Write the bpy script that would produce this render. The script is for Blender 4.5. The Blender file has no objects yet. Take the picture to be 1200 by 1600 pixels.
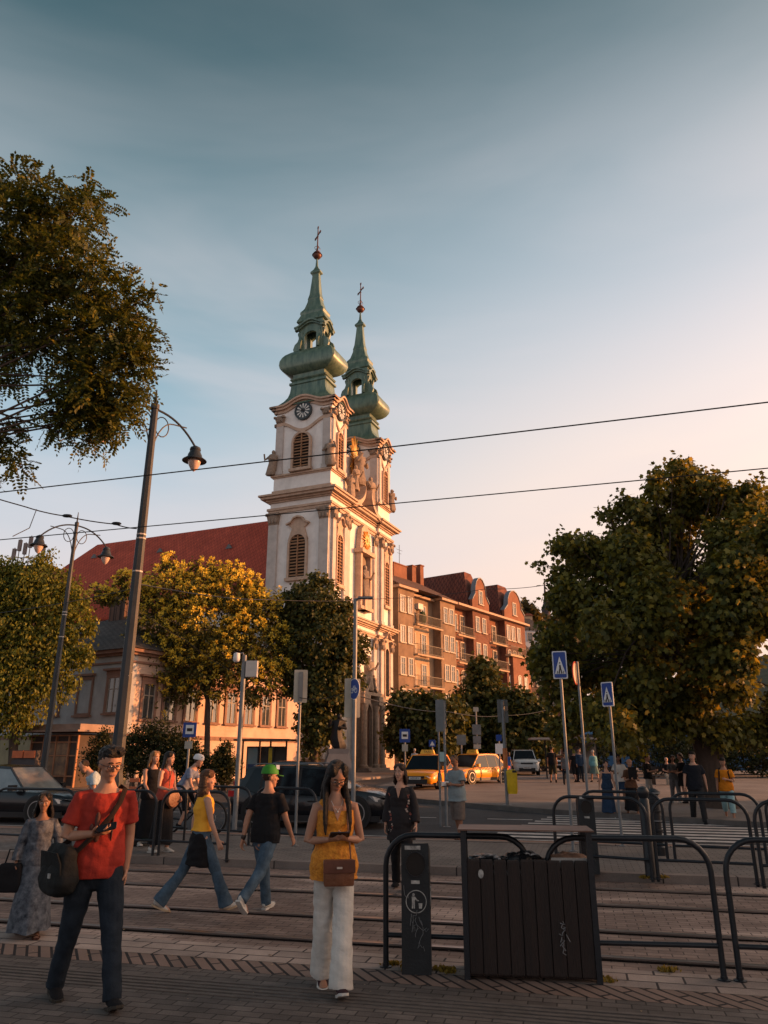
import bpy, math, random
import numpy as np
from mathutils import Vector, Matrix, noise
R = math.radians
S = bpy.context.scene
C = S.collection
# ---------------------------------------------------------------- camera
TILT = 18.3; F = 1155.0; CH = 1.65
cam = bpy.data.objects.new('camera', bpy.data.cameras.new('camera'))
C.objects.link(cam); S.camera = cam
cam.location = (0, 0, CH); cam.rotation_euler = (R(90 + TILT), 0, 0)
cam.data.sensor_fit = 'VERTICAL'; cam.data.sensor_height = 36.0
cam.data.lens = 36.0 * F / 1600.0
cam.data.clip_start = 0.1; cam.data.clip_end = 3000
# ---------------------------------------------------------------- sky + sun
SUN_AZ = 84.0     # degrees from +Y towards +X
SUN_EL = 8.5
w = bpy.data.worlds.new('World'); S.world = w; w.use_nodes = True
nt = w.node_tree; nt.nodes.clear(); N = nt.nodes.new; L = nt.links.new
out = N('ShaderNodeOutputWorld'); bg = N('ShaderNodeBackground')
sky = N('ShaderNodeTexSky'); sky.sky_type = 'NISHITA'; sky.sun_disc = False
sky.sun_elevation = R(SUN_EL); sky.sun_rotation = R(SUN_AZ)
sky.air_density = 1.6; sky.dust_density = 2.5; sky.ozone_density = 2.0
tc = N('ShaderNodeTexCoord'); sp = N('ShaderNodeSeparateXYZ'); L(tc.outputs['Generated'], sp.inputs[0])
def ramp(stops, src):
    r = N('ShaderNodeValToRGB'); r.color_ramp.interpolation = 'B_SPLINE'
    e = r.color_ramp.elements
    while len(e) < len(stops): e.new(.5)
    for i, (p, c) in enumerate(stops):
        e[i].position = p; e[i].color = (*[((v / 255) ** 2.2) for v in c], 1)
    L(src, r.inputs[0]); return r
# evening air: teal overhead and away from the sun, peach haze low on the sun side
ra = ramp([(0, (215, 192, 184)), (.2, (196, 188, 190)), (.33, (160, 178, 192)), (.45, (122, 156, 172)), (.6, (86, 122, 134)), (.72, (60, 88, 96)), (.85, (42, 63, 70))], sp.outputs['Z'])
rb = ramp([(0, (242, 182, 150)), (.2, (248, 210, 184)), (.36, (236, 212, 198)), (.5, (198, 196, 202)), (.64, (146, 162, 172)), (.75, (94, 114, 121)), (.88, (58, 78, 85))], sp.outputs['Z'])
mx = N('ShaderNodeMapRange'); mx.interpolation_type = 'SMOOTHSTEP'; L(sp.outputs['X'], mx.inputs['Value'])
mx.inputs['From Min'].default_value = -.45; mx.inputs['From Max'].default_value = .52
mixc = N('ShaderNodeMix'); mixc.data_type = 'RGBA'; L(mx.outputs[0], mixc.inputs['Factor'])
L(ra.outputs[0], mixc.inputs['A']); L(rb.outputs[0], mixc.inputs['B'])
# thin cirrus streaks
mp = N('ShaderNodeMapping'); mp.inputs['Rotation'].default_value = (.15, R(-28), .5); mp.inputs['Scale'].default_value = (.7, 1.2, 3.6)
L(tc.outputs['Generated'], mp.inputs[0])
nz = N('ShaderNodeTexNoise'); nz.inputs['Scale'].default_value = 1.5; nz.inputs['Detail'].default_value = 5; nz.inputs['Roughness'].default_value = .5; nz.inputs['Distortion'].default_value = .4
L(mp.outputs[0], nz.inputs['Vector'])
cr = N('ShaderNodeMapRange'); cr.interpolation_type = 'SMOOTHSTEP'; L(nz.outputs[0], cr.inputs['Value'])
cr.inputs['From Min'].default_value = .38; cr.inputs['From Max'].default_value = .68; cr.inputs['To Max'].default_value = 1.0
zf = N('ShaderNodeMapRange'); zf.interpolation_type = 'SMOOTHSTEP'; L(sp.outputs['Z'], zf.inputs['Value']); zf.inputs['From Min'].default_value = .80; zf.inputs['From Max'].default_value = .45; zf.inputs['To Max'].default_value = .6; zf.inputs['To Min'].default_value = .06
cm_ = N('ShaderNodeMath'); cm_.operation = 'MULTIPLY'; L(cr.outputs[0], cm_.inputs[0]); L(zf.outputs[0], cm_.inputs[1])
mc = N('ShaderNodeMix'); mc.data_type = 'RGBA'; L(cm_.outputs[0], mc.inputs['Factor']); L(mixc.outputs['Result'], mc.inputs['A'])
mc.inputs['B'].default_value = (.60, .54, .55, 1)
sk = N('ShaderNodeMix'); sk.data_type = 'RGBA'; sk.blend_type = 'MIX'; sk.inputs['Factor'].default_value = .10
scl = N('ShaderNodeVectorMath'); scl.operation = 'SCALE'; scl.inputs['Scale'].default_value = .12; L(sky.outputs[0], scl.inputs[0])
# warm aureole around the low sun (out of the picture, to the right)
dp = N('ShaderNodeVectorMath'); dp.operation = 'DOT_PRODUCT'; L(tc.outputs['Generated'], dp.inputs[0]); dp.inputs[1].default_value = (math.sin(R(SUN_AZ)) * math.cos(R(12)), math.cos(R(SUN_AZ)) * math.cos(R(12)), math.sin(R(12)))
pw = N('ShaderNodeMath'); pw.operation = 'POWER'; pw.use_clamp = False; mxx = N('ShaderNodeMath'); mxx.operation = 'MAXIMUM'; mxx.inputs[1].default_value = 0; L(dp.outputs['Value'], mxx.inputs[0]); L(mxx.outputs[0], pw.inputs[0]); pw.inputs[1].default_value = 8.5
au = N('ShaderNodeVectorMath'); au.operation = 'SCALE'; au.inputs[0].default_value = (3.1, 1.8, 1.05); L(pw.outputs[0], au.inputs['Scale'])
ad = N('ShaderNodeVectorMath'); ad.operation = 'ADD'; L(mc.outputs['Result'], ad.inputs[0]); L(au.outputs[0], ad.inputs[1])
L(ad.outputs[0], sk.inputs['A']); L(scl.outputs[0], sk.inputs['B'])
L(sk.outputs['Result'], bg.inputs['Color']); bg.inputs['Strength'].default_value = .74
L(bg.outputs[0], out.inputs[0])
sl = bpy.data.lights.new('sun', 'SUN'); sl.energy = 4.4; sl.angle = R(.6); sl.color = (1, .39, .13)
so = bpy.data.objects.new('sun', sl); C.objects.link(so)
sd = Vector((math.sin(R(SUN_AZ)) * math.cos(R(SUN_EL)), math.cos(R(SUN_AZ)) * math.cos(R(SUN_EL)), math.sin(R(SUN_EL))))
so.rotation_euler = sd.to_track_quat('Z', 'Y').to_euler()
S.view_settings.view_transform = 'Standard'; S.view_settings.look = 'None'
S.view_settings.exposure = .95; S.view_settings.gamma = 1
# ---------------------------------------------------------------- geometry of the view: where things stand
ct, st = math.cos(R(TILT)), math.sin(R(TILT))
def gz(Y):
    return 0.0091 * (min(max(Y, 17), 75) - 17)
def ray(px, py):
    u = (px - 600) / F; v = (800 - py) / F
    return u, ct - v * st, st + v * ct
def P(px, py, Y):
    u, dy, dz = ray(px, py); k = Y / dy
    return Vector((u * k, Y, CH + dz * k))
def G(px, py, off=0.0):
    u, dy, dz = ray(px, py); z = off
    for _ in range(30):
        Y = (z - CH) / dz * dy; z = gz(Y) + off
    return Vector((u * Y / dy, Y, z))
def mpp(py, Y):      # metres per reference pixel there
    return Y / ray(600, py)[1] / F
# ---------------------------------------------------------------- helpers
class MB:
    def __init__(s, M=None):
        s.v = []; s.f = []; s.mi = []; s.m = 0; s.M = M or Matrix()
    def add(s, vs, fs):
        b = len(s.v)
        for p in vs: s.v.append(tuple(s.M @ Vector(p)))
        for f in fs: s.f.append([b + i for i in f]); s.mi.append(s.m)
        return s
    def box(s, x0, x1, y0, y1, z0, z1, T=None):
        vs = [(x, y, z) for z in (z0, z1) for y in (y0, y1) for x in (x0, x1)]
        if T is not None: vs = [T @ Vector(p) for p in vs]
        return s.add(vs, [(0, 2, 3, 1), (4, 5, 7, 6), (0, 1, 5, 4), (2, 6, 7, 3), (0, 4, 6, 2), (1, 3, 7, 5)])
    def rings(s, rs, cap=True):
        n = len(rs[0]); vs = [p for r in rs for p in r]; fs = []
        for i in range(len(rs) - 1):
            for j in range(n):
                k = (j + 1) % n
                fs.append((i * n + j, i * n + k, (i + 1) * n + k, (i + 1) * n + j))
        if cap:
            fs.append(tuple(range(n - 1, -1, -1))); fs.append(tuple((len(rs) - 1) * n + j for j in range(n)))
        return s.add(vs, fs)
    def tube(s, pts, r, n=8, flat=None):
        pts = [Vector(p) for p in pts]; rs = []
        ref = Vector((0, 0, 1))
        for i, p in enumerate(pts):
            t = (pts[min(i + 1, len(pts) - 1)] - pts[max(i - 1, 0)]).normalized()
            if i == 0:
                if abs(t.dot(ref)) > .9: ref = Vector((0, 1, 0))
                a = t.cross(ref).normalized()
            else:
                a = (a - t * a.dot(t)).normalized()
            b = t.cross(a)
            rr = r[i] if isinstance(r, (list, tuple)) else r
            rs.append([p + (a * math.cos(2 * math.pi * k / n) + b * math.sin(2 * math.pi * k / n)) * rr for k in range(n)])
        return s.rings(rs)
    def lathe(s, prof, n=16, c=(0, 0, 0)):
        c = Vector(c)
        return s.rings([[c + Vector((max(r, .0005) * math.cos(2 * math.pi * k / n), max(r, .0005) * math.sin(2 * math.pi * k / n), z)) for k in range(n)] for r, z in prof])
    def stack(s, lv, c=(0, 0)):
        # levels (hx, hy, z, chamfer) -> 8 vertex rings
        rs = []
        for hx, hy, z, ch in lv:
            q = ch * min(hx, hy)
            rs.append([(c[0] + x, c[1] + y, z) for x, y in ((hx, -hy + q), (hx, hy - q), (hx - q, hy), (-hx + q, hy), (-hx, hy - q), (-hx, -hy + q), (-hx + q, -hy), (hx - q, -hy))])
        return s.rings(rs)
    def prism(s, poly, y0, y1):
        n = len(poly)
        vs = [(x, y0, z) for x, z in poly] + [(x, y1, z) for x, z in poly]
        fs = [tuple(range(n)), tuple(range(2 * n - 1, n - 1, -1))] + [(i, i + n, (i + 1) % n + n, (i + 1) % n) for i in range(n)]
        return s.add(vs, fs)
    def sphere(s, c, r, n=12, m=8):
        if not isinstance(r, (tuple, list)): r = (r, r, r)
        c = Vector(c); rs = []
        for i in range(m + 1):
            t = math.pi * (.02 + .96 * i / m)
            rs.append([c + Vector((r[0] * math.sin(t) * math.cos(2 * math.pi * k / n), r[1] * math.sin(t) * math.sin(2 * math.pi * k / n), -r[2] * math.cos(t))) for k in range(n)])
        return s.rings(rs)
    def mesh(s, name, mats, smooth=False):
        me = bpy.data.meshes.new(name); me.from_pydata(s.v, [], s.f)
        if not isinstance(mats, (list, tuple)): mats = [mats]
        for m in mats: me.materials.append(m)
        me.polygons.foreach_set('material_index', [min(i, len(mats) - 1) for i in s.mi])
        me.validate(); me.update()
        fixn(me)
        if smooth:
            me.polygons.foreach_set('use_smooth', [True] * len(me.polygons))
            try: me.set_sharp_from_angle(angle=R(40))
            except Exception: pass
        return me
    def build(s, name, mats, parent=None, smooth=False, M=None):
        return put(name, s.mesh(name, mats, smooth), parent, M)
import bmesh
def fixn(me):
    bm = bmesh.new(); bm.from_mesh(me); bmesh.ops.recalc_face_normals(bm, faces=bm.faces); bm.to_mesh(me); bm.free()
def put(name, me, parent=None, M=None):
    o = bpy.data.objects.new(name, me); C.objects.link(o)
    if parent is not None: o.parent = parent
    if M is not None: o.matrix_local = M
    return o
def tag(o, label, cat, group=None, kind=None):
    if label: o['label'] = label
    if cat: o['category'] = cat
    if group: o['group'] = group
    if kind: o['kind'] = kind
    return o
def thing(name, label, cat, loc=(0, 0, 0), rz=0, group=None, sc=1):
    o = bpy.data.objects.new(name, None); C.objects.link(o); o.empty_display_size = .2
    o.location = loc; o.rotation_euler = (0, 0, rz); o.scale = (sc, sc, sc)
    return tag(o, label, cat, group)
def struct(o):
    o['kind'] = 'structure'; return o
def dup(root, loc=None, rz=None, label=None):
    def cp(o, par):
        c = o.copy(); C.objects.link(c)
        if par is not None: c.parent = par
        for ch in o.children: cp(ch, c)
        return c
    r = cp(root, None)
    if loc is not None: r.location = loc
    if rz is not None: r.rotation_euler = (0, 0, rz)
    if label: r['label'] = label
    return r
# ---------------------------------------------------------------- materials
def sr(h):
    return tuple(((v / 255) ** 2.2) for v in h)
_mc = {}
def mat(name, col, rough=.75, var=.2, vs=2.0, col2=None, bump=.0, bs=30.0, metal=0, grime=0, coat=0, spec=None, stretch=None):
    if name in _mc: return _mc[name]
    m = bpy.data.materials.new(name); m.use_nodes = True; t = m.node_tree; b = t.nodes['Principled BSDF']
    tcn = t.nodes.new('ShaderNodeTexCoord'); src = tcn.outputs['Object']
    if stretch:
        mpn = t.nodes.new('ShaderNodeMapping'); mpn.inputs['Scale'].default_value = stretch; t.links.new(src, mpn.inputs[0]); src = mpn.outputs[0]
    n1 = t.nodes.new('ShaderNodeTexNoise'); n1.inputs['Scale'].default_value = vs; n1.inputs['Detail'].default_value = 8; n1.inputs['Roughness'].default_value = .65
    t.links.new(src, n1.inputs['Vector'])
    mr = t.nodes.new('ShaderNodeMapRange'); mr.inputs['From Min'].default_value = .3; mr.inputs['From Max'].default_value = .7
    t.links.new(n1.outputs[0], mr.inputs['Value'])
    mxn = t.nodes.new('ShaderNodeMix'); mxn.data_type = 'RGBA'
    c2 = col2 or tuple(v * (1 - var) for v in col); c1 = col if col2 else tuple(min(1, v * (1 + var * .6)) for v in col)
    mxn.inputs['A'].default_value = (*c1, 1); mxn.inputs['B'].default_value = (*c2, 1)
    t.links.new(mr.outputs[0], mxn.inputs['Factor']); last = mxn.outputs['Result']
    if grime:
        n2 = t.nodes.new('ShaderNodeTexNoise'); n2.inputs['Scale'].default_value = vs * .35; n2.inputs['Detail'].default_value = 10; n2.inputs['Roughness'].default_value = .75
        mp2 = t.nodes.new('ShaderNodeMapping'); mp2.inputs['Scale'].default_value = (1.6, 1.6, .35); t.links.new(tcn.outputs['Object'], mp2.inputs[0]); t.links.new(mp2.outputs[0], n2.inputs['Vector'])
        m2 = t.nodes.new('ShaderNodeMapRange'); m2.inputs['From Min'].default_value = .52; m2.inputs['From Max'].default_value = .75; m2.inputs['To Max'].default_value = grime
        t.links.new(n2.outputs[0], m2.inputs['Value'])
        x2 = t.nodes.new('ShaderNodeMix'); x2.data_type = 'RGBA'; x2.inputs['B'].default_value = (*[v * .35 for v in col], 1)
        t.links.new(m2.outputs[0], x2.inputs['Factor']); t.links.new(last, x2.inputs['A']); last = x2.outputs['Result']
    t.links.new(last, b.inputs['Base Color'])
    b.inputs['Roughness'].default_value = rough; b.inputs['Metallic'].default_value = metal
    if coat: b.inputs['Coat Weight'].default_value = coat; b.inputs['Coat Roughness'].default_value = .05
    b.inputs['Specular IOR Level'].default_value = .3 if spec is None else spec
    if bump:
        nb = t.nodes.new('ShaderNodeTexNoise'); nb.inputs['Scale'].default_value = bs; nb.inputs['Detail'].default_value = 6
        t.links.new(src, nb.inputs['Vector'])
        bn = t.nodes.new('ShaderNodeBump'); bn.inputs['Strength'].default_value = min(1, bump); bn.inputs['Distance'].default_value = .02 * max(1, bump)
        t.links.new(nb.outputs[0], bn.inputs['Height']); t.links.new(bn.outputs[0], b.inputs['Normal'])
    _mc[name] = m; return m
def glass(name, col=(.02, .025, .03), rough=.06, spec=.8):
    return mat(name, col, rough, .5, 1.2, spec=spec, bump=.04, bs=2.0)
def emis(name, col, s):
    m = bpy.data.materials.new(name); m.use_nodes = True; b = m.node_tree.nodes['Principled BSDF']
    b.inputs['Base Color'].default_value = (*col, 1); b.inputs['Emission Color'].default_value = (*col, 1); b.inputs['Emission Strength'].default_value = s
    return m
def brickmat(name, c1, c2, mort, bw, bh, msize=.008, rough=.85, off=.5, grime=.35, bump=.6, vert=False, rot=0, light=None):
    m = bpy.data.materials.new(name); m.use_nodes = True; t = m.node_tree; b = t.nodes['Principled BSDF']
    tcn = t.nodes.new('ShaderNodeTexCoord'); mpn = t.nodes.new('ShaderNodeMapping'); t.links.new(tcn.outputs['Object'], mpn.inputs[0])
    if vert: mpn.inputs['Rotation'].default_value = (R(90), 0, 0)
    elif rot: mpn.inputs['Rotation'].default_value = (0, 0, R(rot))
    br = t.nodes.new('ShaderNodeTexBrick'); t.links.new(mpn.outputs[0], br.inputs['Vector'])
    br.inputs['Scale'].default_value = 1; br.inputs['Brick Width'].default_value = bw; br.inputs['Row Height'].default_value = bh
    br.inputs['Mortar Size'].default_value = msize; br.inputs['Mortar Smooth'].default_value = .3; br.offset = off
    br.inputs['Color1'].default_value = (*c1, 1); br.inputs['Color2'].default_value = (*c2, 1); br.inputs['Mortar'].default_value = (*mort, 1); br.inputs['Bias'].default_value = -.1
    n1 = t.nodes.new('ShaderNodeTexNoise'); n1.inputs['Scale'].default_value = .8; n1.inputs['Detail'].default_value = 9; n1.inputs['Roughness'].default_value = .7
    t.links.new(tcn.outputs['Object'], n1.inputs['Vector'])
    mr = t.nodes.new('ShaderNodeMapRange'); mr.inputs['From Min'].default_value = .35; mr.inputs['From Max'].default_value = .7; mr.inputs['To Min'].default_value = 1.15; mr.inputs['To Max'].default_value = 1 - grime
    t.links.new(n1.outputs[0], mr.inputs['Value'])
    vm = t.nodes.new('ShaderNodeVectorMath'); vm.operation = 'SCALE'; t.links.new(br.outputs['Color'], vm.inputs[0]); t.links.new(mr.outputs[0], vm.inputs['Scale'])
    n3 = t.nodes.new('ShaderNodeTexNoise'); n3.inputs['Scale'].default_value = 90; n3.inputs['Detail'].default_value = 3; t.links.new(tcn.outputs['Object'], n3.inputs['Vector'])
    m3 = t.nodes.new('ShaderNodeMapRange'); m3.inputs['To Min'].default_value = .6; m3.inputs['To Max'].default_value = 1.4; t.links.new(n3.outputs[0], m3.inputs['Value'])
    v3 = t.nodes.new('ShaderNodeVectorMath'); v3.operation = 'SCALE'; t.links.new(vm.outputs[0], v3.inputs[0]); t.links.new(m3.outputs[0], v3.inputs['Scale'])
    last = v3.outputs[0]
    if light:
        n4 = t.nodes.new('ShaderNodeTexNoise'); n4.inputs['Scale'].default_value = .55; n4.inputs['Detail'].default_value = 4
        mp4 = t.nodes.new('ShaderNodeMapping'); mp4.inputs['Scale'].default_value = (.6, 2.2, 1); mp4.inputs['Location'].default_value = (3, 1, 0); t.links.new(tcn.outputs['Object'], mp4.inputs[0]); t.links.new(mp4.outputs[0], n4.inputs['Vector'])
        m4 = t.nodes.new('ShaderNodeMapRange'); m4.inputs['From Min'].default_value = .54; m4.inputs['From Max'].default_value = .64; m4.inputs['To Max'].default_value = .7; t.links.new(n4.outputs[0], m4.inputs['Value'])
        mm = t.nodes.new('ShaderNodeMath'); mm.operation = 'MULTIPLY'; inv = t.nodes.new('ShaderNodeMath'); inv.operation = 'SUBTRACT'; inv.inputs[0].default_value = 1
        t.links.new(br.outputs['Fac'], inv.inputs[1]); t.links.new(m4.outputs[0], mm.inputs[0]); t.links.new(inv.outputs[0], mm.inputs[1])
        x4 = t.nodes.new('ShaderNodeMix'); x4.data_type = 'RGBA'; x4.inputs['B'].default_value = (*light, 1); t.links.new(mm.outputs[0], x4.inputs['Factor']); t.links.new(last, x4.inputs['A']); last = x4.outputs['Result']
    t.links.new(last, b.inputs['Base Color']); b.inputs['Roughness'].default_value = rough; b.inputs['Specular IOR Level'].default_value = .25
    bn = t.nodes.new('ShaderNodeBump'); bn.inputs['Strength'].default_value = bump; bn.inputs['Distance'].default_value = .012; bn.invert = True
    t.links.new(br.outputs['Fac'], bn.inputs['Height']); t.links.new(bn.outputs[0], b.inputs['Normal'])
    return m
def text_mesh(s, size, name, m, depth=.002, font_scale=(1, 1)):
    cu = bpy.data.curves.new('t', 'FONT'); cu.body = s; cu.size = size; cu.extrude = depth; cu.align_x = 'CENTER'; cu.align_y = 'CENTER'
    o = bpy.data.objects.new('t', cu); C.objects.link(o)
    me = bpy.data.meshes.new_from_object(o.evaluated_get(bpy.context.evaluated_depsgraph_get()))
    bpy.data.objects.remove(o); bpy.data.curves.remove(cu)
    me.name = name; me.materials.clear(); me.materials.append(m); return me
# ---------------------------------------------------------------- ground
asph = mat('asphalt', (.055, .055, .06), .9, .35, .6, bump=.5, bs=120, grime=.3)
def sheet(name, x0, x1, y0, y1, off, m, rz=0, nx=2, ny=2, thick=0):
    """grid in the frame rotated rz; follows the slope of the square"""
    mb = MB(); Rz = Matrix.Rotation(rz, 4, 'Z')
    xs = np.linspace(x0, x1, nx); ys = np.linspace(y0, y1, ny); vs = []
    for y in ys:
        for x in xs:
            wp = Rz @ Vector((x, y, 0)); vs.append((x, y, gz(wp.y) + off))
    fs = [(j * nx + i, j * nx + i + 1, (j + 1) * nx + i + 1, (j + 1) * nx + i) for j in range(ny - 1) for i in range(nx - 1)]
    if thick:
        b = len(vs); vs2 = [(x, y, z - thick) for x, y, z in vs]; vs += vs2
        rim = [i for i in range(nx)] + [nx * j + nx - 1 for j in range(1, ny)] + [nx * (ny - 1) + i for i in range(nx - 2, -1, -1)] + [nx * j for j in range(ny - 2, 0, -1)]
        for k in range(len(rim)):
            a, c = rim[k], rim[(k + 1) % len(rim)]; fs.append((a, a + b, c + b, c))
    mb.add(vs, fs); o = mb.build(name, m); o.rotation_euler = (0, 0, rz)
    return struct(o)
ys = [-40, 17, 20, 30, 40, 50, 60, 75, 120, 300, 900]
mb = MB(); xs = [-900, -200, -60, -20, 0, 20, 60, 200, 900]
vs = [(x, y, gz(y)) for y in ys for x in xs]; nx = len(xs)
mb.add(vs, [(j * nx + i, j * nx + i + 1, (j + 1) * nx + i + 1, (j + 1) * nx + i) for j in range(len(ys) - 1) for i in range(nx - 1)])
struct(mb.build('ground', asph))
TR = R(-14.25)
pav_dark = brickmat('dark_pavers', (.10, .082, .073), (.165, .135, .12), (.04, .032, .029), .2, .1, .006, grime=.65)
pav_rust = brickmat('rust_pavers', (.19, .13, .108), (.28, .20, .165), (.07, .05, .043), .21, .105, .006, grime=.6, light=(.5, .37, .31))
slab = brickmat('light_slabs', (.38, .29, .245), (.24, .185, .16), (.04, .03, .03), .42, .2, .01, grime=.55, off=.5)
herr = brickmat('diagonal_slabs', (.22, .145, .115), (.16, .11, .09), (.02, .015, .015), .5, .1, .014, grime=.3, rot=52)
isl = brickmat('grey_pavers', (.18, .155, .14), (.14, .12, .11), (.04, .035, .035), .2, .1, .006, grime=.4)
struct(sheet('pavement', -16, 16, -12, 6.28, .012, pav_dark, TR))
struct(sheet('tactile_strip', -16, 16, 6.288, 6.62, .012, herr, TR))
struct(sheet('slab_strip', -16, 16, 6.628, 7.12, .012, slab, TR))
struct(sheet('track_bed', -22, 22, 7.13, 11.76, .004, pav_rust, TR, 45, 6))
gr = mat('groove_stone', (.11, .09, .08), .9, .3, 8)
grd = mat('groove_dark', (.012, .010, .010), 1, .3, 8, spec=0)
mb = MB()
for k in range(5): mb.box(-16, 16, 5.66 + k * .075, 5.70 + k * .075, .0, .019)
o = mb.build('guide_ridges', gr); o.rotation_euler = (0, 0, TR); struct(o)
steel = mat('worn_steel', (.32, .27, .25), .32, .4, 3, metal=.9, stretch=(.3, 8, 8))
mb = MB(); mg = MB()
for q in (7.47, 8.52, 9.92, 11.05):
    mb.box(-22, 22, q - .028, q + .028, -.01, .022); mb.box(-22, 22, q + .062, q + .075, -.01, .016)
    mg.box(-22, 22, q - .09, q - .03, -.01, .0085); mg.box(-22, 22, q + .03, q + .061, -.01, .0085); mg.box(-22, 22, q + .077, q + .10, -.01, .0085)
o = mb.build('tram_rails', steel); o.rotation_euler = (0, 0, TR); struct(o)
o = mg.build('rail_grooves', grd); o.rotation_euler = (0, 0, TR); struct(o)
kerbm = mat('kerb_stone', (.2, .165, .145), .85, .35, 3, grime=.5, bump=.4)
kerbn = brickmat('kerb_stones', (.2, .16, .14), (.14, .115, .105), (.03, .025, .025), .95, .5, .012, grime=.4)
struct(sheet('traffic_island', -40, 40, 11.95, 15.3, .10, isl, TR, 30, 8, thick=.14))
for q in (11.78, 15.308):
    struct(sheet('kerb', -40, 40, q, q + .165, .112, kerbn, TR, 30, 2, thick=.14))
# broad strips of red cycle lane and the road lines beyond the island
lane = mat('cycle_lane', (.28, .17, .13), .9, .3, 1.5, grime=.4, bump=.3, bs=90)
struct(sheet('cycle_lane', -40, 40, 15.6, 16.75, .006, lane, TR, 40, 3))
paint = mat('road_paint', (.62, .58, .55), .8, .35, 3, col2=(.3, .28, .27), bump=.3)
for q in (15.52, 16.8): struct(sheet('lane_line', -40, 40, q, q + .1, .011, paint, TR, 40, 2))
for k in range(10):
    q = 17.35 + k * .62
    struct(sheet('crossing_stripe', -2.1 + k * .13, 3.9 + k * .1, q, q + .3, .011, paint, TR, 4, 2))
for k in range(7): struct(sheet('lane_dash', -13 + k * 2.6, -11.8 + k * 2.6, 21.5, 21.64, .011, paint, TR, 3, 2))
# the square on the right: a raised paved area with a curved kerb
plz = mat('square_paving', (.17, .155, .15), .9, .4, .5, bump=.6, bs=60, grime=.4)
edge = [(22, 13.2), (13, 17.2), (9, 19.4), (6.6, 21.6), (4.8, 23.4), (3.0, 25.6), (1.4, 28.0), (.3, 30.5), (-.3, 33.5), (-.2, 38), (1.2, 46), (3, 60), (6, 80)]
mb = MB(); vs = []; 
for x, y in edge: vs.append((x, y, gz(y) + .13))
for x, y in edge: vs.append((max(x + 1, 30), y, gz(y) + .13))
for x, y in edge: vs.append((90, y + 10, gz(y + 10) + .13))
n = len(edge)
mb.add(vs, [(i, i + 1, i + 1 + n, i + n) for i in range(n - 1)] + [(i + n, i + 1 + n, i + 1 + 2 * n, i + 2 * n) for i in range(n - 1)])
struct(mb.build('square_pavement', plz))
mb = MB()
dense = []
for i in range(n - 1):
    a, b = Vector(edge[i]), Vector(edge[i + 1])
    for k in range(3): dense.append(a.lerp(b, k / 3))
dense.append(Vector(edge[-1]))
rs = []
for i, p in enumerate(dense):
    t = (dense[min(i + 1, len(dense) - 1)] - dense[max(i - 1, 0)]).normalized(); nn = Vector((t.y, -t.x))
    g = gz(p.y)
    a = p - nn * .16; b = p + nn * .02
    rs.append([(a.x, a.y, g - .02), (a.x, a.y, g + .134), (b.x, b.y, g + .134), (b.x, b.y, g - .02)])
mb.rings(rs); struct(mb.build('square_kerb', mat('kerb_dark', (.10, .09, .085), .9, .3, 3, grime=.4)))
# pavement in front of the church and the long pink wing
pk = mat('church_pavement', (.22, .18, .16), .9, .3, 1, bump=.4, bs=40, grime=.3)
def poly_sheet(name, pts, off, m, th=.14):
    mb = MB(); n = len(pts)
    vs = [(x, y, gz(y) + off) for x, y in pts] + [(x, y, gz(y) + off - th) for x, y in pts]
    mb.add(vs, [tuple(range(n))] + [(i, i + n, (i + 1) % n + n, (i + 1) % n) for i in range(n)])
    return struct(mb.build(name, m))
poly_sheet('church_pavement', [(-60, 31), (-12, 33), (-6, 40.5), (-1.8, 46.5), (.4, 52), (3.2, 66), (9, 78), (-10, 90), (-80, 70)], .13, pk)
# hill behind the street
hm = mat('hillside', (.05, .055, .03), .95, .4, .3)
mb = MB(); rs = []
nx, ny = 24, 8; vs = []
for j in range(ny):
    for i in range(nx):
        x = -20 + i * 12; y = 140 + j * 25
        vs.append((x, y, .5 + 36 * math.sin(min(1, j / 5) * math.pi / 2) * (.75 + .25 * math.sin(i * .5 + 1))))
mb.add(vs, [(j * nx + i, j * nx + i + 1, (j + 1) * nx + i + 1, (j + 1) * nx + i) for j in range(ny - 1) for i in range(nx - 1)])
struct(mb.build('hill', hm, smooth=True))
# ---------------------------------------------------------------- church
A2 = R(23.3)
pa = Vector((math.sin(A2), math.cos(A2), 0)); pb = Vector((-math.cos(A2), math.sin(A2), 0))
c0 = Vector((-4.28, 56, 0)); CG = gz(58) + .1
MC = Matrix(((pa.x, pb.x, 0, c0.x), (pa.y, pb.y, 0, c0.y), (0, 0, 1, 0), (0, 0, 0, 1)))
def frame(o, d, M=Matrix()):
    d = Vector((d[0], d[1], 0)).normalized()
    return M @ Matrix(((d.x, -d.y, 0, o[0]), (d.y, d.x, 0, o[1]), (0, 0, 1, o[2] if len(o) > 2 else 0), (0, 0, 0, 1)))
white = mat('pale_plaster', (.68, .66, .64), .85, .16, 1.2, grime=.3, bump=.3, bs=14)
trim = mat('ochre_trim', (.46, .335, .255), .85, .25, 2, grime=.45, bump=.4, bs=20)
grey_pl = mat('grey_pilaster', (.46, .42, .395), .85, .2, 1.5, grime=.35, bump=.3, bs=18)
stone = mat('carved_stone', (.27, .21, .165), .9, .35, 5, grime=.5, bump=.8, bs=9)
copper = mat('green_copper', (.15, .215, .155), .42, .35, 2.2, col2=(.03, .075, .058), metal=.1, spec=.7, stretch=(1.6, 1.6, .3), grime=.9, bump=.3, bs=8)
copdark = mat('rust_ball', (.10, .045, .035), .5, .3, 3, metal=.4)
gold = mat('gilding', (.75, .42, .10), .3, .25, 6, metal=.9)
louv = mat('louvre_wood', (.30, .16, .085), .7, .3, 5)
dark = mat('dark_void', (.02, .017, .016), .9, .2, 2)
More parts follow.
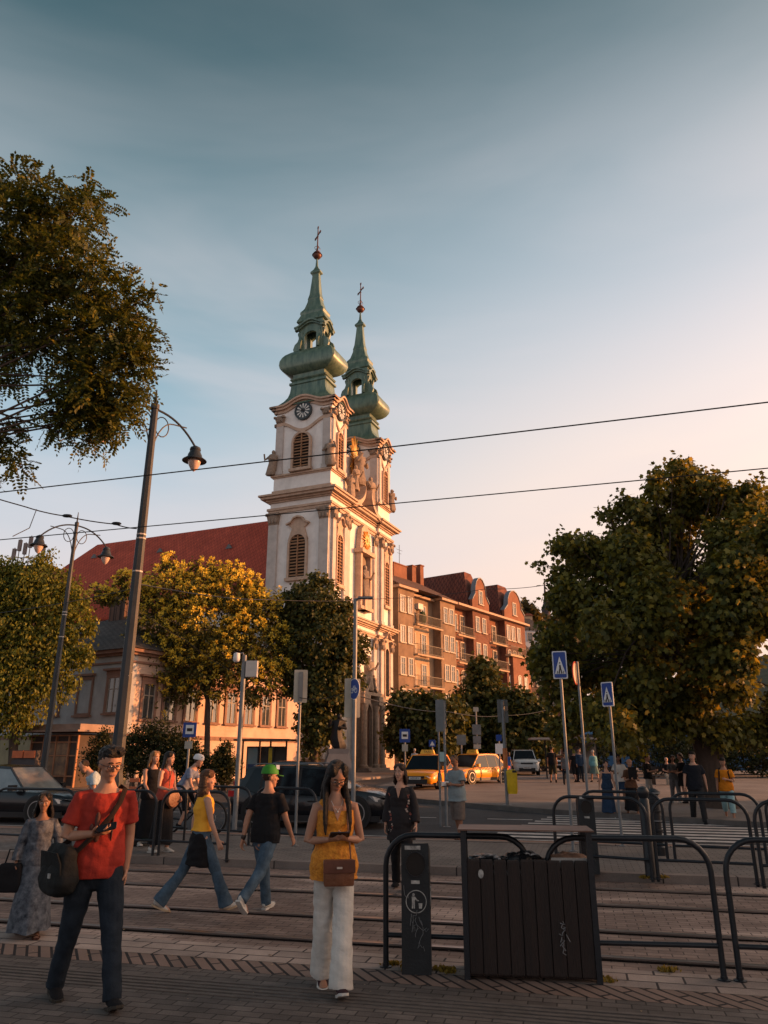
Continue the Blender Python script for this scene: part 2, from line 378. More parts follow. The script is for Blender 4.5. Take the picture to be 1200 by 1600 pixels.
redt = brickmat('red_tiles', (.44, .085, .05), (.37, .07, .045), (.2, .04, .028), .25, .3, .02, grime=.22, bump=.4)
iron = mat('wrought_iron', (.03, .022, .02), .5, .3, 6, metal=.3)
ch = thing('church', 'baroque church with twin green copper spires, clock towers and long red tiled roof', 'church', (0, 0, 0))
def zt(y, Y): return P(600, y, Y).z
W, WP, LF = 5.61, 2.9, 12.5
T1 = (WP / 2, W / 2); T2 = (LF - WP / 2, W / 2)
# ---- levels (metres)
ZL, ZM, ZS, ZT = 12.6, 22.2, 24.0, 30.4
def arch_poly(x, z0, w, h, n=8, rise=None):
    r = w / 2 if rise is None else rise
    pts = [(x - w / 2, z0), (x + w / 2, z0), (x + w / 2, z0 + h - r)]
    for k in range(1, n): 
        t = math.pi * k / n; pts.append((x + w / 2 * math.cos(t), z0 + h - r + r * math.sin(t)))
    pts.append((x - w / 2, z0 + h - r)); return pts
def band(mb, poly_in, poly_out, y0, y1):
    n = len(poly_in); a = [(x, y0, z) for x, z in poly_out]; b = [(x, y0, z) for x, z in poly_in]
    c = [(x, y1, z) for x, z in poly_out]; d = [(x, y1, z) for x, z in poly_in]
    fs = []
    for i in range(n):
        j = (i + 1) % n
        fs += [(i, j, n + j, n + i), (i, 2 * n + i, 2 * n + j, j), (n + i, n + j, 3 * n + j, 3 * n + i)]
    mb.add(a + b + c + d, fs)
def church_window(M, x, z0, w, h, hood=True, par=ch, lv=True):
    mb = MB(M); mb.prism(arch_poly(x, z0, w, h), -.06, .05)
    f = mb.build('window', dark, par)
    if lv:
        ml = MB(M); n = int(h / .26)
        for k in range(n):
            z = z0 + .1 + k * (h - .15) / n; hw = w / 2 - .05
            if z > z0 + h - w / 2: hw = max(.06, math.sqrt(max(.004, (w / 2) ** 2 - (z - z0 - h + w / 2) ** 2)) - .05)
            ml.add([(x - hw, -.075, z + .12), (x + hw, -.075, z + .12), (x + hw, -.19, z), (x - hw, -.19, z), (x - hw, -.075, z + .15), (x + hw, -.075, z + .15), (x + hw, -.19, z + .03), (x - hw, -.19, z + .03)], [(0, 1, 2, 3), (4, 5, 6, 7), (0, 1, 5, 4), (2, 3, 7, 6), (0, 3, 7, 4), (1, 2, 6, 5)])
        ml.box(x - .04, x + .04, -.21, -.06, z0, z0 + h - .05); ml.box(x - w / 2, x + w / 2, -.205, -.06, z0 + h - w / 2 - .05, z0 + h - w / 2 + .04)
        ml.build('louvres', louv, f)
    else:
        ml = MB(M); ml.box(x - .025, x + .025, -.1, -.06, z0, z0 + h - .05)
        for k in range(1, int(h / .55)): ml.box(x - w / 2 + .02, x + w / 2 - .02, -.095, -.06, z0 + k * .55, z0 + k * .55 + .04)
        ml.build('glazing_bars', iron, f)
    ms = MB(M); e = .18 * max(.7, w / 1.5)
    band(ms, arch_poly(x, z0, w, h), arch_poly(x, z0 - .04, w + 2 * e, h + e + .04), -.24, .02)
    ms.box(x - w / 2 - e - .1, x + w / 2 + e + .1, -.36, .02, z0 - .3, z0 - .05)
    if hood:
        e2 = w * .62
        hp = [(x - w / 2 - e, z0 + h - w * .3), (x - e2 * .62, z0 + h + .55), (x - e2 * 1.15, z0 + h + .95), (x - e2 * .7, z0 + h + 1.1), (x - e2 * .42, z0 + h + 1.45), (x, z0 + h + 1.55),
              (x + e2 * .42, z0 + h + 1.45), (x + e2 * .7, z0 + h + 1.1), (x + e2 * 1.15, z0 + h + .95), (x + e2 * .62, z0 + h + .55), (x + w / 2 + e, z0 + h - w * .3), (x, z0 + h + .12)]
        ms.prism(hp, -.2, .02)
        tp = hp[2:9]; ms.prism(tp + [(a, b - .13) for a, b in reversed(tp)], -.42, -.2)
    ms.build('window_surround', trim, f)
def capital(mb, M, x, w, z0, z1, y=-.3):
    mb.M = M
    h = z1 - z0
    mb.add([(x - w / 2, y, z0), (x + w / 2, y, z0), (x + w / 2, .0, z0), (x - w / 2, .0, z0), (x - w * .68, y - .2, z1), (x + w * .68, y - .2, z1), (x + w * .68, .0, z1), (x - w * .68, .0, z1)], [(0, 1, 5, 4), (4, 5, 6, 7), (1, 2, 6, 5), (0, 3, 7, 4), (0, 1, 2, 3)])
    for s in (-1, 1):
        mb.lathe([(0, -.1), (.17 * w + .03, -.08), (.17 * w + .03, .08), (0, .1)], 8, (x + s * w * .55, y - .18, z1 - .16 * h))
    for k in range(3):
        mb.sphere((x + (k - 1) * w * .36, y - .1, z0 + .3 * h), (.13 * w + .02, .1, .22 * h), 6, 4)
def cornice(mb, x0, x1, y0, y1, z, lv):
    for d, a, b in lv: mb.box(x0 - d, x1 + d, y0 - d, y1 + d, z + a, z + b)
Mf = MC                                   # facade plane (outward -y)
Ms = MC @ frame((0, W), (0, -1))          # left face plane of tower 1: local x from far end to the corner
# tower bodies and central bay
mb = MB(MC)
for x0, x1 in ((0, WP), (LF - WP, LF)):
    mb.box(x0, x1, 0, W, CG, ZM)
    mb.box(x0 + .12, x1 - .12, .12, W - .12, ZM, ZT)
mb.box(WP, LF - WP, .25, W - .4, CG, ZM)
mb.build('wall', white, ch)
# nave and roof
NV = MB(MC); NV.box(1.4, LF - .8, W - .4, 38, CG, 13.5); NV.build('nave_wall', white, ch)
RF = MB(MC); ze, zr = 13.5, 22.6; mid = 6.6; YE = 40.0; YR = 30.7; X0 = .9
def roofz(): pass
RF.add([(X0, W, ze), (LF, W, ze), (LF, YE, ze), (X0, YE, ze), (mid, W, zr), (mid, YR, zr), (X0, W, ze - .2), (LF, W, ze - .2), (LF, YE, ze - .2), (X0, YE, ze - .2)],
       [(0, 4, 5, 3), (1, 2, 5, 4), (2, 3, 5), (0, 1, 4), (0, 3, 9, 6), (3, 2, 8, 9), (1, 2, 8, 7), (6, 7, 8, 9)])
ro = RF.build('roof', redt, ch)
lead = mat('lead_sheet', (.12, .13, .14), .5, .3, 4)
for px, py in ((147, 872), (250, 863), (358, 857)):
    # small roof vents on the near slope: find the point on the slope
    u, dy, dz = ray(px, py); best = None
    sl_ = (zr - ze) / (mid - X0)
    for k in range(4000):
        t = 50 + k * .01; wp = Vector((u * t, dy * t, CH + dz * t)); lp = MC.inverted() @ wp
        if ze + (lp.x - X0) * sl_ >= wp.z and lp.x > X0: best = lp; break
    if best:
        mv = MB(MC); x, y, z = best; 
        mv.add([(x - .1, y - .38, z - .02), (x - .1, y + .38, z - .02), (x + .7, y, z + .34), (x - .12, y, z + .42)], [(0, 1, 3), (0, 3, 2), (1, 2, 3), (0, 2, 1)])
        mv.build('roof_vent', lead, ro)
# trim: cornices
ALL = (0, LF, 0, W)
for z, lv in ((ZM, [(.12, -1.55, -1.3), (.22, -1.3, -1.1), (.15, -.62, -.5), (.3, -.5, -.36), (.62, -.36, -.16), (.78, -.16, 0)]),
              (ZL, [(.12, -1.2, -1.0), (.2, -1.0, -.85), (.15, -.5, -.4), (.3, -.4, -.28), (.5, -.28, -.12), (.62, -.12, 0)])):
    for x0, x1 in ((0, WP), (LF - WP, LF)):
        mb = MB(MC); cornice(mb, x0, x1, 0, W, z, lv); mb.build('cornice', trim, ch)
    mb = MB(MC)
    for d, a, b in lv: mb.box(WP + .0, LF - WP, .25 - d + .003, 1, z + a, z + b - .003)
    mb.build('cornice', trim, ch)
# sill cornice of the upper stage, base plinths, string course
for x0, x1 in ((.12, WP - .12), (LF - WP + .12, LF - .12)):
    mb = MB(MC); cornice(mb, x0, x1, .12, W - .12, ZS - .18, [(.1, 0, .1), (.22, .1, .24)])
    cornice(mb, x0, x1, .12, W - .12, ZM, [(.1, .02, .5)]); mb.build('sill_band', trim, ch); mb = MB(MC)
    cornice(mb, x0, x1, 0, W, CG, [(.22, 0, 1.0), (.14, 4.6, 4.8), (.25, 4.8, 4.95)])
    mb.build('plinth', trim, ch)
mb = MB(MC); mb.box(WP, LF - WP, .0, .25, CG, CG + 1.0); mb.box(WP, LF - WP, .02, .25, 4.8, 5.05)
mb.build('plinth', trim, ch)
# undulating top cornice that arches over the clocks
def wavy(M, x0, x1, xc, z, rise, hw, dep, thick, mb):
    mb.M = M; pts = []
    for k in range(25):
        x = x0 + (x1 - x0) * k / 24
        t = max(0, 1 - abs(x - xc) / hw); pts.append((x, z + rise * (math.sin(t * math.pi / 2) ** 1.6)))
    mb.prism(pts + [(a, b - thick) for a, b in reversed(pts)], -dep, .1)
mb = MB(); cl = []
ext = .7
for bx in (0, LF - WP):
    Ff = MC @ frame((bx + .12, .12), (1, 0)); Fl = MC @ frame((bx + .12, W - .12), (0, -1))
    Fb = MC @ frame((bx + WP - .12, W - .12), (-1, 0)); Fr = MC @ frame((bx + WP - .12, .12), (0, 1))
    for M, wd in ((Ff, WP - .24), (Fl, W - .24), (Fb, WP - .24), (Fr, W - .24)):
        hw = wd * .36
        wavy(M, -.52, wd + .52, wd / 2, ZT, .62, hw, .52, .17, mb); wavy(M, -.36, wd + .36, wd / 2, ZT - .17, .62, hw, .36, .2, mb)
        wavy(M, -.2, wd + .2, wd / 2, ZT - .37, .62, hw, .14, .25, mb)
        wavy(M, -.14, wd + .14, wd / 2, ZT - 1.55, -.85, hw, .14, .28, mb)
    cl += [(Ff, WP - .24, .62), (Fl, W - .24, .76)]
    if bx > 0: pass
mb.build('top_cornice', trim, ch)
clock_face = mat('clock_face', (.045, .06, .07), .5, .2, 3); clock_w = mat('clock_numerals', (.6, .6, .57), .5, .1, 3)
def wheel_pts(rx, rz, n=24): return [(rx * math.cos(2 * math.pi * k / n), rz * math.sin(2 * math.pi * k / n)) for k in range(n)]
for M, wd, r in cl:
    T = M @ Matrix.Translation((wd / 2, 0, ZT - .78))
    kx = .62 if wd < 4 else 1
    rz = .76; rx = .76 * (.95 if wd > 4 else .86)
    m1 = MB(T); m1.prism(wheel_pts(rx, rz), -.2, .02); c = m1.build('clock', clock_face, ch)
    m2 = MB(T); band(m2, wheel_pts(rx * .97, rz * .97), wheel_pts(rx * 1.12, rz * 1.12), -.27, 0); m2.build('clock_rim', mat('clock_rim', (.04, .05, .055), .4, .2, 4), c)
    m3 = MB(T)
    for k in range(12):
        a = 2 * math.pi * k / 12; ca, sa = math.cos(a), math.sin(a); pts = []
        for rr, ww in ((.3, .035), (.86, .10), (.86, -.10), (.3, -.035)):
            pts.append(((ca * rr - sa * ww) * rx, (sa * rr + ca * ww) * rz))
        m3.prism(pts, -.225, -.19)
    m3.build('numerals', clock_w, c)
    m4 = MB(T)
    for a, l, ww in ((R(125), .8, .05), (R(165), .5, .08)):
        ca, sa = math.cos(a), math.sin(a)
        m4.prism([((ca * rr - sa * w_) * rx, (sa * rr + ca * w_) * rz) for rr, w_ in ((-.2, ww), (l, ww * .4), (l, -ww * .4), (-.2, -ww))], -.25, -.228)
    m4.build('clock_hands', iron, c)
# pilasters + capitals
mp_ = MB(); cp = MB()
def pil(M, x, w, z0, z1, d=.22, cap=1.0, y=0):
    mp_ = MB(M); cp = MB(M); mp_.box(x - w / 2, x + w / 2, y - d, y + .05, z0, z1 - cap); mp_.box(x - w / 2 - .06, x + w / 2 + .06, y - d - .06, y + .05, z0, z0 + .35)
    po = mp_.build('pilaster', grey_pl, ch)
    if cap: capital(cp, M, x, w, z1 - cap, z1, y - d); cp.build('capital', stone, po, smooth=True)
for M, wd, xs_ in ((Ms, W, (.45, W - .47)), (Mf, LF, (.42, WP - .42, WP + .55, LF - WP - .55, LF - WP + .42, LF - .42))):
    for x in xs_:
        wv = .85 if M is Ms else .55
        yy = .25 if (M is Mf and WP < x < LF - WP) else 0
        pil(M, x, wv, ZL + .02, ZM - 1.56, cap=1.0, y=yy)
        pil(M, x, wv, CG + 1.0, ZL - 1.2, cap=1.0, y=yy)
for bx in (0, LF - WP):
    Ff = MC @ frame((bx + .12, .12), (1, 0)); Fl = MC @ frame((bx + .12, W - .12), (0, -1))
    for x in (.3, WP - .54): pil(Ff, x, .42, ZS + .1, ZT - .95, cap=.6, d=.12)
    for x in (.42, W - .66): pil(Fl, x, .72, ZS + .1, ZT - .95, cap=.6, d=.12)
# windows
church_window(Ms, W / 2, 15.1, 1.45, 3.5)
church_window(Ms, W / 2, 24.4, 1.5, 3.1, hood=False)
for cx in (WP / 2, LF - WP / 2):
    church_window(Mf, cx, 14.6, .95, 4.0); church_window(Mf, cx, 6.6, .85, 4.1, lv=False); church_window(Mf, cx, 1.9, .8, 2.0, lv=False, hood=False)
    church_window(MC @ Matrix.Translation((0, .12, 0)), cx, 24.3, .9, 3.3, hood=False)
church_window(Ms, W / 2, 6.4, 1.2, 3.6, lv=False)
# centre bay: niche with statue, gold panel, gable wall, sunburst
def figure(mb, M, x, y, z, h, seed=0, arm=True):
    rnd = random.Random(seed); mb.M = M
    pr = [(.16, 0), (.2, .08), (.17, .3), (.15, .5), (.19, .68), (.17, .78), (.07, .83)]
    rs = []
    for r_, z_ in pr:
        rs.append([(x + h * (r_ * math.cos(t) * (1 + .22 * math.sin(3 * t + z_ * 9 + seed))) + h * .04 * math.sin(z_ * 6 + seed), y + h * r_ * .8 * math.sin(t) * (1 + .15 * math.sin(4 * t + seed)), z + h * z_) for t in [2 * math.pi * k / 12 for k in range(12)]])
    mb.rings(rs); mb.sphere((x + .03 * h, y, z + .9 * h), (.07 * h, .07 * h, .09 * h), 8, 6)
    if arm:
        sx = 1 if seed % 2 else -1
        mb.tube([(x + sx * .14 * h, y, z + .74 * h), (x + sx * .28 * h, y - .08 * h, z + .62 * h), (x + sx * .24 * h, y - .2 * h, z + .8 * h)], [.055 * h, .045 * h, .03 * h], 6)
        mb.tube([(x - sx * .14 * h, y, z + .74 * h), (x - sx * .2 * h, y - .12 * h, z + .56 * h), (x, y - .2 * h, z + .6 * h)], [.055 * h, .045 * h, .03 * h], 6)
cm = LF / 2
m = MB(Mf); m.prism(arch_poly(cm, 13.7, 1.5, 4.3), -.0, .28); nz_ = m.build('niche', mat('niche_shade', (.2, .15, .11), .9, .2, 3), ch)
m = MB(); figure(m, Mf, cm, -.15, 14.3, 3.0, 1); m.build('statue', stone, ch, smooth=True)
m = MB(Mf); m.box(cm - .55, cm + .55, -.5, .2, 13.3, 14.28)
for s in (-1, 1): m.box(cm + s * .98 - .16, cm + s * .98 + .16, -.35, .25, 13.6, 18.1)
m.box(cm - 1.35, cm + 1.35, -.6, .25, 18.1, 18.45); m.box(cm - 1.25, cm + 1.25, -.45, .25, 13.3, 13.58)
m.prism([(cm - 1.1, 18.45), (cm + 1.1, 18.45), (cm + .8, 20.3), (cm + .3, 20.8), (cm - .3, 20.8), (cm - .8, 20.3)], -.25, .2)
m.build('niche_frame', trim, ch)
m = MB(Mf)
for k in range(14):
    a = math.pi * 2 * k / 14; m.prism([(cm + .12 * math.cos(a - .8), 19.4 + .12 * math.sin(a - .8)), (cm + (.75 + .12 * (k % 2)) * math.cos(a), 19.4 + (.8 + .1 * (k % 2)) * math.sin(a)), (cm + .12 * math.cos(a + .8), 19.4 + .12 * math.sin(a + .8))], -.4, -.26)
m.build('gilded_sun', gold, ch)
# attic gable between the towers
m = MB(Mf); m.box(WP, LF - WP, 1.2, 1.9, ZM, ZM + 3.2); m.prism([(WP, ZM + 3.2), (LF - WP, ZM + 3.2), (LF - WP - .9, ZM + 4.1), (cm + .9, ZM + 5.2), (cm - .9, ZM + 5.2), (WP + .9, ZM + 4.1)], 1.2, 1.9)
m.build('gable_wall', grey_pl, ch)
m = MB(Mf)
for s in (-1, 1):        # two curved pediment halves
    pts = [(cm + s * (3.2 - 2.6 * math.sin(t)), ZM + .05 + 2.0 * (1 - math.cos(t))) for t in [k * math.pi / 16 for k in range(9)]]
    m.prism(pts + [(a, b - .42) for a, b in reversed(pts)], -.55, .5)
m.build('broken_pediment', trim, ch)
m = MB(Mf)
for k in range(26):
    a = math.pi * 2 * k / 26; l = 1.0 + .3 * (k % 2); m.prism([(cm + .15 * math.cos(a - .6), ZM + 5.0 + .15 * math.sin(a - .6)), (cm + l * .75 * math.cos(a), ZM + 5.0 + l * 1.75 * math.sin(a)), (cm + .15 * math.cos(a + .6), ZM + 5.0 + .15 * math.sin(a + .6))], .85, 1.0)
m.build('gilded_glory', gold, ch)
m = MB(); figure(m, Mf, cm, .4, ZM + 2.4, 3.4, 2); figure(m, Mf, cm - 1.5, .1, ZM + 1.4, 2.4, 3); figure(m, Mf, cm + 1.6, .1, ZM + .8, 3.0, 5)
m.build('gable_statues', stone, ch, smooth=True)
for (M, x, y, z, h, s) in ((Ms, .05, -.15, ZS + .1, 2.3, 4), (Ms, W - .1, -.15, ZS + .1, 2.4, 7), (Mf, WP + .1, -.3, ZM + .1, 2.2, 6), (Mf, LF - .05, -.1, ZS, 2.3, 8)):
    m = MB(); figure(m, M, x, y, z, h, s); m.build('corner_statue', stone, ch, smooth=True)
# portal
m = MB(Mf); m.prism(arch_poly(cm, CG + .5, 1.5, 4.6), -.35, .24); d_ = m.build('door', mat('dark_door', (.06, .03, .02), .6, .3, 3), ch)
m = MB(Mf)
for s in (-1, 1):
    for xx in (1.15, 1.75): m.lathe([(.34, CG), (.34, CG + .5), (.24, CG + .6), (.22, 5.0), (.33, 5.4), (.33, 5.6)], 12, (cm + s * xx, -.75 - (.3 if xx > 1.5 else 0), 0))
    m.box(cm + s * 1.5 - .65, cm + s * 1.5 + .65, -1.2, .24, 5.6, 6.3)
band(m, arch_poly(cm, CG + .4, 1.5, 4.8), arch_poly(cm, CG + .3, 2.1, 5.2), -.6, .2)
m.box(cm - 2.0, cm + 2.0, -1.1, .24, 6.3, 6.55)
for s in (-1, 1):
    pts = [(cm + s * (2.1 - 1.7 * math.sin(t)), 6.55 + 1.2 * (1 - math.cos(t))) for t in [k * math.pi / 12 for k in range(7)]]
    m.prism(pts + [(a, b - .3) for a, b in reversed(pts)], -1.0, .24)
m.build('portal', stone, ch, smooth=True)
m = MB(); figure(m, Mf, cm, -.6, 6.7, 2.9, 9); figure(m, Mf, cm - .9, -.6, 6.6, 1.5, 10, False); figure(m, Mf, cm + 1.0, -.6, 6.6, 1.5, 11, False); m.build('portal_statue', stone, ch, smooth=True)
m = MB(Mf); m.box(cm - 2.4, cm + 2.4, -2.0, 0, CG - .3, CG + .15); m.box(cm - 2.1, cm + 2.1, -1.6, 0, CG + .15, CG + .33); m.build('steps', kerbm, ch)
# lantern on the wall
# spires
def spire(T, Yt, par=ch):
    hq = [(605, 52, .04), (604, 57, .04), (601, 57, .04), (600, 52, .04), (598, 49, .04), (597, 54, .04), (595, 56, .04), (594, 49, .04), (590, 47, .04), (588, 49, .04), (587, 60, .05), (585, 68, .07), (582, 76, .08), (578, 82, .08), (573, 85, .08), (567, 84, .08), (562, 79, .08), (558, 72, .08), (555, 63, .08), (553, 56, .08), (551, 48, .08)]
    lv = [(1.62, 2.98, ZT - .06, 0), (1.6, 2.95, ZT + .04, 0), (1.38, 2.62, ZT + .26, 0), (1.17, 2.22, ZT + .62, .03), (1.02, 1.92, ZT + 1.02, .04), (.94, 1.76, ZT + 1.5, .04)]
    for y, wpx, c in hq:
        h = .0324 * wpx; lv.append((h * .535, h, zt(y, Yt), c))
    mb = MB(MC); mb.stack(lv, T); sp_ = mb.build('copper_dome', copper, par, smooth=True)
    m = MB(MC)          # lantern: four corner piers, arches, volutes
    hx, hy = .74, 1.22; z0, z1 = zt(551, Yt), zt(507, Yt)
    for sx in (-1, 1):
        for sy in (-1, 1):
            x, y = T[0] + sx * (hx - .22), T[1] + sy * (hy - .33)
            m.box(x - .2, x + .2, y - .32, y + .32, z0, z1)
            pts = [(0, 0), (.75, 0), (.9, .35), (.72, .8), (.35, 1.05), (.2, 1.4), (.34, 1.75), (.34, 1.95), (0, 1.95)]
            for axis in (0, 1):
                for k in range(1):
                    c2 = []
                    for (a, b) in pts:
                        c2.append((a, b))
                    n = len(c2); off = .1
                    vs = []
                    for o_ in (-off, off):
                        for a, b in c2:
                            if axis == 0: vs.append((x + sx * (.1 + a * .55), y + o_, z0 + b))
                            else: vs.append((x + o_, y + sy * (.2 + a * .8), z0 + b))
                    m.add(vs, [tuple(range(n)), tuple(range(2 * n - 1, n - 1, -1))] + [(i, i + n, (i + 1) % n + n, (i + 1) % n) for i in range(n)])
    for M_, wd, c in ((MC @ frame((T[0] - hx, T[1] + hy), (0, -1)), 2 * hy, 0), (MC @ frame((T[0] - hx, T[1] - hy), (1, 0)), 2 * hx, 0), (MC @ frame((T[0] + hx, T[1] - hy), (0, 1)), 2 * hy, 0), (MC @ frame((T[0] + hx, T[1] + hy), (-1, 0)), 2 * hx, 0)):
        m.M = M_; aw = wd - .95 if wd > 2 else wd - .7; ah = (z1 - z0) * .64
        # wall above the arch
        ap = [(wd / 2 + aw / 2 * math.cos(t), z0 + ah - aw / 2 + aw / 2 * math.sin(t)) for t in [math.pi * k / 8 for k in range(9)]]
        m.prism([(wd - .05, z0 + ah - aw / 2), ] + [(wd - .05, z1), (.05, z1), (.05, z0 + ah - aw / 2)] + list(reversed(ap)), .01, .3)
        pts = [(-.3 + (wd + .6) * k / 12, z1 - .55 + .6 * math.sin(math.pi * k / 12) ** 2) for k in range(13)]
        m.prism(pts + [(a, b - .16) for a, b in reversed(pts)], -.34, .1); m.prism([(a, b - .16) for a, b in pts] + [(a, b - .34) for a, b in reversed(pts)], -.18, .1)
    m.M = MC; m.box(T[0] - .5, T[0] + .5, T[1] - 1.0, T[1] + 1.0, z0, z0 + .12)
    lo = m.build('lantern', copper, par)
    lv = []
    for y, wpx, c in ((507, 42, .1), (506, 48, .1), (504, 47, .1), (499, 42, .15), (495, 38, .15), (492, 40, .15), (490, 39, .15), (486, 32, .2), (484, 29, .2), (474, 22, .2), (470, 20.5, .2), (469, 21.5, .2), (461, 17, .2), (440, 12.5, .2), (430, 11, .2), (428, 17, .2), (426, 17, .2), (422, 9, .2), (417, 4, .2), (408, 2.6, .2), (400, 2.2, .2)):
        h = .0324 * wpx * .93; lv.append((h * .60, h, zt(y, Yt), c * .5))
    mb = MB(MC); mb.stack(lv, T); s2 = mb.build('spire', copper, par, smooth=False)
    c3 = MC @ Vector((T[0], T[1], 0))
    m = MB(Matrix.Translation(c3)); zb = zt(399, Yt); m.sphere((0, 0, zb), .42, 14, 8); m.lathe([(.44, zb - .03), (.49, zb), (.44, zb + .03)], 16); m.build('finial_ball', copdark, par, smooth=True)
    m = MB(MC @ Matrix.Translation((T[0], T[1], 0)) @ Matrix.Rotation(R(50), 4, 'Z')); za, zc = zt(394, Yt), zt(356, Yt)
    m.tube([(0, 0, za), (0, 0, zc)], [.07, .045], 6); zx = za + (zc - za) * .68
    m.tube([(-.62, 0, zx), (.62, 0, zx)], .06, 6); 
    for a, b, c in ((-.62, 0, zx), (.62, 0, zx), (0, 0, zc)):
        m.box(a - .1, a + .1, -.04, .04, c - .1, c + .1)
    for k in range(8):
        t = math.pi * 2 * k / 8 + .2; m.tube([(0, 0, zx), (.42 * math.cos(t), 0, zx + .42 * math.sin(t))], [.03, .012], 4)
    for s in (-1, 1):
        m.tube([(s * .28 * math.sin(math.pi * k / 8) , 0, za + .1 + .6 * k / 8) for k in range(9)], .025, 5); m.tube([(0, s * .28 * math.sin(math.pi * k / 8), za + .1 + .6 * k / 8) for k in range(9)], .025, 5)
    m.build('finial_cross', copdark, par)
    return
spire(T1, 58.45)
tt = MC @ Vector((T2[0], T2[1], 0))
spire(T2, 58.45)
# ---------------------------------------------------------------- generic buildings
def along(px, py, p0, d):
    u, dy, dz = ray(px, py); r = u / dy
    return (r * p0[1] - p0[0]) / (d[0] - r * d[1])
pane_m = glass('window_glass', (.05, .055, .06), .05, 1.0)
pane_w = glass('window_glass_curtain', (.22, .2, .18), .12, 1.0)
_wm = {}
def win(par, M, x, z, w, h, fm, style='plain', arch=False, pane=None, name='window'):
    """window part (frame) with a pane and glazing bars; shared meshes"""
    key = (round(w, 2), round(h, 2), fm.name, style, arch, (pane or pane_m).name)
    if key not in _wm:
        a = MB(); pin = arch_poly(0, 0, w, h, 6, w * .28) if arch else [(-w / 2, 0), (w / 2, 0), (w / 2, h), (-w / 2, h)]
        e = .11 if style != 'rich' else .17
        pout = arch_poly(0, -e * .2, w + 2 * e, h + e * 1.2, 6, w * .34) if arch else [(-w / 2 - e, -e * .3), (w / 2 + e, -e * .3), (w / 2 + e, h + e), (-w / 2 - e, h + e)]
        band(a, pin, pout, -.07, .06)
        a.box(-w / 2 - e - .05, w / 2 + e + .05, -.17, .05, -e * .3 - .1, -e * .3)
        if style == 'rich':
            a.box(-w / 2 - e - .02, w / 2 + e + .02, -.09, .05, h + e, h + e + .22); a.box(-w / 2 - e - .16, w / 2 + e + .16, -.24, .05, h + e + .22, h + e + .33)
        b = MB(); b.prism(pin, -.012, .05)
        c = MB(); c.box(-.03, .03, -.045, -.01, 0, h - .02); c.box(-w / 2, w / 2, -.043, -.01, h * .66, h * .66 + .05)
        for s in (-1, 1): c.box(s * (w / 2 - .03) - .03, s * (w / 2 - .03) + .03, -.044, -.01, 0, h - (.28 * w if arch else .02))
        _wm[key] = (a.mesh('window', fm), b.mesh('pane', pane or pane_m), c.mesh('sash', mat('sash_paint', (.28, .25, .22), .6, .25, 5)))
    a, b, c = _wm[key]
    o = put(name, a, par, M @ Matrix.Translation((x, 0, z))); put('pane', b, o); put('sash', c, o); return o
# ---- long two storey wing left of the church
pink = mat('pink_plaster', (.50, .37, .30), .9, .2, 1.0, grime=.4, bump=.4, bs=12)
greyp = mat('grey_plaster', (.33, .35, .37), .9, .2, 1.2, grime=.3, bump=.4, bs=12)
tan = mat('tan_plaster', (.27, .235, .15), .9, .25, 1.2, grime=.4, bump=.4, bs=12)
wtrim = mat('window_trim_brown', (.22, .13, .10), .85, .25, 3, grime=.3)
tile_d = brickmat('dark_tiles', (.062, .055, .055), (.10, .085, .08), (.02, .018, .018), .25, .22, .02, grime=.4)
tile_b = brickmat('brown_tiles', (.13, .07, .05), (.10, .06, .045), (.03, .02, .018), .3, .3, .03, grime=.3)
tile_r = brickmat('orange_tiles', (.18, .06, .04), (.14, .052, .036), (.05, .02, .018), .3, .3, .03, grime=.3)
p0 = (-13.2, 39.4); dd = (.4993, .8664); g0 = gz(39)
pl = thing('palace_wing', 'long two storey building, pale grey end wall and pink sunlit side with brown framed windows', 'building')
MP = frame((p0[0], p0[1], 0), dd); ME = frame((p0[0] - .8664 * 13, p0[1] + .4993 * 13, 0), (.8664, -.4993))
m = MB(MP); m.box(0, 15.2, 0, 13, g0 + 2.9, 7.0); m.box(.01, 15.2, .01, 12.9, g0, 2.9 + g0); m.build('wall', pink, pl)
m = MB(ME); m.box(-.0, 13.03, -.03, .3, g0 + 2.55, 6.98); m.build('end_wall', greyp, pl)
m = MB(ME); m.box(-.0, 13.06, -.06, .3, g0, g0 + 2.35); m.build('end_wall_base', tan, pl)
m = MB(MP)
for d, a, b in ((.12, 6.35, 6.45), (.2, 6.75, 6.88), (.42, 6.88, 7.06), (.08, 2.35 + g0, 2.55 + g0)):
    m.box(-d, 15.2, -d, 13, a, b)
m.build('cornice', wtrim, pl)
m = MB(MP); rz_ = 10.7
m.add([(-.55, -.55, 7.06), (15.2, -.55, 7.06), (15.2, 13.5, 7.06), (-.55, 13.5, 7.06), (5.8, 6.5, rz_), (12, 6.5, rz_), (15.2, 6.5, rz_)], [(0, 1, 6, 4), (0, 4, 3), (3, 4, 6, 2), (0, 3, 2, 1)])
rf = m.build('roof', tile_d, pl)
m = MB(MP); m.box(4.2, 5.2, 6, 7.4, 9.5, 11.6); m.box(4.1, 5.3, 5.9, 7.5, 11.6, 11.75); m.build('chimney', tile_b, rf)
for px in (231, 264, 298, 332, 361, 389, 415, 440):
    x = along(px, 1100, p0, dd); win(pl, MP, x, 3.55, .8, 1.75, wtrim, 'rich')
for px in (250, 300, 350, 432):
    x = along(px, 1190, p0, dd); win(pl, MP, x, 1.15, .75, .95, wtrim, 'plain')
pe = (ME.translation.x, ME.translation.y); de = (.8664, -.4993)
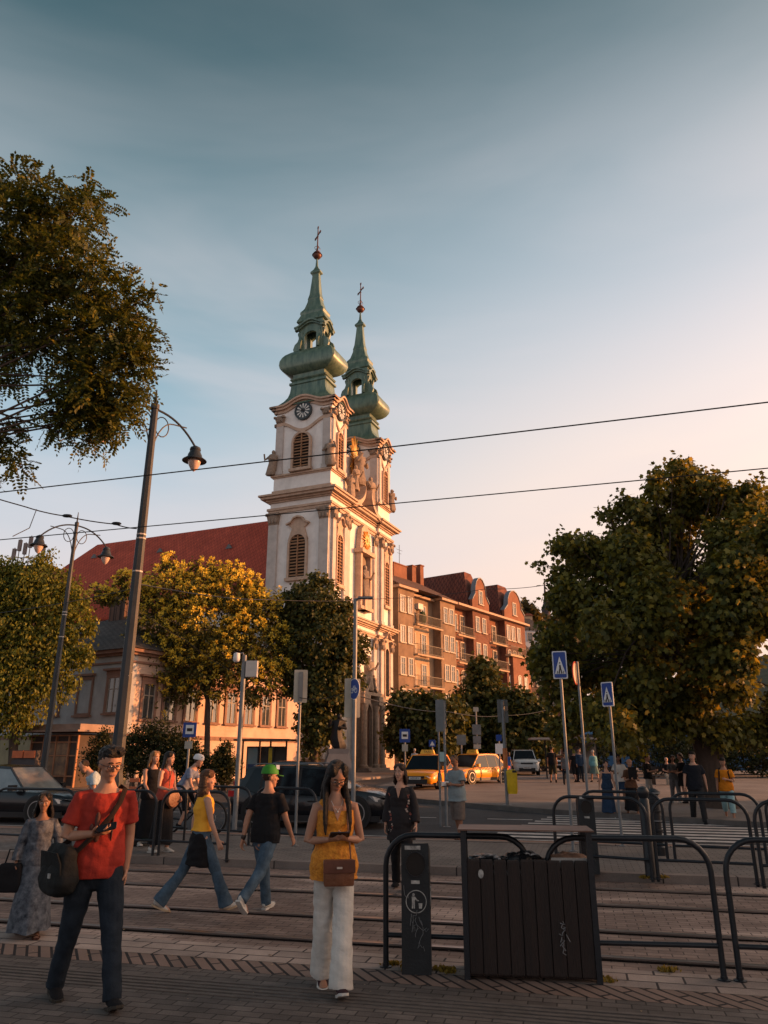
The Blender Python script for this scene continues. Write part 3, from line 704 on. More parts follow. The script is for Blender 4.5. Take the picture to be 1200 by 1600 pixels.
for px, blind in ((30, 0), (85, 0), (132, 1), (177, 0)):
    x = along(px, 1095, pe, de); Mx = ME @ Matrix.Translation((0, -.035, 0))
    if blind:
        a = MB(Mx); band(a, [(x - .5, 3.85), (x + .5, 3.85), (x + .5, 5.6), (x - .5, 5.6)], [(x - .62, 3.75), (x + .62, 3.75), (x + .62, 5.75), (x - .62, 5.75)], -.06, .05)
        a.box(x - .7, x + .7, -.16, .05, 3.64, 3.75); a.box(x - .7, x + .7, -.2, .05, 5.8, 5.92); a.build('blind_window', wtrim, pl)
    else: win(pl, Mx, x, 3.85, .85, 1.75, wtrim, 'rich')
x = along(120, 1175, pe, de); win(pl, ME @ Matrix.Translation((0, -.065, 0)), x, g0 + .6, .95, 1.35, iron, 'plain')
# shop front built on to the grey end, under a flat canopy
wood = mat('orange_wood', (.34, .16, .085), .6, .3, 4, grime=.3)
pz = P(78, 1214, 36.5); pz.z = gz(36.5) + .13
sf = thing('shop_front', 'orange timber shop front with papered glass panes under a flat canopy', 'shop front', pz, R(-24))
m = MB(); m.box(-1.5, 1.5, .05, 1.8, 0, 2.35); m.build('shop_wall', mat('shop_dark', (.06, .045, .04), .8, .3, 3), sf)
m = MB()
for x in (-1.5, -.7, .1, .9, 1.44): m.box(x, x + .07, -.05, .05, 0, 2.3)
for z in (0, .45, 1.35, 1.95, 2.25): m.box(-1.5, 1.5, -.04, .04, z, z + .06)
m.build('timber_frame', wood, sf)
poster = mat('paper_posters', (.33, .2, .11), .7, .6, 2.6, col2=(.07, .06, .06)); rr_ = random.Random(3)
for i, x in enumerate((-1.42, -.62, .18, .98)):
    for z0_, z1_ in ((.52, 1.33), (1.42, 1.93)):
        if (i + int(z0_ * 3)) % 3 == 1: continue
        a = MB(); a.box(x, x + (.68 if i < 3 else .44), -.02, .02, z0_, z1_); a.build('paper_panel', poster, sf)
m = MB(); m.box(-2.0, 2.3, -.9, 1.8, 2.42, 2.5); m.box(-1.8, 1.9, -.4, 1.8, 2.5, 2.78); m.build('canopy', mat('canopy_metal', (.22, .15, .12), .6, .3, 2), sf)
pz = P(35, 1214, 34.5); pz.z = gz(34.5) + .13
kb = thing('newsstand_board', 'small dark stand with two orange topped display boards beside the shop front', 'display stand', pz, R(-14))
m = MB(); m.box(-.6, .6, -.1, .3, .0, 1.2); m.box(-.55, .55, -.05, .25, 1.2, 1.62); m.build('cabinet', mat('dark_cabinet', (.05, .045, .05), .6, .3, 3), kb)
for s in (-1, 1):
    m = MB(); m.box(s * .3 - .27, s * .3 + .27, -.16, -.1, 1.3, 1.6); m.build('board', mat('orange_board', (.5, .13, .05), .6, .3, 4), kb)
# ---- apartment houses along the street
ochre = mat('ochre_render', (.26, .175, .115), .92, .3, .7, col2=(.13, .092, .068), grime=.5, bump=.5, bs=8)
cream = mat('cream_render', (.42, .30, .20), .9, .25, .8, grime=.4, bump=.4, bs=9)
brick = brickmat('red_brick', (.18, .078, .052), (.135, .062, .044), (.10, .055, .045), .28, .09, .01, grime=.3, vert=True)
rend_r = mat('red_render', (.21, .092, .056), .9, .3, .8, grime=.4, bump=.4, bs=9)
rail = mat('rail_iron', (.045, .04, .04), .5, .3, 4)
fr_w = mat('frame_white', (.42, .36, .30), .6, .2, 4)
q0 = (1.4, 72.0); dq = (.585, .811); gq = gz(75)
MQ = frame((q0[0], q0[1], 0), dq)
def sx(px, py=1000): return along(px, py, q0, dq)
SILL = [15.3, 12.3, 9.2, 6.2, 3.2]
def balcony(par, M, x0, x1, z, dep, solid=False):
    m = MB(M); m.box(x0, x1, -dep, .02, z - .22, z - .05); o = m.build('balcony', cream, par)
    m = MB(M)
    m.box(x0, x1, -dep, -dep + .05, z + .9, z + .95); m.box(x0, x1, -dep, -dep + .04, z + .05, z + .09)
    n = max(2, int((x1 - x0) / .16))
    for k in range(n + 1):
        x = x0 + (x1 - x0 - .03) * k / n; m.box(x, x + .025, -dep + .005, -dep + .03, z - .05, z + .9)
    for xe in (x0, x1 - .04): m.box(xe, xe + .04, -dep + .05, 0, z + .9, z + .95)
    m.build('railing', rail, o); return o
def ac_box(par, M, x, z):
    m = MB(M); m.box(x, x + .9, -.42, -.05, z, z + .6); o = m.build('air_conditioner', mat('ac_white', (.5, .48, .45), .5, .15, 6), par)
h1 = thing('apartment_house', 'ochre rendered apartment house with projecting bays and iron balconies next to the church', 'apartment block', (0, 0, 0), 0, 'apartment houses along the street')
xa, xb, xc_, xd = 0, sx(648), sx(689), sx(712)
m = MB(MQ); m.box(0, xd, 1.0, 13, gq, 17.6); m.box(xb + .6, xc_ - .6, .995, 1.2, gq + 3, 14.2); m.build('wall', ochre, h1)
m = MB(MQ); m.box(xb + .01, xc_ - .01, .96, 1.1, gq + 2.2, 14.6); m.build('recess_wall', cream, h1)
m = MB(MQ); m.box(-.01, xb, 0, 1.5, gq, 17.6); m.build('bay', ochre, h1)
m = MB(MQ); m.box(xc_, xd, 0, 1.5, gq, 17.6); m.build('bay', ochre, h1)
m = MB(MQ); m.box(-.35, xb + .2, -.4, 1.2, 17.6, 17.85); m.box(xb + .2, xc_ - .2, .55, 1.4, 17.45, 17.68); m.box(xc_ - .2, xd + .1, -.4, 1.2, 17.6, 17.85); m.build('eaves', mat('eave_paint', (.42, .3, .22), .8, .2, 3), h1)
m = MB(MQ); m.add([(-.4, -.45, 17.86), (xd, -.45, 17.86), (xd, 13.4, 17.86), (-.4, 13.4, 17.86), (-.4, 6.5, 21.6), (xd, 6.5, 21.6)], [(0, 1, 5, 4), (2, 3, 4, 5), (0, 4, 3), (1, 2, 5), (0, 3, 2, 1)])
rf = m.build('roof', tile_b, h1)
for (x, y, z, w_, d__, hh) in ((.4, 5.2, 20.5, 1.3, 1.2, 2.1), (5.8, 4.6, 20, 2.6, 1.5, 2.0), (9.5, 4.6, 20, .8, .8, 2.4), (10.9, 4.4, 20, .7, .8, 2.7)):
    if x + w_ < xd + 2: m = MB(MQ); m.box(x, x + w_, y, y + d__, z, z + hh); m.box(x - .08, x + w_ + .08, y - .08, y + d__ + .08, z + hh, z + hh + .12); m.build('chimney', rend_r, rf)
for (x, y, h_) in ((1.2, 5.6, 3.4), (4.0, 6, 2.2), (7.5, 5, 3.0)):
    m = MB(MQ); m.tube([(x, y, 21), (x, y, 21.5 + h_)], .03, 5)
    if h_ > 2.5: m.tube([(x - .6, y, 20.9 + h_), (x + .6, y, 20.9 + h_)], .02, 4); m.tube([(x - .4, y, 20.5 + h_), (x + .4, y, 20.5 + h_)], .02, 4)
    m.build('antenna', rail, rf)
for i, z in enumerate(SILL):
    for px in (629, 641):
        win(h1, MQ, sx(px), z, .72, 1.55, fr_w, 'plain', pane=pane_w if i in (0, 1) else pane_m)
    for px in (697, 706): win(h1, MQ, sx(px), z, .75, 1.55, fr_w, 'plain')
    Mr = MQ @ Matrix.Translation((0, .95, 0))
    if i < 4:
        for px in (655, 672): win(h1, Mr, sx(px) + .2, z - .75, .8, 2.1, fr_w, 'plain', name='balcony_door')
        balcony(h1, MQ, xb + .02, xc_ - .02, z - .85, .35)
ac_box(h1, Mr, xb + 1.6, 16.2)
m = MB(MQ @ Matrix.Translation((xb + 2.0, .3, 14.5))); m.sphere((0, 0, .75), (.5, .35, .75), 8, 6); m.build('balcony_plant', mat('dark_leaf', (.03, .05, .02), .9, .4, 8), h1)
h2 = thing('apartment_house', 'red brick apartment house with two curved gables, arched windows and balconies', 'apartment block', (0, 0, 0), 0, 'apartment houses along the street')
xe, x1_, x2_, x3_ = sx(824, 1050), sx(740), sx(766), sx(790)
m = MB(MQ); m.box(xd + .003, xe - 2.2, .9, 13, gq, 17.6); m.build('wall', rend_r, h2)
for a, b in ((x1_, x2_), (x3_, xe - .01)):
    m = MB(MQ); m.box(a, b, 0, 2.0, gq, 17.6); m.build('bay', brick, h2)
    # curved gable
    w2 = b - a; pts = [(a, 17.85), (b, 17.85), (b, 18.9)]
    for k in range(9):
        t = math.pi * k / 8; pts.append((a + w2 / 2 + w2 * .34 * math.cos(t), 19.6 + 2.1 * math.sin(t)))
    pts.append((a, 18.9)); m = MB(MQ); m.prism(pts, -.02, .35); gb = m.build('gable', rend_r, h2)
    m = MB(MQ); pp = pts[2:]; m.prism([(x, z + .12) for x, z in pp] + [(x, z) for x, z in reversed(pp)], -.12, .5); m.build('coping', mat('zinc', (.16, .2, .24), .5, .2, 3), gb)
    win(h2, MQ @ Matrix.Translation((0, -.02, 0)), a + w2 / 2, 18.6, .8, 1.5, fr_w)
    m = MB(MQ); m.add([(a - .6, .33, 17.86), (b + .6, .33, 17.86), (b + .6, 12, 17.86), (a - .6, 12, 17.86), (a + w2 * .3, 1.6, 22.6), (b - w2 * .3, 1.6, 22.6), (b - w2 * .3, 9, 22.6), (a + w2 * .3, 9, 22.6)], [(0, 1, 5, 4), (1, 2, 6, 5), (2, 3, 7, 6), (3, 0, 4, 7), (4, 5, 6, 7), (0, 3, 2, 1)])
    m.build('roof', tile_r, h2)
m = MB(MQ); m.box(xd + .1, xe + .5, -.5, 1.0, 17.6, 17.84); m.build('eaves', mat('eave_paint', (.42, .3, .22), .8, .2, 3), h2)
m = MB(MQ); m.add([(xd + .2, -.3, 17.87), (xe, .4, 17.87), (xe, 12.8, 17.87), (xd + .2, 12.8, 17.87), (xd + .2, 6.5, 20.9), (xe - 2, 6.5, 20.9)], [(0, 1, 5, 4), (1, 2, 5), (2, 3, 4, 5), (0, 4, 3), (0, 3, 2, 1)])
m.build('roof', tile_r, h2)
Mr = MQ @ Matrix.Translation((0, .88, 0))
pink_w = mat('white_shutter', (.5, .5, .5), .6, .15, 4)
for i, z in enumerate(SILL):
    for px in (722, 733): win(h2, Mr, sx(px), z - .3, .8, 1.8, fr_w, 'plain', arch=i > 1)
    for px in (747, 757): win(h2, MQ, sx(px), z, .75, 1.6, fr_w, 'plain', arch=i > 1)
    for px in (772, 782): win(h2, Mr, sx(px), z - .5, .85, 1.9, fr_w, 'plain', arch=i > 1, name='balcony_door')
    for px in (797, 804.5, 813): win(h2, MQ, sx(px, 1040), z, .8, 1.7, fr_w, 'plain', arch=i > 0, pane=pink_w if i > 1 else pane_w)
    if i < 4:
        balcony(h2, MQ, xd + .3, x1_ - .05, z - .85, .25); balcony(h2, MQ, x2_ + .02, x3_ - .02, z - .85, .35)
m = MB(MQ); m.box(x3_ - .2, xe + .6, -.7, .02, 13.2, 13.45); m.build('ledge', cream, h2)
balcony(h2, MQ, x3_, xe + .5, 13.5, .68)
m = MB(MQ); m.prism([(x3_ + .8, gq), (xe - .1, gq), (xe - .1, 13.2), (x3_ + .8, 13.2)], -.45, .02); m.build('oriel', rend_r, h2)
for i, z in enumerate(SILL[2:]):
    for px in (804.5, 814): win(h2, MQ @ Matrix.Translation((0, -.45, 0)), sx(px, 1040) + .2, z, .8, 1.8, fr_w, 'plain', arch=True, pane=pink_w)
# ---- houses further off
def house(name, label, px, py_top, py_base, Y, wpx, rz, wallm, roofm, roofh, floors=3, dep=9, flat=False, cat='house', group='houses beyond the street'):
    b = P(px, py_base, Y); tp = P(px, py_top, Y).z; wd = wpx * mpp(py_base, Y)
    t = thing(name, label, cat, b, rz, group); H = tp - b.z
    m = MB(); m.box(-wd / 2, wd / 2, 0, dep, 0, H); m.build('wall', wallm, t)
    m = MB()
    if flat: m.box(-wd / 2 - .2, wd / 2 + .2, -.2, dep + .2, H, H + .3)
    else: m.add([(-wd / 2 - .3, -.3, H), (wd / 2 + .3, -.3, H), (wd / 2 + .3, dep + .3, H), (-wd / 2 - .3, dep + .3, H), (-wd / 4, dep / 2, H + roofh), (wd / 4, dep / 2, H + roofh)], [(0, 1, 5, 4), (1, 2, 5), (2, 3, 4, 5), (3, 0, 4), (0, 3, 2, 1)])
    m.build('roof', roofm, t)
    nx_ = max(2, int(wd / 2.4)); fh = H / floors
    for f in range(floors):
        for k in range(nx_): win(t, Matrix(), -wd / 2 + wd * (k + .5) / nx_, f * fh + fh * .3, .95, min(1.5, fh * .5), fr_w)
    return t
wh = mat('white_render', (.5, .5, .52), .8, .12, 1, grime=.3)
house('villa', 'white villa with grey roof high on the hill above the last brick bay', 838, 985, 1030, 150, 34, R(12), wh, tile_d, 3.2, 2)
house('villa', 'house with low orange tiled roof on the hill just left of the white villa', 822, 962, 1010, 165, 26, R(5), cream, tile_r, 2.6, 2)
house('town_house', 'brown town house with dark slate roof between brick bay and the plane tree', 842, 1050, 1180, 112, 40, R(25), mat('brown_render', (.13, .085, .07), .9, .3, 1), tile_d, 6, 4)
house('brick_building', 'red brick building seen behind the bus shelter and crossing sign', 886, 1078, 1190, 96, 62, R(-8), brick, tile_b, 2.5, 3)
# thin spire tower on the hill skyline
b = P(856, 990, 185); t = thing('hilltop_tower', 'thin dark spire far off on the hill skyline beside the plane tree', 'tower', b)
m = MB(); m.lathe([(1.6, -4), (1.5, 3), (1.9, 3.4), (1.0, 5), (1.3, 6), (.5, 8), (.25, 11), (.1, 14)], 10); m.build('spire', mat('far_slate', (.07, .055, .06), .8, .2, .5), t, smooth=True)
# chimney stacks / aerials far left, tops above the tree
b = P(42, 875, 62); t = thing('rooftop_aerials', 'cluster of mobile antennas on a rooftop rising behind the left tree', 'antenna mast', b)
m = MB()
for k, (x, h_) in enumerate(((-1.2, 1.1), (-.8, 1.9), (-.3, 1.6), (.1, 2.2), (.9, 1.9), (1.3, 1.2))):
    m.tube([(x, 0, -1.5), (x, 0, h_)], .04, 5); m.box(x - .14, x + .14, -.12, .1, h_ - 1.1, h_ - .1)
m.tube([(-1.4, 0, .2), (1.5, 0, .2)], .04, 5); m.build('panel_antennas', mat('mast_grey', (.18, .15, .15), .7, .2, 3), t)
m = MB(); m.box(-2.6, 2.6, -.5, 4, -9, -.6); m.build('roof_block', rend_r, t)
# unseen houses added right of the view to put the square in evening shade
rnd = random.Random(5)
for i, (x, y0, y1, hgt, col) in enumerate(((38, -34, -12, 8.0, ochre), (40, -12, 9, 7.6, cream), (41, 9, 30, 7.4, rend_r))):
    t = thing('town_house', ['ochre', 'cream', 'red'][i] + ' rendered house out of view on the right, added to shade the square', 'house', (x, 0, 0), 0, 'unseen houses added to shade the square')
    m = MB(); m.box(0, 12, y0, y1, 0, hgt); m.build('wall', col, t)
    m = MB(); m.add([(-.4, y0, hgt), (12.4, y0, hgt), (12.4, y1, hgt), (-.4, y1, hgt), (6, y0, hgt + 1.0), (6, y1, hgt + 1.0)], [(0, 4, 5, 3), (1, 2, 5, 4), (0, 1, 4), (2, 3, 5), (0, 3, 2, 1)]); m.build('roof', tile_b, t)
    Mw = frame((0, y1, 0), (0, -1))
    for f in range(3):
        for k in range(5): win(t, Mw, (y1 - y0) * (k + .5) / 5, 1.0 + f * 2.6, 1.0, 1.5, fr_w)
# ---------------------------------------------------------------- trees
def leafmat(name, c1, c2, tr=.35, c3=None):
    m = bpy.data.materials.new(name); m.use_nodes = True; t = m.node_tree; b = t.nodes['Principled BSDF']; o = t.nodes['Material Output']
    g = t.nodes.new('ShaderNodeNewGeometry'); r = t.nodes.new('ShaderNodeValToRGB'); e = r.color_ramp.elements
    e[0].color = (*c1, 1); e[1].color = (*c2, 1)
    if c3: x = e.new(.93); x.color = (*c2, 1); e[2].color = (*c3, 1)
    t.links.new(g.outputs['Random Per Island'], r.inputs[0]); t.links.new(r.outputs[0], b.inputs['Base Color'])
    b.inputs['Roughness'].default_value = .55; b.inputs['Specular IOR Level'].default_value = .3
    tl = t.nodes.new('ShaderNodeBsdfTranslucent'); sc = t.nodes.new('ShaderNodeVectorMath'); sc.operation = 'MULTIPLY'; sc.inputs[1].default_value = (1.3, 1.1, .5)
    t.links.new(r.outputs[0], sc.inputs[0]); t.links.new(sc.outputs[0], tl.inputs[0])
    mx_ = t.nodes.new('ShaderNodeMixShader'); mx_.inputs[0].default_value = tr
    t.links.new(b.outputs[0], mx_.inputs[1]); t.links.new(tl.outputs[0], mx_.inputs[2]); t.links.new(mx_.outputs[0], o.inputs['Surface'])
    return m
LEAF = {'leaf': np.array([(0, 0, 0), (.5, .28, .05), (1, 0, -.06), (.5, -.28, .05)]),
        'lobed': np.array([(0, 0, 0), (.12, .34, .03), (.42, .3, 0), (.62, .5, -.05), (.68, .2, 0), (1, 0, -.1), (.68, -.2, 0), (.62, -.5, -.05), (.42, -.3, 0), (.12, -.34, .03)])}
def foliage(name, cen, u, v, nrm, size, shape, m, parent):
    T = LEAF[shape]; n = len(cen); k = len(T)
    V = cen[:, None, :] + size[:, None, None] * (T[None, :, 0, None] * u[:, None, :] + T[None, :, 1, None] * v[:, None, :] + T[None, :, 2, None] * nrm[:, None, :])
    me = bpy.data.meshes.new(name); me.vertices.add(n * k); me.loops.add(n * k); me.polygons.add(n)
    me.vertices.foreach_set('co', V.astype(np.float32).ravel()); me.loops.foreach_set('vertex_index', np.arange(n * k, dtype=np.int32))
    me.polygons.foreach_set('loop_start', np.arange(0, n * k, k, dtype=np.int32))
    try: me.polygons.foreach_set('loop_total', np.full(n, k, dtype=np.int32))
    except Exception: pass
    me.materials.append(m); me.update(calc_edges=True); return put(name, me, parent)
def unit(a): return a / np.maximum(1e-6, np.linalg.norm(a, axis=1))[:, None]
def lump(d, seed):
    return .5 * np.sin(d[:, 0] * 4.1 + seed) * np.sin(d[:, 1] * 3.7 + seed * 1.7 + 1) + .35 * np.sin(d[:, 2] * 5.3 + seed * .7) * np.sin(d[:, 0] * 6.1 + 2) + .3 * np.sin(d[:, 1] * 9.3 + seed) * np.sin(d[:, 2] * 8.1 + d[:, 0] * 7)
def sample(blobs, ncl, per, spread, seed, shell=.5, rough=.22, zflat=1.0):
    rg = np.random.default_rng(seed); w_ = np.array([b[3] ** 2 for b in blobs]); w_ /= w_.sum()
    idx = rg.choice(len(blobs), ncl, p=w_); B = np.array([(b[0], b[1], b[2]) for b in blobs])[idx]; Rr = np.array([b[3] for b in blobs])[idx]
    D = np.array([(b[4] if len(b) > 4 else 1.0) for b in blobs])[idx]
    d = unit(rg.normal(size=(ncl, 3))); r = Rr * (1 - shell * rg.random(ncl) ** 1.4) * (1 + rough * lump(d + idx[:, None] * .37, seed))
    c = B + d * r[:, None] * np.stack([np.ones(ncl), D, np.full(ncl, zflat)], 1)
    cc = np.repeat(c, per, 0) + rg.normal(size=(ncl * per, 3)) * spread; dd_ = np.repeat(d, per, 0)
    return cc, dd_, c, d, rg
def crown(name, blobs, ncl, per, spread, size, shape, m, parent, seed=1, droop=.3, **kw):
    cc, dd_, c, d, rg = sample(blobs, ncl, per, spread, seed, **kw); n = len(cc)
    nr = unit(dd_ * .5 + np.array([0, 0, .55]) + rg.normal(size=(n, 3)) * .65)
    u = unit(np.cross(nr, rg.normal(size=(n, 3))) + dd_ * .3 - np.array([0, 0, droop])); v = np.cross(nr, u); v = unit(v); nr = np.cross(u, v)
    sz = size * (.65 + .6 * rg.random(n))
    return foliage(name, cc, u, v, nr, sz, shape, m, parent), c, d
bark = mat('bark', (.07, .05, .04), .95, .45, 3, bump=1.2, bs=14, stretch=(1, 1, .3))
def pxb(lst):
    """(px, py, Y, r_px, depth factor) -> world blobs"""
    o = []
    for b in lst:
        p = P(b[0], b[1], b[2]); o.append((p.x, p.y, p.z, b[3] * mpp(b[1], b[2]), b[4] if len(b) > 4 else 1.0))
    return o
def tree(name, label, base, blobs, tr_r, ncl, per, spread, size, shape, m, seed=1, group=None, limbs=True, trunk_top=None, cat='tree', **kw):
    t = thing(name, label, cat, base, 0, group); loc = [(b[0] - base.x, b[1] - base.y, b[2] - base.z, b[3], b[4]) for b in blobs]
    cen = np.average(np.array([l[:3] for l in loc]), axis=0, weights=[l[3] ** 2 for l in loc]); top = Vector(cen) if trunk_top is None else Vector(trunk_top)
    k = MB(); rnd = random.Random(seed)
    mid_ = Vector((top.x * .35 + rnd.uniform(-.1, .1), top.y * .35, top.z * .5))
    k.tube([(0, 0, -.1), (0, 0, .25), mid_ * .5 + Vector((0, 0, .05)), mid_, top], [tr_r * 1.5, tr_r * 1.1, tr_r, tr_r * .85, tr_r * .45], 10)
    if limbs:
        tr0 = tr_r
        for l in loc:
            tr_r = tr0 * min(1, .12 + .35 * l[3])
            if l[3] < .5 and rnd.random() < .5: continue
            e = Vector(l[:3]); s_ = mid_.lerp(top, rnd.uniform(.1, .7)); q = s_.lerp(e, .5) + Vector((rnd.uniform(-.3, .3), rnd.uniform(-.3, .3), .15 * l[3]))
            k.tube([s_, q, e], [tr_r * .5, tr_r * .32, tr_r * .12], 6)
            for j in range(4):
                a = Vector((rnd.uniform(-1, 1), rnd.uniform(-1, 1), rnd.uniform(-.3, 1))).normalized() * l[3] * .8
                k.tube([e.lerp(q, .3), e + a * .5 + Vector((0, 0, .1)), e + a], [tr_r * .16, tr_r * .1, tr_r * .04], 5)
    k.build('trunk', bark, t, smooth=True)
    c, cc, d = crown('crown', loc, ncl, per, spread, size, shape, m, t, seed, **kw)
    return t, loc, cc, d
# big plane tree on the right
lp = leafmat('plane_leaf', (.035, .045, .012), (.18, .17, .032), .4, (.36, .27, .045))
base = G(1128, 1262, .13)
YT = base.y
rq = random.Random(11); lst = [(1065, 742, 17), (1085, 765, 20), (1050, 775, 20), (1075, 800, 34), (1110, 790, 22), (1120, 770, 14), (1150, 785, 16), (1175, 770, 18), (1165, 805, 26), (1200, 790, 20), (1215, 830, 40), (1140, 840, 40), (1040, 825, 26),
       (1010, 805, 16), (990, 795, 13), (965, 805, 12), (1000, 835, 24), (970, 850, 20), (945, 860, 14), (915, 855, 15), (890, 850, 12), (870, 850, 7), (900, 880, 20), (930, 885, 24), (880, 900, 14), (965, 885, 28), (1010, 880, 36), (895, 925, 20), (925, 930, 30), (880, 950, 15), (870, 935, 8),
       (900, 970, 24), (940, 975, 36), (865, 1000, 16), (885, 1020, 22), (848, 1020, 12), (855, 1050, 18), (890, 1060, 28), (870, 1090, 20), (905, 1105, 26), (930, 1050, 40), (850, 985, 8)]
for k in range(34): lst.append((rq.uniform(960, 1250), rq.uniform(860, 1130), rq.uniform(34, 52)))
for k in range(16): lst.append((rq.uniform(1030, 1230), rq.uniform(820, 960), rq.uniform(34, 50)))
for k in range(12): lst.append((880 + k * 30, rq.uniform(1118, 1148), rq.uniform(16, 28)))
outl = [(850, 1075), (835, 1030), (848, 1000), (870, 960), (865, 930), (885, 900), (852, 880), (880, 850), (905, 838), (930, 850), (960, 850), (975, 830), (945, 800), (985, 780), (1005, 800), (1020, 770), (1022, 748), (1045, 735), (1068, 722), (1080, 745), (1100, 745), (1125, 750), (1122, 775), (1155, 772), (1180, 762), (1200, 778), (1225, 790)]
for i in range(len(outl) - 1):
    for k in range(3): f = rq.random(); lst.append((outl[i][0] + (outl[i + 1][0] - outl[i][0]) * f + rq.uniform(-6, 8), outl[i][1] + (outl[i + 1][1] - outl[i][1]) * f + rq.uniform(-4, 12), rq.uniform(4.5, 10)))
B = pxb([(a, b, YT + (rq.uniform(-4.5, 3) if c > 25 else rq.uniform(-1.5, 1.5)), c * (.88 if c > 18 else 1), 1.1) for a, b, c in lst])
tree('plane_tree', 'very large broad plane tree with lobed leaves filling the right side', base, B, .40, 19000, 6, .15, .17, 'lobed', lp, 3, rough=.5, shell=.8, droop=.5, trunk_top=(-1.2, 0, 7.5))
# near branches hanging in from the upper left: feathery compound leaves
lf = leafmat('locust_leaf', (.022, .030, .007), (.10, .115, .02), .45, (.24, .20, .035))
YN = 10.5
base = Vector((-8.6, 9.6, 0))
t = thing('locust_tree', 'near tree with feathery leaves whose crown hangs in at the upper left', 'tree', base)
B = pxb([(15, 290, YN, 52), (60, 330, YN, 62), (110, 335, YN, 62), (140, 300, YN, 24), (20, 380, YN, 85), (90, 420, YN, 85), (150, 440, YN, 62), (190, 480, YN, 55), (210, 520, YN, 36), (150, 530, YN, 80), (60, 500, YN, 90), (0, 500, YN, 70), (200, 570, YN, 40), (150, 620, YN, 62), (110, 640, YN, 42), (180, 650, YN, 34), (140, 690, YN, 24), (165, 600, YN, 50), (205, 610, YN, 30), (120, 590, YN, 45), (215, 560, YN, 26), (95, 650, YN, 26), (150, 655, YN, 40), (235, 465, YN, 12), (225, 540, YN, 18), (-60, 420, YN, 120), (20, 560, YN, 28), (-5, 590, YN, 26), (0, 690, YN, 34), (30, 725, YN, 22), (-40, 720, YN, 50), (10, 660, YN, 20)])
B = [(a - base.x, b - base.y, c - base.z, d * .86, .9) for a, b, c, d, e in B]
cc, dd_, cx_, d, rg = sample(B, 4000, 1, .08, 7, shell=.8, rough=.45)
NL = 15; n = len(cc)
ax = unit(dd_ * .8 + rg.normal(size=(n, 3)) * .6 + np.array([0, 0, -.35])); up = unit(rg.normal(size=(n, 3)) * .5 + np.array([0, 0, 1])); sd_ = unit(np.cross(ax, up)); up = np.cross(sd_, ax)
Ls = .20 + .12 * rg.random(n)
cs, us, vs_, ns, ss = [], [], [], [], []
for k in range(NL):
    f = (k // 2 + .7) / (NL / 2 + .2); sgn = 1 if k % 2 else -1
    if k == NL - 1: dirv = ax
    else: dirv = unit(ax * .45 + sd_ * sgn * .9 + up * rg.normal(size=(n, 1)) * .15)
    cs.append(cc + ax * (Ls * f)[:, None] - np.array([0, 0, 1]) * (Ls * f * f * .25)[:, None]); us.append(dirv); nn_ = unit(up + rg.normal(size=(n, 3)) * .3); v_ = unit(np.cross(nn_, dirv)); vs_.append(v_); ns.append(np.cross(dirv, v_)); ss.append(np.full(n, .075) * (.8 + .4 * rg.random(n)))
foliage('crown', np.concatenate(cs), np.concatenate(us), np.concatenate(vs_), np.concatenate(ns), np.concatenate(ss), 'leaf', lf, t)
k = MB(); rnd = random.Random(4)
k.tube([(0, 0, -.1), (.05, 0, 2), (.3, .1, 4.2), (.6, .3, 7)], [.32, .24, .2, .12], 10)
for b in B:
    e = Vector(b[:3]); s_ = Vector((.3, .1, 4.2)).lerp(Vector((.6, .3, 7)), rnd.random()); q = s_.lerp(e, .5) + Vector((0, 0, .25))
    k.tube([s_, q, e, e + (e - q).normalized() * b[3] * .6 - Vector((0, 0, .1))], [.03, .018, .010, .005], 6)
    for j in range(1):
        a = Vector((rnd.uniform(-.3, 1), rnd.uniform(-1, 1), rnd.uniform(-.8, .6))).normalized() * b[3] * 1.15; k.tube([e, e + a * .5 + Vector((0, 0, .04)), e + a], [.012, .008, .003], 4)
k.build('trunk', bark, t, smooth=True)
# left background tree with narrow pale leaves
l2 = leafmat('willow_leaf', (.05, .065, .012), (.19, .21, .035), .45, (.38, .36, .06))
base = G(18, 1232, .1); YL = base.y
B = pxb([(20, 930, YL, 52), (60, 920, YL, 48), (100, 960, YL, 42), (-30, 960, YL, 80), (40, 1000, YL, 70), (100, 1020, YL, 38), (10, 1060, YL, 70), (70, 1070, YL, 42), (-60, 1070, YL, 80), (25, 1115, YL, 42), (-20, 900, YL, 40), (110, 925, YL + 1, 26), (70, 885, YL, 16), (20, 893, YL, 14)])
for k in range(26): q = [(-10, 885), (20, 878), (45, 890), (70, 872), (95, 905), (125, 930), (140, 975), (135, 1020), (110, 1060)][k % 9]; B += pxb([(q[0] + rq.uniform(-16, 10), q[1] + rq.uniform(-10, 16), YL, rq.uniform(6, 12))])
tree('willow_tree', 'bushy yellow green tree at the far left behind the second street lamp', base, B, .2, 5200, 8, .14, .19, 'leaf', l2, 5, rough=.3, droop=1.0, shell=.8)
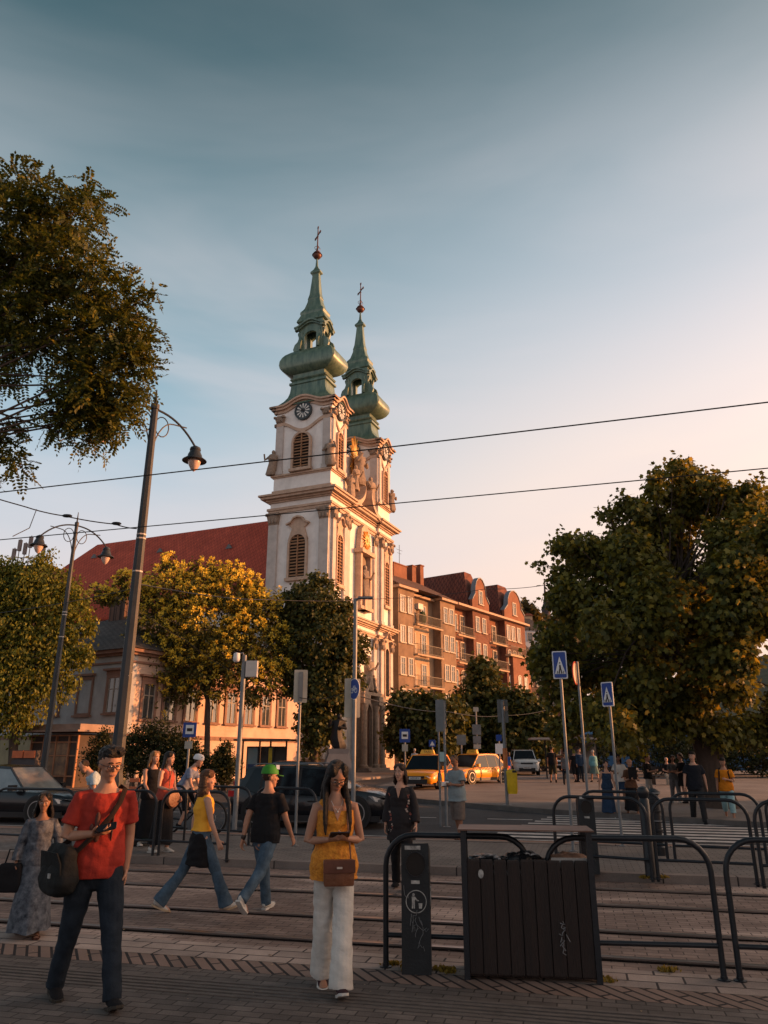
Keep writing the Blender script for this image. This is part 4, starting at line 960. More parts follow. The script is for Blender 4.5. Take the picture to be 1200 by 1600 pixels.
# yellow flowering tree before the pink wing
l3 = leafmat('ailanthus_leaf', (.035, .045, .012), (.12, .11, .025), .35)
base = G(322, 1222, .13); YY = base.y
B = pxb([(262, 925, YY, 42), (310, 918, YY, 38), (360, 925, YY, 42), (400, 950, YY, 34), (250, 970, YY, 42), (320, 970, YY, 62), (390, 985, YY, 44), (430, 1010, YY, 24), (255, 1030, YY, 46), (300, 1030, YY, 48), (360, 1020, YY, 48), (420, 1050, YY, 34), (240, 1080, YY, 34), (395, 1065, YY, 38), (270, 1075, YY, 30), (440, 1040, YY, 14), (330, 1060, YY, 30), (190, 925, YY, 18), (165, 932, YY, 14), (225, 930, YY, 24), (215, 1020, YY, 22)])
for k in range(40): q = [(160, 930), (195, 908), (235, 912), (262, 888), (300, 882), (335, 890), (365, 893), (400, 915), (425, 950), (440, 985), (450, 1020), (448, 1050), (425, 1085), (385, 1095), (345, 1080), (300, 1085), (255, 1110), (230, 1115), (215, 1060), (210, 990)][k % 20]; B += pxb([(q[0] + rq.uniform(-8, 8), q[1] + rq.uniform(-6, 8), YY, rq.uniform(7, 13))])
t, loc, cc, d = tree('tree_of_heaven', 'round tree covered in yellow blossom in front of the pink wing', base, B, .16, 3600, 8, .15, .21, 'leaf', l3, 6, rough=.25, droop=.4, shell=.6)
bl = leafmat('blossom', (.68, .50, .06), (.88, .72, .11), .35)
sel = (d[:, 2] > -.3) & (d[:, 1] < .5); c2 = cc[sel]; d2 = d[sel]; rg = np.random.default_rng(9); kk = rg.choice(len(c2), min(len(c2), 1700), replace=False); c2 = c2[kk] + d2[kk] * .22
per = 22; c3 = np.repeat(c2, per, 0); dv = unit(rg.normal(size=(len(c3), 3)) + np.array([0, 0, .55])); c3 = c3 + dv * (.03 + .08 * rg.random(len(c3)))[:, None]
v_ = unit(np.cross(dv, rg.normal(size=(len(c3), 3)))); foliage('blossoms', c3, dv, v_, np.cross(dv, v_), (.10 + .05 * rg.random(len(c3))), 'leaf', bl, t)
# dark chestnut in front of the church tower
l4 = leafmat('chestnut_leaf', (.025, .036, .012), (.11, .115, .028), .3, (.10, .085, .02))
base = G(383 + 108, 1222, .1); YC = base.y
B = pxb([(490, 940, YC, 42), (465, 950, YC, 30), (520, 965, YC, 36), (450, 985, YC, 32), (500, 1000, YC, 56), (545, 1010, YC, 30), (468, 1060, YC, 28), (505, 1070, YC, 48), (530, 1060, YC, 34), (490, 1125, YC, 34), (510, 1140, YC, 28), (485, 1165, YC, 20), (440, 1010, YC, 18)])
for k in range(30): q = [(430, 990), (440, 960), (455, 935), (470, 915), (490, 905), (515, 910), (540, 940), (545, 975), (568, 1005), (572, 1030), (545, 1050), (560, 1060), (450, 1080), (455, 1045), (535, 1100)][k % 15]; B += pxb([(q[0] + rq.uniform(-7, 7), q[1] + rq.uniform(-6, 8), YC, rq.uniform(6, 11))])
tree('chestnut_tree', 'tall dark chestnut standing in front of the church tower', base, B, .22, 3600, 7, .12, .2, 'lobed', l4, 8, rough=.25, droop=.6, shell=.6, trunk_top=(.0, 0, 4.2))
# trees before the apartment houses
for i, (px, pb_, Y, bl_, lab) in enumerate(((650, 1195, 55, [(635, 1105, 55, 24), (650, 1120, 55, 34), (680, 1115, 55, 28), (700, 1125, 55, 30), (640, 1155, 55, 30), (680, 1160, 55, 34), (620, 1150, 55, 18)], 'dark round tree right beside the church front'),
                                        (757, 1195, 62, [(755, 1045, 62, 20), (755, 1075, 62, 32), (735, 1105, 62, 36), (775, 1110, 62, 38), (755, 1145, 62, 48), (725, 1150, 62, 34), (795, 1150, 62, 34)], 'tall pointed dark tree before the brick gables'),
                                        (822, 1195, 60, [(815, 1105, 60, 26), (840, 1125, 60, 28), (805, 1140, 60, 34), (835, 1160, 60, 30)], 'low dark tree between pointed tree and brick building'))):
    b = P(px, pb_, Y); b.z = gz(Y)
    tree('street_tree', lab, b, pxb(bl_), .25, 1900, 7, .22, .34, 'lobed', l4, 20 + i, group='trees before the apartment houses', rough=.22, shell=.6)
lh = leafmat('hill_leaf', (.03, .035, .012), (.09, .07, .02), .3)
for i, (px, py, r_, lab) in enumerate(((818, 966, 22, 'round topped tree on the hill skyline right of the gables'), (845, 985, 16, 'smaller tree on the hill just left of the thin spire'), (872, 985, 20, 'hill tree right of the thin spire'), (850, 1010, 24, 'tree below the thin spire behind the white villa'), (905, 1000, 28, 'hill tree partly hidden by the plane tree'))):
    b = P(px, py + 30, 170 + i * 3); tree('hill_tree', lab, b, pxb([(px, py, 170 + i * 3, r_), (px + r_ * .5, py + 6, 170 + i * 3, r_ * .7), (px - r_ * .6, py + 10, 170 + i * 3, r_ * .7)]), .5, 700, 6, .6, 1.1, 'lobed', lh, 40 + i, group='trees on the hill', limbs=False)
# bushes
lb = leafmat('bush_leaf', (.012, .02, .007), (.05, .055, .015), .25)
def bush(px, pb_, bl_, lab, n, seed, m=lb, size=.12, group='shrubs before the pink wing'):
    b = G(px, pb_, .12); t = thing('shrub', lab, 'shrub', b, 0, group); Y = b.y
    bb = [(x - b.x, y - b.y, z - b.z, r, d) for x, y, z, r, d in pxb([(q[0], q[1], Y, q[2]) for q in bl_])]
    k = MB(); 
    for q in bb: k.tube([(q[0] * .3, 0, -.05), (q[0] * .7, q[1], q[2] * .5), q[:3]], [.05, .035, .015], 5)
    k.build('stems', bark, t); crown('foliage', bb, n, 8, .08, size, 'leaf', m, t, seed, rough=.35, shell=.7, droop=-.3)
bush(215, 1234, [(205, 1165, 22), (225, 1150, 22), (245, 1145, 20), (225, 1185, 30), (255, 1175, 26), (200, 1195, 24)], 'tall dark evergreen shrub behind the two standing women', 1100, 60)
bush(280, 1234, [(272, 1160, 20), (290, 1175, 24), (305, 1190, 22), (275, 1195, 24)], 'dark shrub behind the cyclist under the blossoming tree', 900, 61)
bush(350, 1234, [(352, 1170, 12), (342, 1190, 18), (360, 1195, 16), (350, 1208, 20), (328, 1205, 16)], 'pointed dark shrub just left of the camera pole', 700, 62)
bush(150, 1232, [(155, 1160, 14), (165, 1150, 12), (150, 1185, 20), (172, 1180, 18), (140, 1200, 14)], 'small shrub against the grey end wall', 500, 63)
bush(1010, 1215, [(900, 1170, 20), (930, 1180, 25), (1010, 1180, 30), (1060, 1175, 35), (1120, 1180, 40), (1180, 1170, 45), (1230, 1180, 45)], 'long dark hedge behind the people under the plane tree', 1900, 64, size=.2, group='hedge')
# yellow weeds at the barrier feet
lw = leafmat('weed_leaf', (.12, .09, .015), (.3, .2, .03), .3)
rgs = 0
for px, py in ((612, 1508), (640, 1516), (690, 1516), (700, 1520), (1042, 1518), (1008, 1372), (1036, 1372), (948, 1534)):
    b = G(px, py, .1 if py < 1400 else .01); t = thing('weed', ['yellow weed tuft at the left foot of the near barrier', 'yellow weed tuft at the left base of the litter bin', 'yellow weed tuft at the right base of the litter bin', 'yellow weed tuft between litter bin and timber container', 'small weed tuft in the pavers by the right near barrier', 'orange weed tuft at the foot of the dark bollard', 'orange weed tuft right of the dark bollard', 'weed tuft at the right corner of the timber container'][rgs], 'weed', b, 0, 'weeds in the paving'); rgs += 1
    rg = np.random.default_rng(80 + rgs); n = 90; c = rg.normal(size=(n, 3)) * np.array([.035, .025, .0]); dv = unit(rg.normal(size=(n, 3)) * .6 + np.array([0, 0, 1])); v_ = unit(np.cross(dv, rg.normal(size=(n, 3)))); foliage('leaves', c, dv, v_, np.cross(dv, v_), .02 + .03 * rg.random(n), 'leaf', lw, t)
# ---------------------------------------------------------------- street furniture
dkm = mat('dark_paint', (.012, .015, .02), .38, .35, 5, grime=.3, bump=.15, bs=60)
lampm = mat('lamp_paint', (.022, .029, .038), .5, .3, 3, grime=.4, bump=.2, bs=30)
galv = mat('galvanised', (.17, .185, .20), .5, .3, 4, metal=.35, grime=.35)
signback = mat('sign_back', (.15, .165, .175), .55, .25, 3, metal=.3)
signpale = mat('sign_plate', (.36, .34, .29), .6, .2, 3)
blue = mat('sign_blue', (.012, .05, .25), .4, .12, 4); wht = mat('sign_white', (.62, .64, .66), .5, .1, 4)
stick = mat('sticker', (.5, .5, .48), .6, .4, 20, col2=(.12, .12, .12))
glb = mat('lamp_glass', (.55, .40, .34), .2, .15, 2, spec=.8)
def lamp_post(base, zt_, rz, r0, r1, label, stickers=True):
    t = thing('street_lamp', label, 'street lamp', base, 0, 'double armed street lamps'); H = zt_ - base.z
    m = MB(); m.lathe([(r0 * 1.7, 0), (r0 * 1.7, .12), (r0 * 1.35, .2), (r0 * 1.25, 1.1), (r0, 1.25), (r1, H)], 8); m.lathe([(r1 * 1.25, H), (r1 * 1.25, H + .12), (r1 * .5, H + .16), (.012, H + .5)], 8)
    p = m.build('pole', lampm, t)
    m = MB(); 
    for z in (H * .66, H * .67, H * .58): 
        r = r0 + (r1 - r0) * z / H; m.lathe([(r + .008, z), (r + .008, z + .03)], 8)
    m.build('clamp_band', mat('band_pale', (.45, .42, .4), .5, .2, 5), p)
    if stickers:
        rn = random.Random(8)
        m = MB()
        for k in range(16):
            z = rn.uniform(1.3, 3.3); a = R(-90) + rn.choice((-R(22), R(22), R(67))) ; r = (r0 + (r1 - r0) * z / H) * .93
            T = Matrix.Rotation(a, 4, 'Z') @ Matrix.Translation((r, 0, z)) @ Matrix.Rotation(rn.uniform(-.4, .4), 4, 'X'); s1, s2 = rn.uniform(.015, .05), rn.uniform(.02, .05)
            m.M = T; m.prism([(0, 0)] * 0 or [(.0, -s2), (.004, -s2), (.004, s2), (.0, s2)], -s1, s1)
        m.build('stickers', stick, p)
    for s, nm in ((1, 'a'), (-1, 'b')):
        T = Matrix.Rotation(rz, 4, 'Z') @ (Matrix.Rotation(math.pi, 4, 'Z') if s < 0 else Matrix())
        m = MB(T); La = 1.13; pts = []
        for k in range(11):
            f = k / 10; pts.append((La * f, 0, H + .02 - .05 * f - .55 * f ** 2.4))
        m.tube(pts, .026, 7)
        m.tube([(.22 + .17 * math.cos(a), 0, H - .36 + .24 * math.sin(a)) for a in [2 * math.pi * k / 16 for k in range(17)]], .014, 5)
        pts = [(.02 + .9 * (1 - math.cos(a)) * .55, 0, H - 1.25 + 1.05 * math.sin(a)) for a in [math.pi / 2 * k / 8 for k in range(9)]] + [(.85, 0, H - .17)]
        m.tube(pts, .016, 5); arm = m.build('arm', lampm, t)
        m = MB(T @ Matrix.Translation((La, 0, H - .95)) @ Matrix.Scale(.9, 4))
        m.lathe([(.03, .46), (.06, .44), (.13, .40), (.145, .34), (.13, .31), (.16, .24), (.18, .2), (.19, .14), (.21, .12), (.31, .045), (.315, .03), (.2, .03), (.17, .05)], 20)
        hd = m.build('lamp_head', lampm, arm, smooth=True)
        m = MB(T @ Matrix.Translation((La, 0, H - .95)) @ Matrix.Scale(.9, 4)); m.lathe([(.17, .045), (.165, 0), (.135, -.1), (.08, -.2), (.01, -.26)], 18); m.build('lamp_glass', glb, hd, smooth=True)
    return t
b1_ = P(186, 1160, 15.2); b1_.z = .1
b1_.y = 15.2; lp1 = lamp_post(b1_, P(237, 640, 15.2).z, R(47), .135, .082, 'tall near grey street lamp with stickered post behind the man in red')
b2_ = P(68, 1200, 24.5); b2_.z = gz(24.5)
lamp_post(b2_, P(131, 822, 24.5).z, R(41), .11, .06, 'thinner street lamp farther away at the far left, both lamps in view', False)
# crowd barriers: bent tube hoops with a lower rail
def barrier(a, b, label, h=1.0, r=.0235, rc=.24, zl=.235, grp='bent tube barriers'):
    d = (b - a); d.z = 0; L = d.length; d.normalize()
    t = thing('barrier', label, 'barrier', a, math.atan2(d.y, d.x), grp)
    pts = [(0, 0, -.03), (0, 0, h - rc)] + [(rc - rc * math.cos(q), 0, h - rc + rc * math.sin(q)) for q in [math.pi / 2 * k / 6 for k in range(1, 7)]]
    pts += [(L - x, 0, z) for x, y, z in reversed(pts)]
    m = MB(); m.tube(pts, r, 12); m.build('hoop', dkm, t, smooth=True)
    m = MB(); m.tube([(r * .8, 0, zl), (L - r * .8, 0, zl)], r * .82, 10); m.build('lower_rail', dkm, t, smooth=True)
    for x in (0, L):
        m = MB(); m.lathe([(.05, 0), (.05, .008), (r + .004, .012), (r + .004, .03)], 12, (x, 0, 0)); m.build('foot_plate', dkm, t)
    return t
barrier(G(603, 1511, .012), G(838, 1522, .012), 'near tube barrier whose left end stands left of the litter bin')
barrier(G(864, 1524, .012), G(1132, 1532, .012), 'near tube barrier running right from behind the timber container')
barrier(G(1157, 1533, .012), G(1430, 1545, .012), 'near tube barrier cut off by the right edge of the picture')
I = .1
for a, b, lb_ in (((871, 1362), (1020, 1374), 'middle row barrier left of the dark bollard and right of the crossing sign pole'), ((1029, 1374), (1184, 1382), 'middle row barrier just right of the dark bollard'), ((1194, 1384), (1350, 1392), 'middle row barrier touching the right edge'),
                  ((912, 1338), (1044, 1346), 'back row barrier in front of the woman in the navy dress'), ((1056, 1347), (1200, 1354), 'back row barrier in front of the man in the black t-shirt'), ((1210, 1354), (1340, 1360), 'back row barrier at the right edge behind another'),
                  ((120, 1333), (238, 1338), 'barrier just right of the man in red, before the black suitcase'), ((247, 1338), (354, 1344), 'barrier directly behind the woman in the yellow top'),
                  ((203, 1309), (287, 1314), 'back row barrier behind the two standing women'), ((301, 1316), (388, 1321), 'back row barrier left of the man in the green cap'), ((396, 1322), (492, 1328), 'back row barrier behind the man in the green cap'), ((-20, 1325), (108, 1332), 'barrier behind the woman in the grey dress')):
    barrier(G(a[0], a[1], I), G(b[0], b[1], I), lb_)
# bollards
def bollard(p, label, ribbed):
    t = thing('bollard', label, 'bollard', p, 0, 'bollards'); m = MB()
    if ribbed:
        pr = [(.12, 0), (.12, .12), (.085, .15)]
        for k in range(5): z = .2 + k * .15; pr += [(.085, z), (.105, z + .01), (.105, z + .035), (.085, z + .045)]
        pr += [(.085, .93), (.12, .95), (.12, .98), (.05, 1.03), (.01, 1.04)]
    else: pr = [(.09, 0), (.075, .05), (.07, .98), (.055, 1.0), (.08, 1.05), (.085, 1.09), (.06, 1.14), (.005, 1.16)]
    m.lathe(pr, 16); m.build('post', dkm, t, smooth=True)
    if ribbed:
        m = MB(); m.lathe([(.1065, .22), (.1065, .235)], 16); m.lathe([(.1065, .52), (.1065, .535)], 16); m.lathe([(.1215, .955), (.1215, .975)], 16); m.build('ring', galv, t)
bollard(G(1018, 1371, I), 'smooth dark bollard with a ball top in the gap of the middle barriers', False)
bollard(G(1030, 1336, I), 'ribbed dark bollard with pale rings behind the ball topped one', True)
# litter bins
def litter_bin(p, rz, label, art=True, h=.95):
    t = thing('litter_bin', label, 'litter bin', p, rz, 'slim dark litter bins')
    w_, d_ = .235, .26
    m = MB(); m.add([(0, 0, 0), (w_, 0, 0), (w_, d_, 0), (0, d_, 0), (0, 0, h), (w_ - .01, 0, h + .005), (w_ - .0, d_, h - .075), (0, d_, h - .07)], [(0, 1, 5, 4), (1, 2, 6, 5), (2, 3, 7, 6), (3, 0, 4, 7), (4, 5, 6, 7), (0, 3, 2, 1)])
    b = m.build('case', mat('bin_case', (.014, .018, .022), .55, .4, 4, grime=.5, bump=.2, bs=40), t)
    m = MB(); c = [(.118 + .078 * math.cos(a), h - .155 + .088 * math.sin(a)) for a in [2 * math.pi * k / 22 for k in range(22)]]
    m.prism(c, -.004, .02); m.build('opening', dark, t)
    m = MB(); band(m, c, [(.118 + (x - .118) * 1.1, h - .155 + (z - h + .155) * 1.1) for x, z in c], -.012, .0); m.build('opening_rim', dkm, t)
    if art:
        for T, nm in ((Matrix.Translation((.12, 0, h - .43)), 0), (Matrix.Translation((w_, .13, h - .42)) @ Matrix.Rotation(R(90), 4, 'Z'), 1)):
            m = MB(T); k = .085; ci = [(k * math.cos(a), k * math.sin(a)) for a in [2 * math.pi * j / 28 for j in range(28)]]
            band(m, [(x * .93, z * .93) for x, z in ci], ci, -.004, .001)
            hd = [(-.022 + .011 * math.cos(a), .05 + .011 * math.sin(a)) for a in [2 * math.pi * j / 10 for j in range(10)]]; m.prism(hd, -.004, .001)
            m.prism([(-.036, .036), (-.01, .036), (.012, .012), (.022, .01), (.022, .003), (.008, .004), (-.008, .018), (-.01, -.005), (-.012, -.05), (-.02, -.05), (-.023, -.01), (-.026, -.05), (-.036, -.05), (-.034, .0)], -.004, .001)
            m.prism([(.018, -.012), (.05, -.012), (.045, -.05), (.023, -.05)], -.004, .001)
            m.build('pictogram', stick, t)
    rn = random.Random(2); m = MB()
    for k in range(9 if art else 2):
        x, z = .03 + rn.random() * .12, .18 + (k % 3) * .1 + rn.random() * .05 + (.0 if k < 6 else .12)
        pts = [(x, -.002, z)]
        for j in range(5): x += rn.uniform(-.02, .03); z += rn.uniform(-.05, .05); pts.append((min(.22, max(.02, x)), -.003, z))
        m.tube(pts, .0017, 4)
    m.build('graffiti', mat('scratch', (.2, .21, .22), .6, .3, 20), t)
    m = MB(); m.box(.03, .16, -.004, .0, h - .045, h - .015); m.box(.08, .15, -.003, 0, h - .30, h - .275); m.build('sticker', stick, t)
litter_bin(G(628, 1523, .012), R(-4), 'slim dark litter bin with round mouth and white litter pictogram by the near barrier')
litter_bin(G(911, 1366, I), R(-8), 'slim dark litter bin farther off, behind the right end of the timber container', False, 1.02)
# timber clad waste container with roof plate
cw = brickmat('stained_boards', (.055, .032, .026), (.042, .028, .024), (.02, .015, .015), 5, .5, .001, grime=.5)
cwm = mat('dark_boards', (.022, .013, .011), .6, .4, 3, col2=(.012, .009, .009), grime=.4, bump=.5, bs=25, stretch=(6, 6, .5))
c0_ = G(726, 1531, .012); c1_ = G(943, 1539, .012); dv_ = c1_ - c0_; Lc = dv_.length; rzc = math.atan2(dv_.y, dv_.x)
t = thing('waste_container', 'dark timber clad waste container with a thin roof plate on steel posts', 'waste container', c0_, rzc)
Dp = .42; Hs, Hl = .85, 1.075
def plank(x0, x1, y0, y1, nm='plank'):
    rn = random.Random(int(x0 * 1000 + y0 * 77)); e = rn.uniform(-.004, .004)
    m = MB(); q = .006
    m.stack([((x1 - x0) / 2, (y1 - y0) / 2 - q, .03, .02), ((x1 - x0) / 2, (y1 - y0) / 2, .045, .02), ((x1 - x0) / 2, (y1 - y0) / 2, Hs - .015 + e, .02), ((x1 - x0) / 2 - q, (y1 - y0) / 2 - q * .5, Hs + e, .02)], ((x0 + x1) / 2, (y0 + y1) / 2 + e))
    m.build(nm, cwm, t)
for k in range(9):
    x = .045 + k * (Lc - .09) / 9; plank(x + .0035, x + (Lc - .09) / 9 - .0035, .0, .03)
for k in range(4): 
    y = .045 + k * (Dp - .09) / 4; plank(Lc - .03, Lc, y + .004, y + (Dp - .09) / 4 - .004); plank(0, .03, y + .004, y + (Dp - .09) / 4 - .004)
for x in (0, Lc - .045):
    for y in (-.006, Dp - .045):
        m = MB(); m.box(x, x + .045, y, y + .045, 0, Hl - .012); m.build('post', dkm, t)
m = MB(); m.box(-.02, Lc + .02, -.03, Dp + .02, Hl - .01, Hl); m.build('roof_plate', mat('rusty_plate', (.13, .07, .05), .5, .4, 5, metal=.3, grime=.4), t)
m = MB(); m.box(.05, Lc - .05, Dp - .02, Dp - .001, .04, Hs - .03); m.box(.04, Lc - .04, .035, Dp - .03, .04, Hs - .12); m.build('inner_bin', mat('inner_black', (.015, .015, .017), .6, .3, 5), t)
tag_m = MB(); rn = random.Random(12); 
for k in range(12):
    x = Lc - .27 + rn.uniform(-.02, .02); z = .42 - k * .018; tag_m.tube([(x, -.008, z), (x + rn.uniform(-.03, .04), -.008, z - rn.uniform(.0, .03)), (x + rn.uniform(-.03, .03), -.008, z - rn.uniform(.01, .05))], .003, 4)
tag_m.build('graffiti', mat('graffiti_grey', (.2, .2, .21), .6, .4, 30), t)
m = MB(); m.lathe([(.0, -.001), (.022, -.001), (.022, .001), (0, .001)], 10); put('sticker', m.mesh('sticker', stick), t, Matrix.Translation((.155, -.004, .745)) @ Matrix.Rotation(R(90), 4, 'X') @ Matrix.Scale(1.5, 4, (0, 1, 0)))
bagm = mat('bin_bag', (.012, .013, .015), .25, .3, 3, bump=1, bs=16)
brs = mat('paper_scrap', (.16, .09, .06), .8, .4, 9, bump=.8, bs=20)
def lumpy(name, label, c, r, mt, seed, par_rz=0, cat='rubbish'):
    m = MB(); m.sphere((0, 0, 0), 1, 22, 14); vs = []
    for v in m.v:
        v = Vector(v); k = 1 + .28 * noise.noise(v * 2.2 + Vector((seed, 0, 0))) + .12 * noise.noise(v * 6 + Vector((seed, 3, 0))); vs.append((v.x * r[0] * k, v.y * r[1] * k, v.z * r[2] * k))
    m.v = vs; o = m.build(name, mt, None, smooth=True); o.location = c; o.rotation_euler = (0, 0, rzc); tag(o, label, cat); return o
def onbox(x, y, z): return c0_ + Matrix.Rotation(rzc, 3, 'Z') @ Vector((x, y, z))
lumpy('bin_bag', 'black plastic bin liner bulging over the middle of the container', onbox(.5, .2, .83), (.17, .13, .065), bagm, 1)
lumpy('bin_bag', 'flat black bin liner at the left end of the container', onbox(.2, .2, .815), (.16, .13, .05), bagm, 5)
lumpy('paper_sack', 'crumpled brown paper sack at the right end of the container', onbox(.88, .2, .83), (.17, .12, .06), brs, 9)
o = MB().box(-.16, .16, -.02, .02, -.035, .035).build('pale_board', mat('pale_board', (.25, .24, .23), .7, .3, 8)); o.location = onbox(.88, .055, .83); o.rotation_euler = (0, 0, rzc); tag(o, 'pale grey strip lying under the brown sack in the container', 'board')
# sign poles
def pole_thing(name, label, cat, px, pb, ptop, r, off=.1, lean=0, grp=None, cap=True):
    b = G(px, pb, off); H = P(px, ptop, b.y).z - b.z; t = thing(name, label, cat, b, 0, grp)
    m = MB(); m.lathe([(r * 2.6, 0), (r * 2.6, .012), (r, .016), (r, H), (r * .4, H + .012)], 12); p = m.build('pole', galv, t, smooth=True); return t, b, H, p
def plate(par, z0, z1, w_, mt, y=-.05, rz=0, th=.012, x=0, name='sign_plate', rad=.02):
    T = Matrix.Rotation(rz, 4, 'Z') @ Matrix.Translation((x, y, 0)); m = MB(T); q = rad
    pts = []
    for cx, cz, a0 in ((w_ / 2 - q, z0 + q, -90), (w_ / 2 - q, z1 - q, 0), (-w_ / 2 + q, z1 - q, 90), (-w_ / 2 + q, z0 + q, 180)):
        for k in range(4): a = R(a0 + 30 * k); pts.append((cx + q * math.cos(a), cz + q * math.sin(a)))
    m.prism(pts, -th / 2, th / 2); return m.build(name, mt, par), T
def zrel(py, b): return P(600, py, b.y).z - b.z
t, b, H, p = pole_thing('sign_pole', 'grey pole with the pale back of a tall sign, right of the green cap', 'traffic sign', 461, 1322, 1052, .026)
plate(t, zrel(1098, b), zrel(1047, b), .26, signpale, -.04, R(8)); plate(t, zrel(1096, b), zrel(1050, b), .09, signback, -.055, R(8), name='bracket')
t, b, H, p = pole_thing('cycle_path_pole', 'tall pole with round blue cycle sign and a small lamp arm on top', 'lamp pole', 551, 1326, 936, .04)
plate(t, zrel(1121, b), zrel(1060, b), .30, signpale, .05, R(14), x=-.03)
m = MB(); m.tube([(0, 0, H - .02), (.05, 0, H + .01), (.3, -.05, H + .02)], .022, 8); m.box(.05, .34, -.1, .02, H + .0, H + .035); m.build('lamp_arm', galv, t)
zc = zrel(1077, b); T = Matrix.Translation((.045, -.02, zc)) @ Matrix.Rotation(R(-56), 4, 'Z') @ Matrix.Translation((0, -.06, 0)) @ Matrix.Scale(.56, 4)
def disc(rr, n=32): return [(rr * math.cos(2 * math.pi * k / n), rr * math.sin(2 * math.pi * k / n)) for k in range(n)]
m = MB(T); m.prism(disc(.345), -.008, .008); sg = m.build('cycle_sign', wht, t); m = MB(T); m.prism(disc(.325), -.012, -.004); m.build('blue_disc', blue, sg)
m = MB(T)
for x in (-.12, .12): band(m, [(x + a, -.05 + c) for a, c in disc(.062, 20)], [(x + a, -.05 + c) for a, c in disc(.085, 20)], -.016, -.01)
def bar(m, x0, z0, x1, z1, w_, y0=-.016, y1=-.01):
    d = Vector((x1 - x0, z1 - z0)); n_ = Vector((-d.y, d.x)).normalized() * w_ / 2; m.prism([(x0 - n_.x, z0 - n_.y), (x1 - n_.x, z1 - n_.y), (x1 + n_.x, z1 + n_.y), (x0 + n_.x, z0 + n_.y)], y0, y1)
for q in ((-.12, -.05, -.05, .06), (-.05, .06, .08, .06), (.08, .06, .12, -.05), (-.05, .06, -.01, -.05), (-.12, -.05, -.01, -.05), (-.01, -.05, .08, .06), (.08, .06, .06, .1), (.03, .1, .08, .1), (-.06, .1, -.02, .1), (-.05, .06, -.04, .1)): bar(m, *q, .018)
m.build('bicycle_pictogram', wht, sg)
# poles towards the square
t, b, H, p = pole_thing('sign_pole', 'pole with two tall grey sign backs behind the man in the pale grey t-shirt', 'traffic sign', 698, 1292, 1096, .035, .0)
plate(t, zrel(1143, b), zrel(1093, b), .21, signback, -.05, R(-25), x=-.1); plate(t, zrel(1136, b), zrel(1094, b), .14, signback, .02, R(60), x=.1)
plate(t, zrel(1190, b), zrel(1175, b), .12, mat('timetable', (.25, .38, .4), .5, .2, 8), -.06, 0, x=-.08, name='timetable')
m = MB(); m.tube([(-.14, .05, 0), (-.14, .05, zrel(1120, b))], .025, 8); m.build('second_pole', galv, t)
t, b, H, p = pole_thing('sign_pole', 'leaning grey pole with a tall dark sign back above the yellow bin', 'traffic sign', 793, 1258, 1095, .055, .13)
plate(t, zrel(1129, b), zrel(1093, b), .36, signback, .02, R(10)); 
m = MB(); m.lathe([(.075, 0), (.075, .6)], 8, (0, 0, zrel(1200, b))); m.build('orange_tape', mat('faded_orange', (.5, .17, .06), .7, .4, 9), t)
yb = thing('waste_bin', 'bright yellow bin with dark lid hanging on a pole', 'bin', b + Vector((.16, -.14, 0)), R(-8)); yb.scale = (.78, .8, 1)
ym = mat('bin_yellow', (.66, .43, .012), .45, .25, 4, grime=.3); z0, z1 = zrel(1240, b), zrel(1208, b)
m = MB(); m.stack([(.15, .11, z0 + .06, .3), (.17, .13, z0, .3), (.17, .13, z0, .3), (.2, .15, z0 + .1, .25), (.21, .17, z1 - .08, .2), (.215, .17, z1, .2)]); m.build('bucket', ym, yb, smooth=True)
m = MB(); m.stack([(.22, .18, z1 + .003, .2), (.215, .175, z1 + .06, .25), (.13, .1, z1 + .11, .3)], (0, 0)); m.build('lid', ym, yb, smooth=True)
m = MB(); m.box(.02, .19, -.19, .05, z1 + .02, z1 + .09); m.build('hatch', dkm, yb)
def ped_sign(px, pb, ptop, zt_, zb_, w_, rz, label, off=.0, r=.03):
    t, b, H, p = pole_thing('crossing_sign', label, 'traffic sign', px, pb, ptop, r, off, grp='blue pedestrian crossing signs')
    z0, z1 = zrel(zb_, b), zrel(zt_, b); hh = z1 - z0; o, T = plate(t, z0, z1, w_, wht, -.05, rz, name='sign_board'); o2, T = plate(o, z0 + .02, z1 - .02, w_ - .04, blue, -.06, rz, name='blue_field')
    m = MB(T); zc = (z0 + z1) / 2; k = w_ / 2
    m.prism([(-k * .75, zc - hh * .33), (k * .75, zc - hh * .33), (0, zc + hh * .3)], -.014, .0); tr = m.build('white_triangle', wht, o)
    m = MB(T @ Matrix.Translation((0, -.008, 0))); s = k * .9
    m.prism([(s * a, zc - hh * .05 + s * c * hh / w_ * .9) for a, c in ((-.1, .1), (.1, .12), (.16, -.25), (.34, -.62), (.2, -.66), (.02, -.3), (-.16, -.64), (-.32, -.62), (-.12, -.22))], -.012, -.002)
    m.prism([(s * .1 * math.cos(a), zc - hh * .05 + s * .26 * hh / w_ + s * .12 * math.sin(a)) for a in [2 * math.pi * q / 10 for q in range(10)]], -.012, -.002)
    for q in range(4): bar(m, -s * .5 + q * s * .33, zc - hh * .32, -s * .44 + q * s * .33, zc - hh * .22, s * .12, -.011, -.002)
    m.build('walker_pictogram', iron, tr); return t
ped_sign(896, 1330, 1062, 1018, 1061, .26, R(-12), 'large blue pedestrian crossing sign on the nearest right pole', .1, .028)
ped_sign(973, 1322, 1070, 1066, 1104, .235, R(-42), 'smaller blue crossing sign turned away on the rightmost sign pole', .1, .026)
t, b, H, p = pole_thing('round_sign_pole', 'grey pole with a round sign seen edge on, between the two crossing signs', 'traffic sign', 923, 1300, 1034, .032, .0)
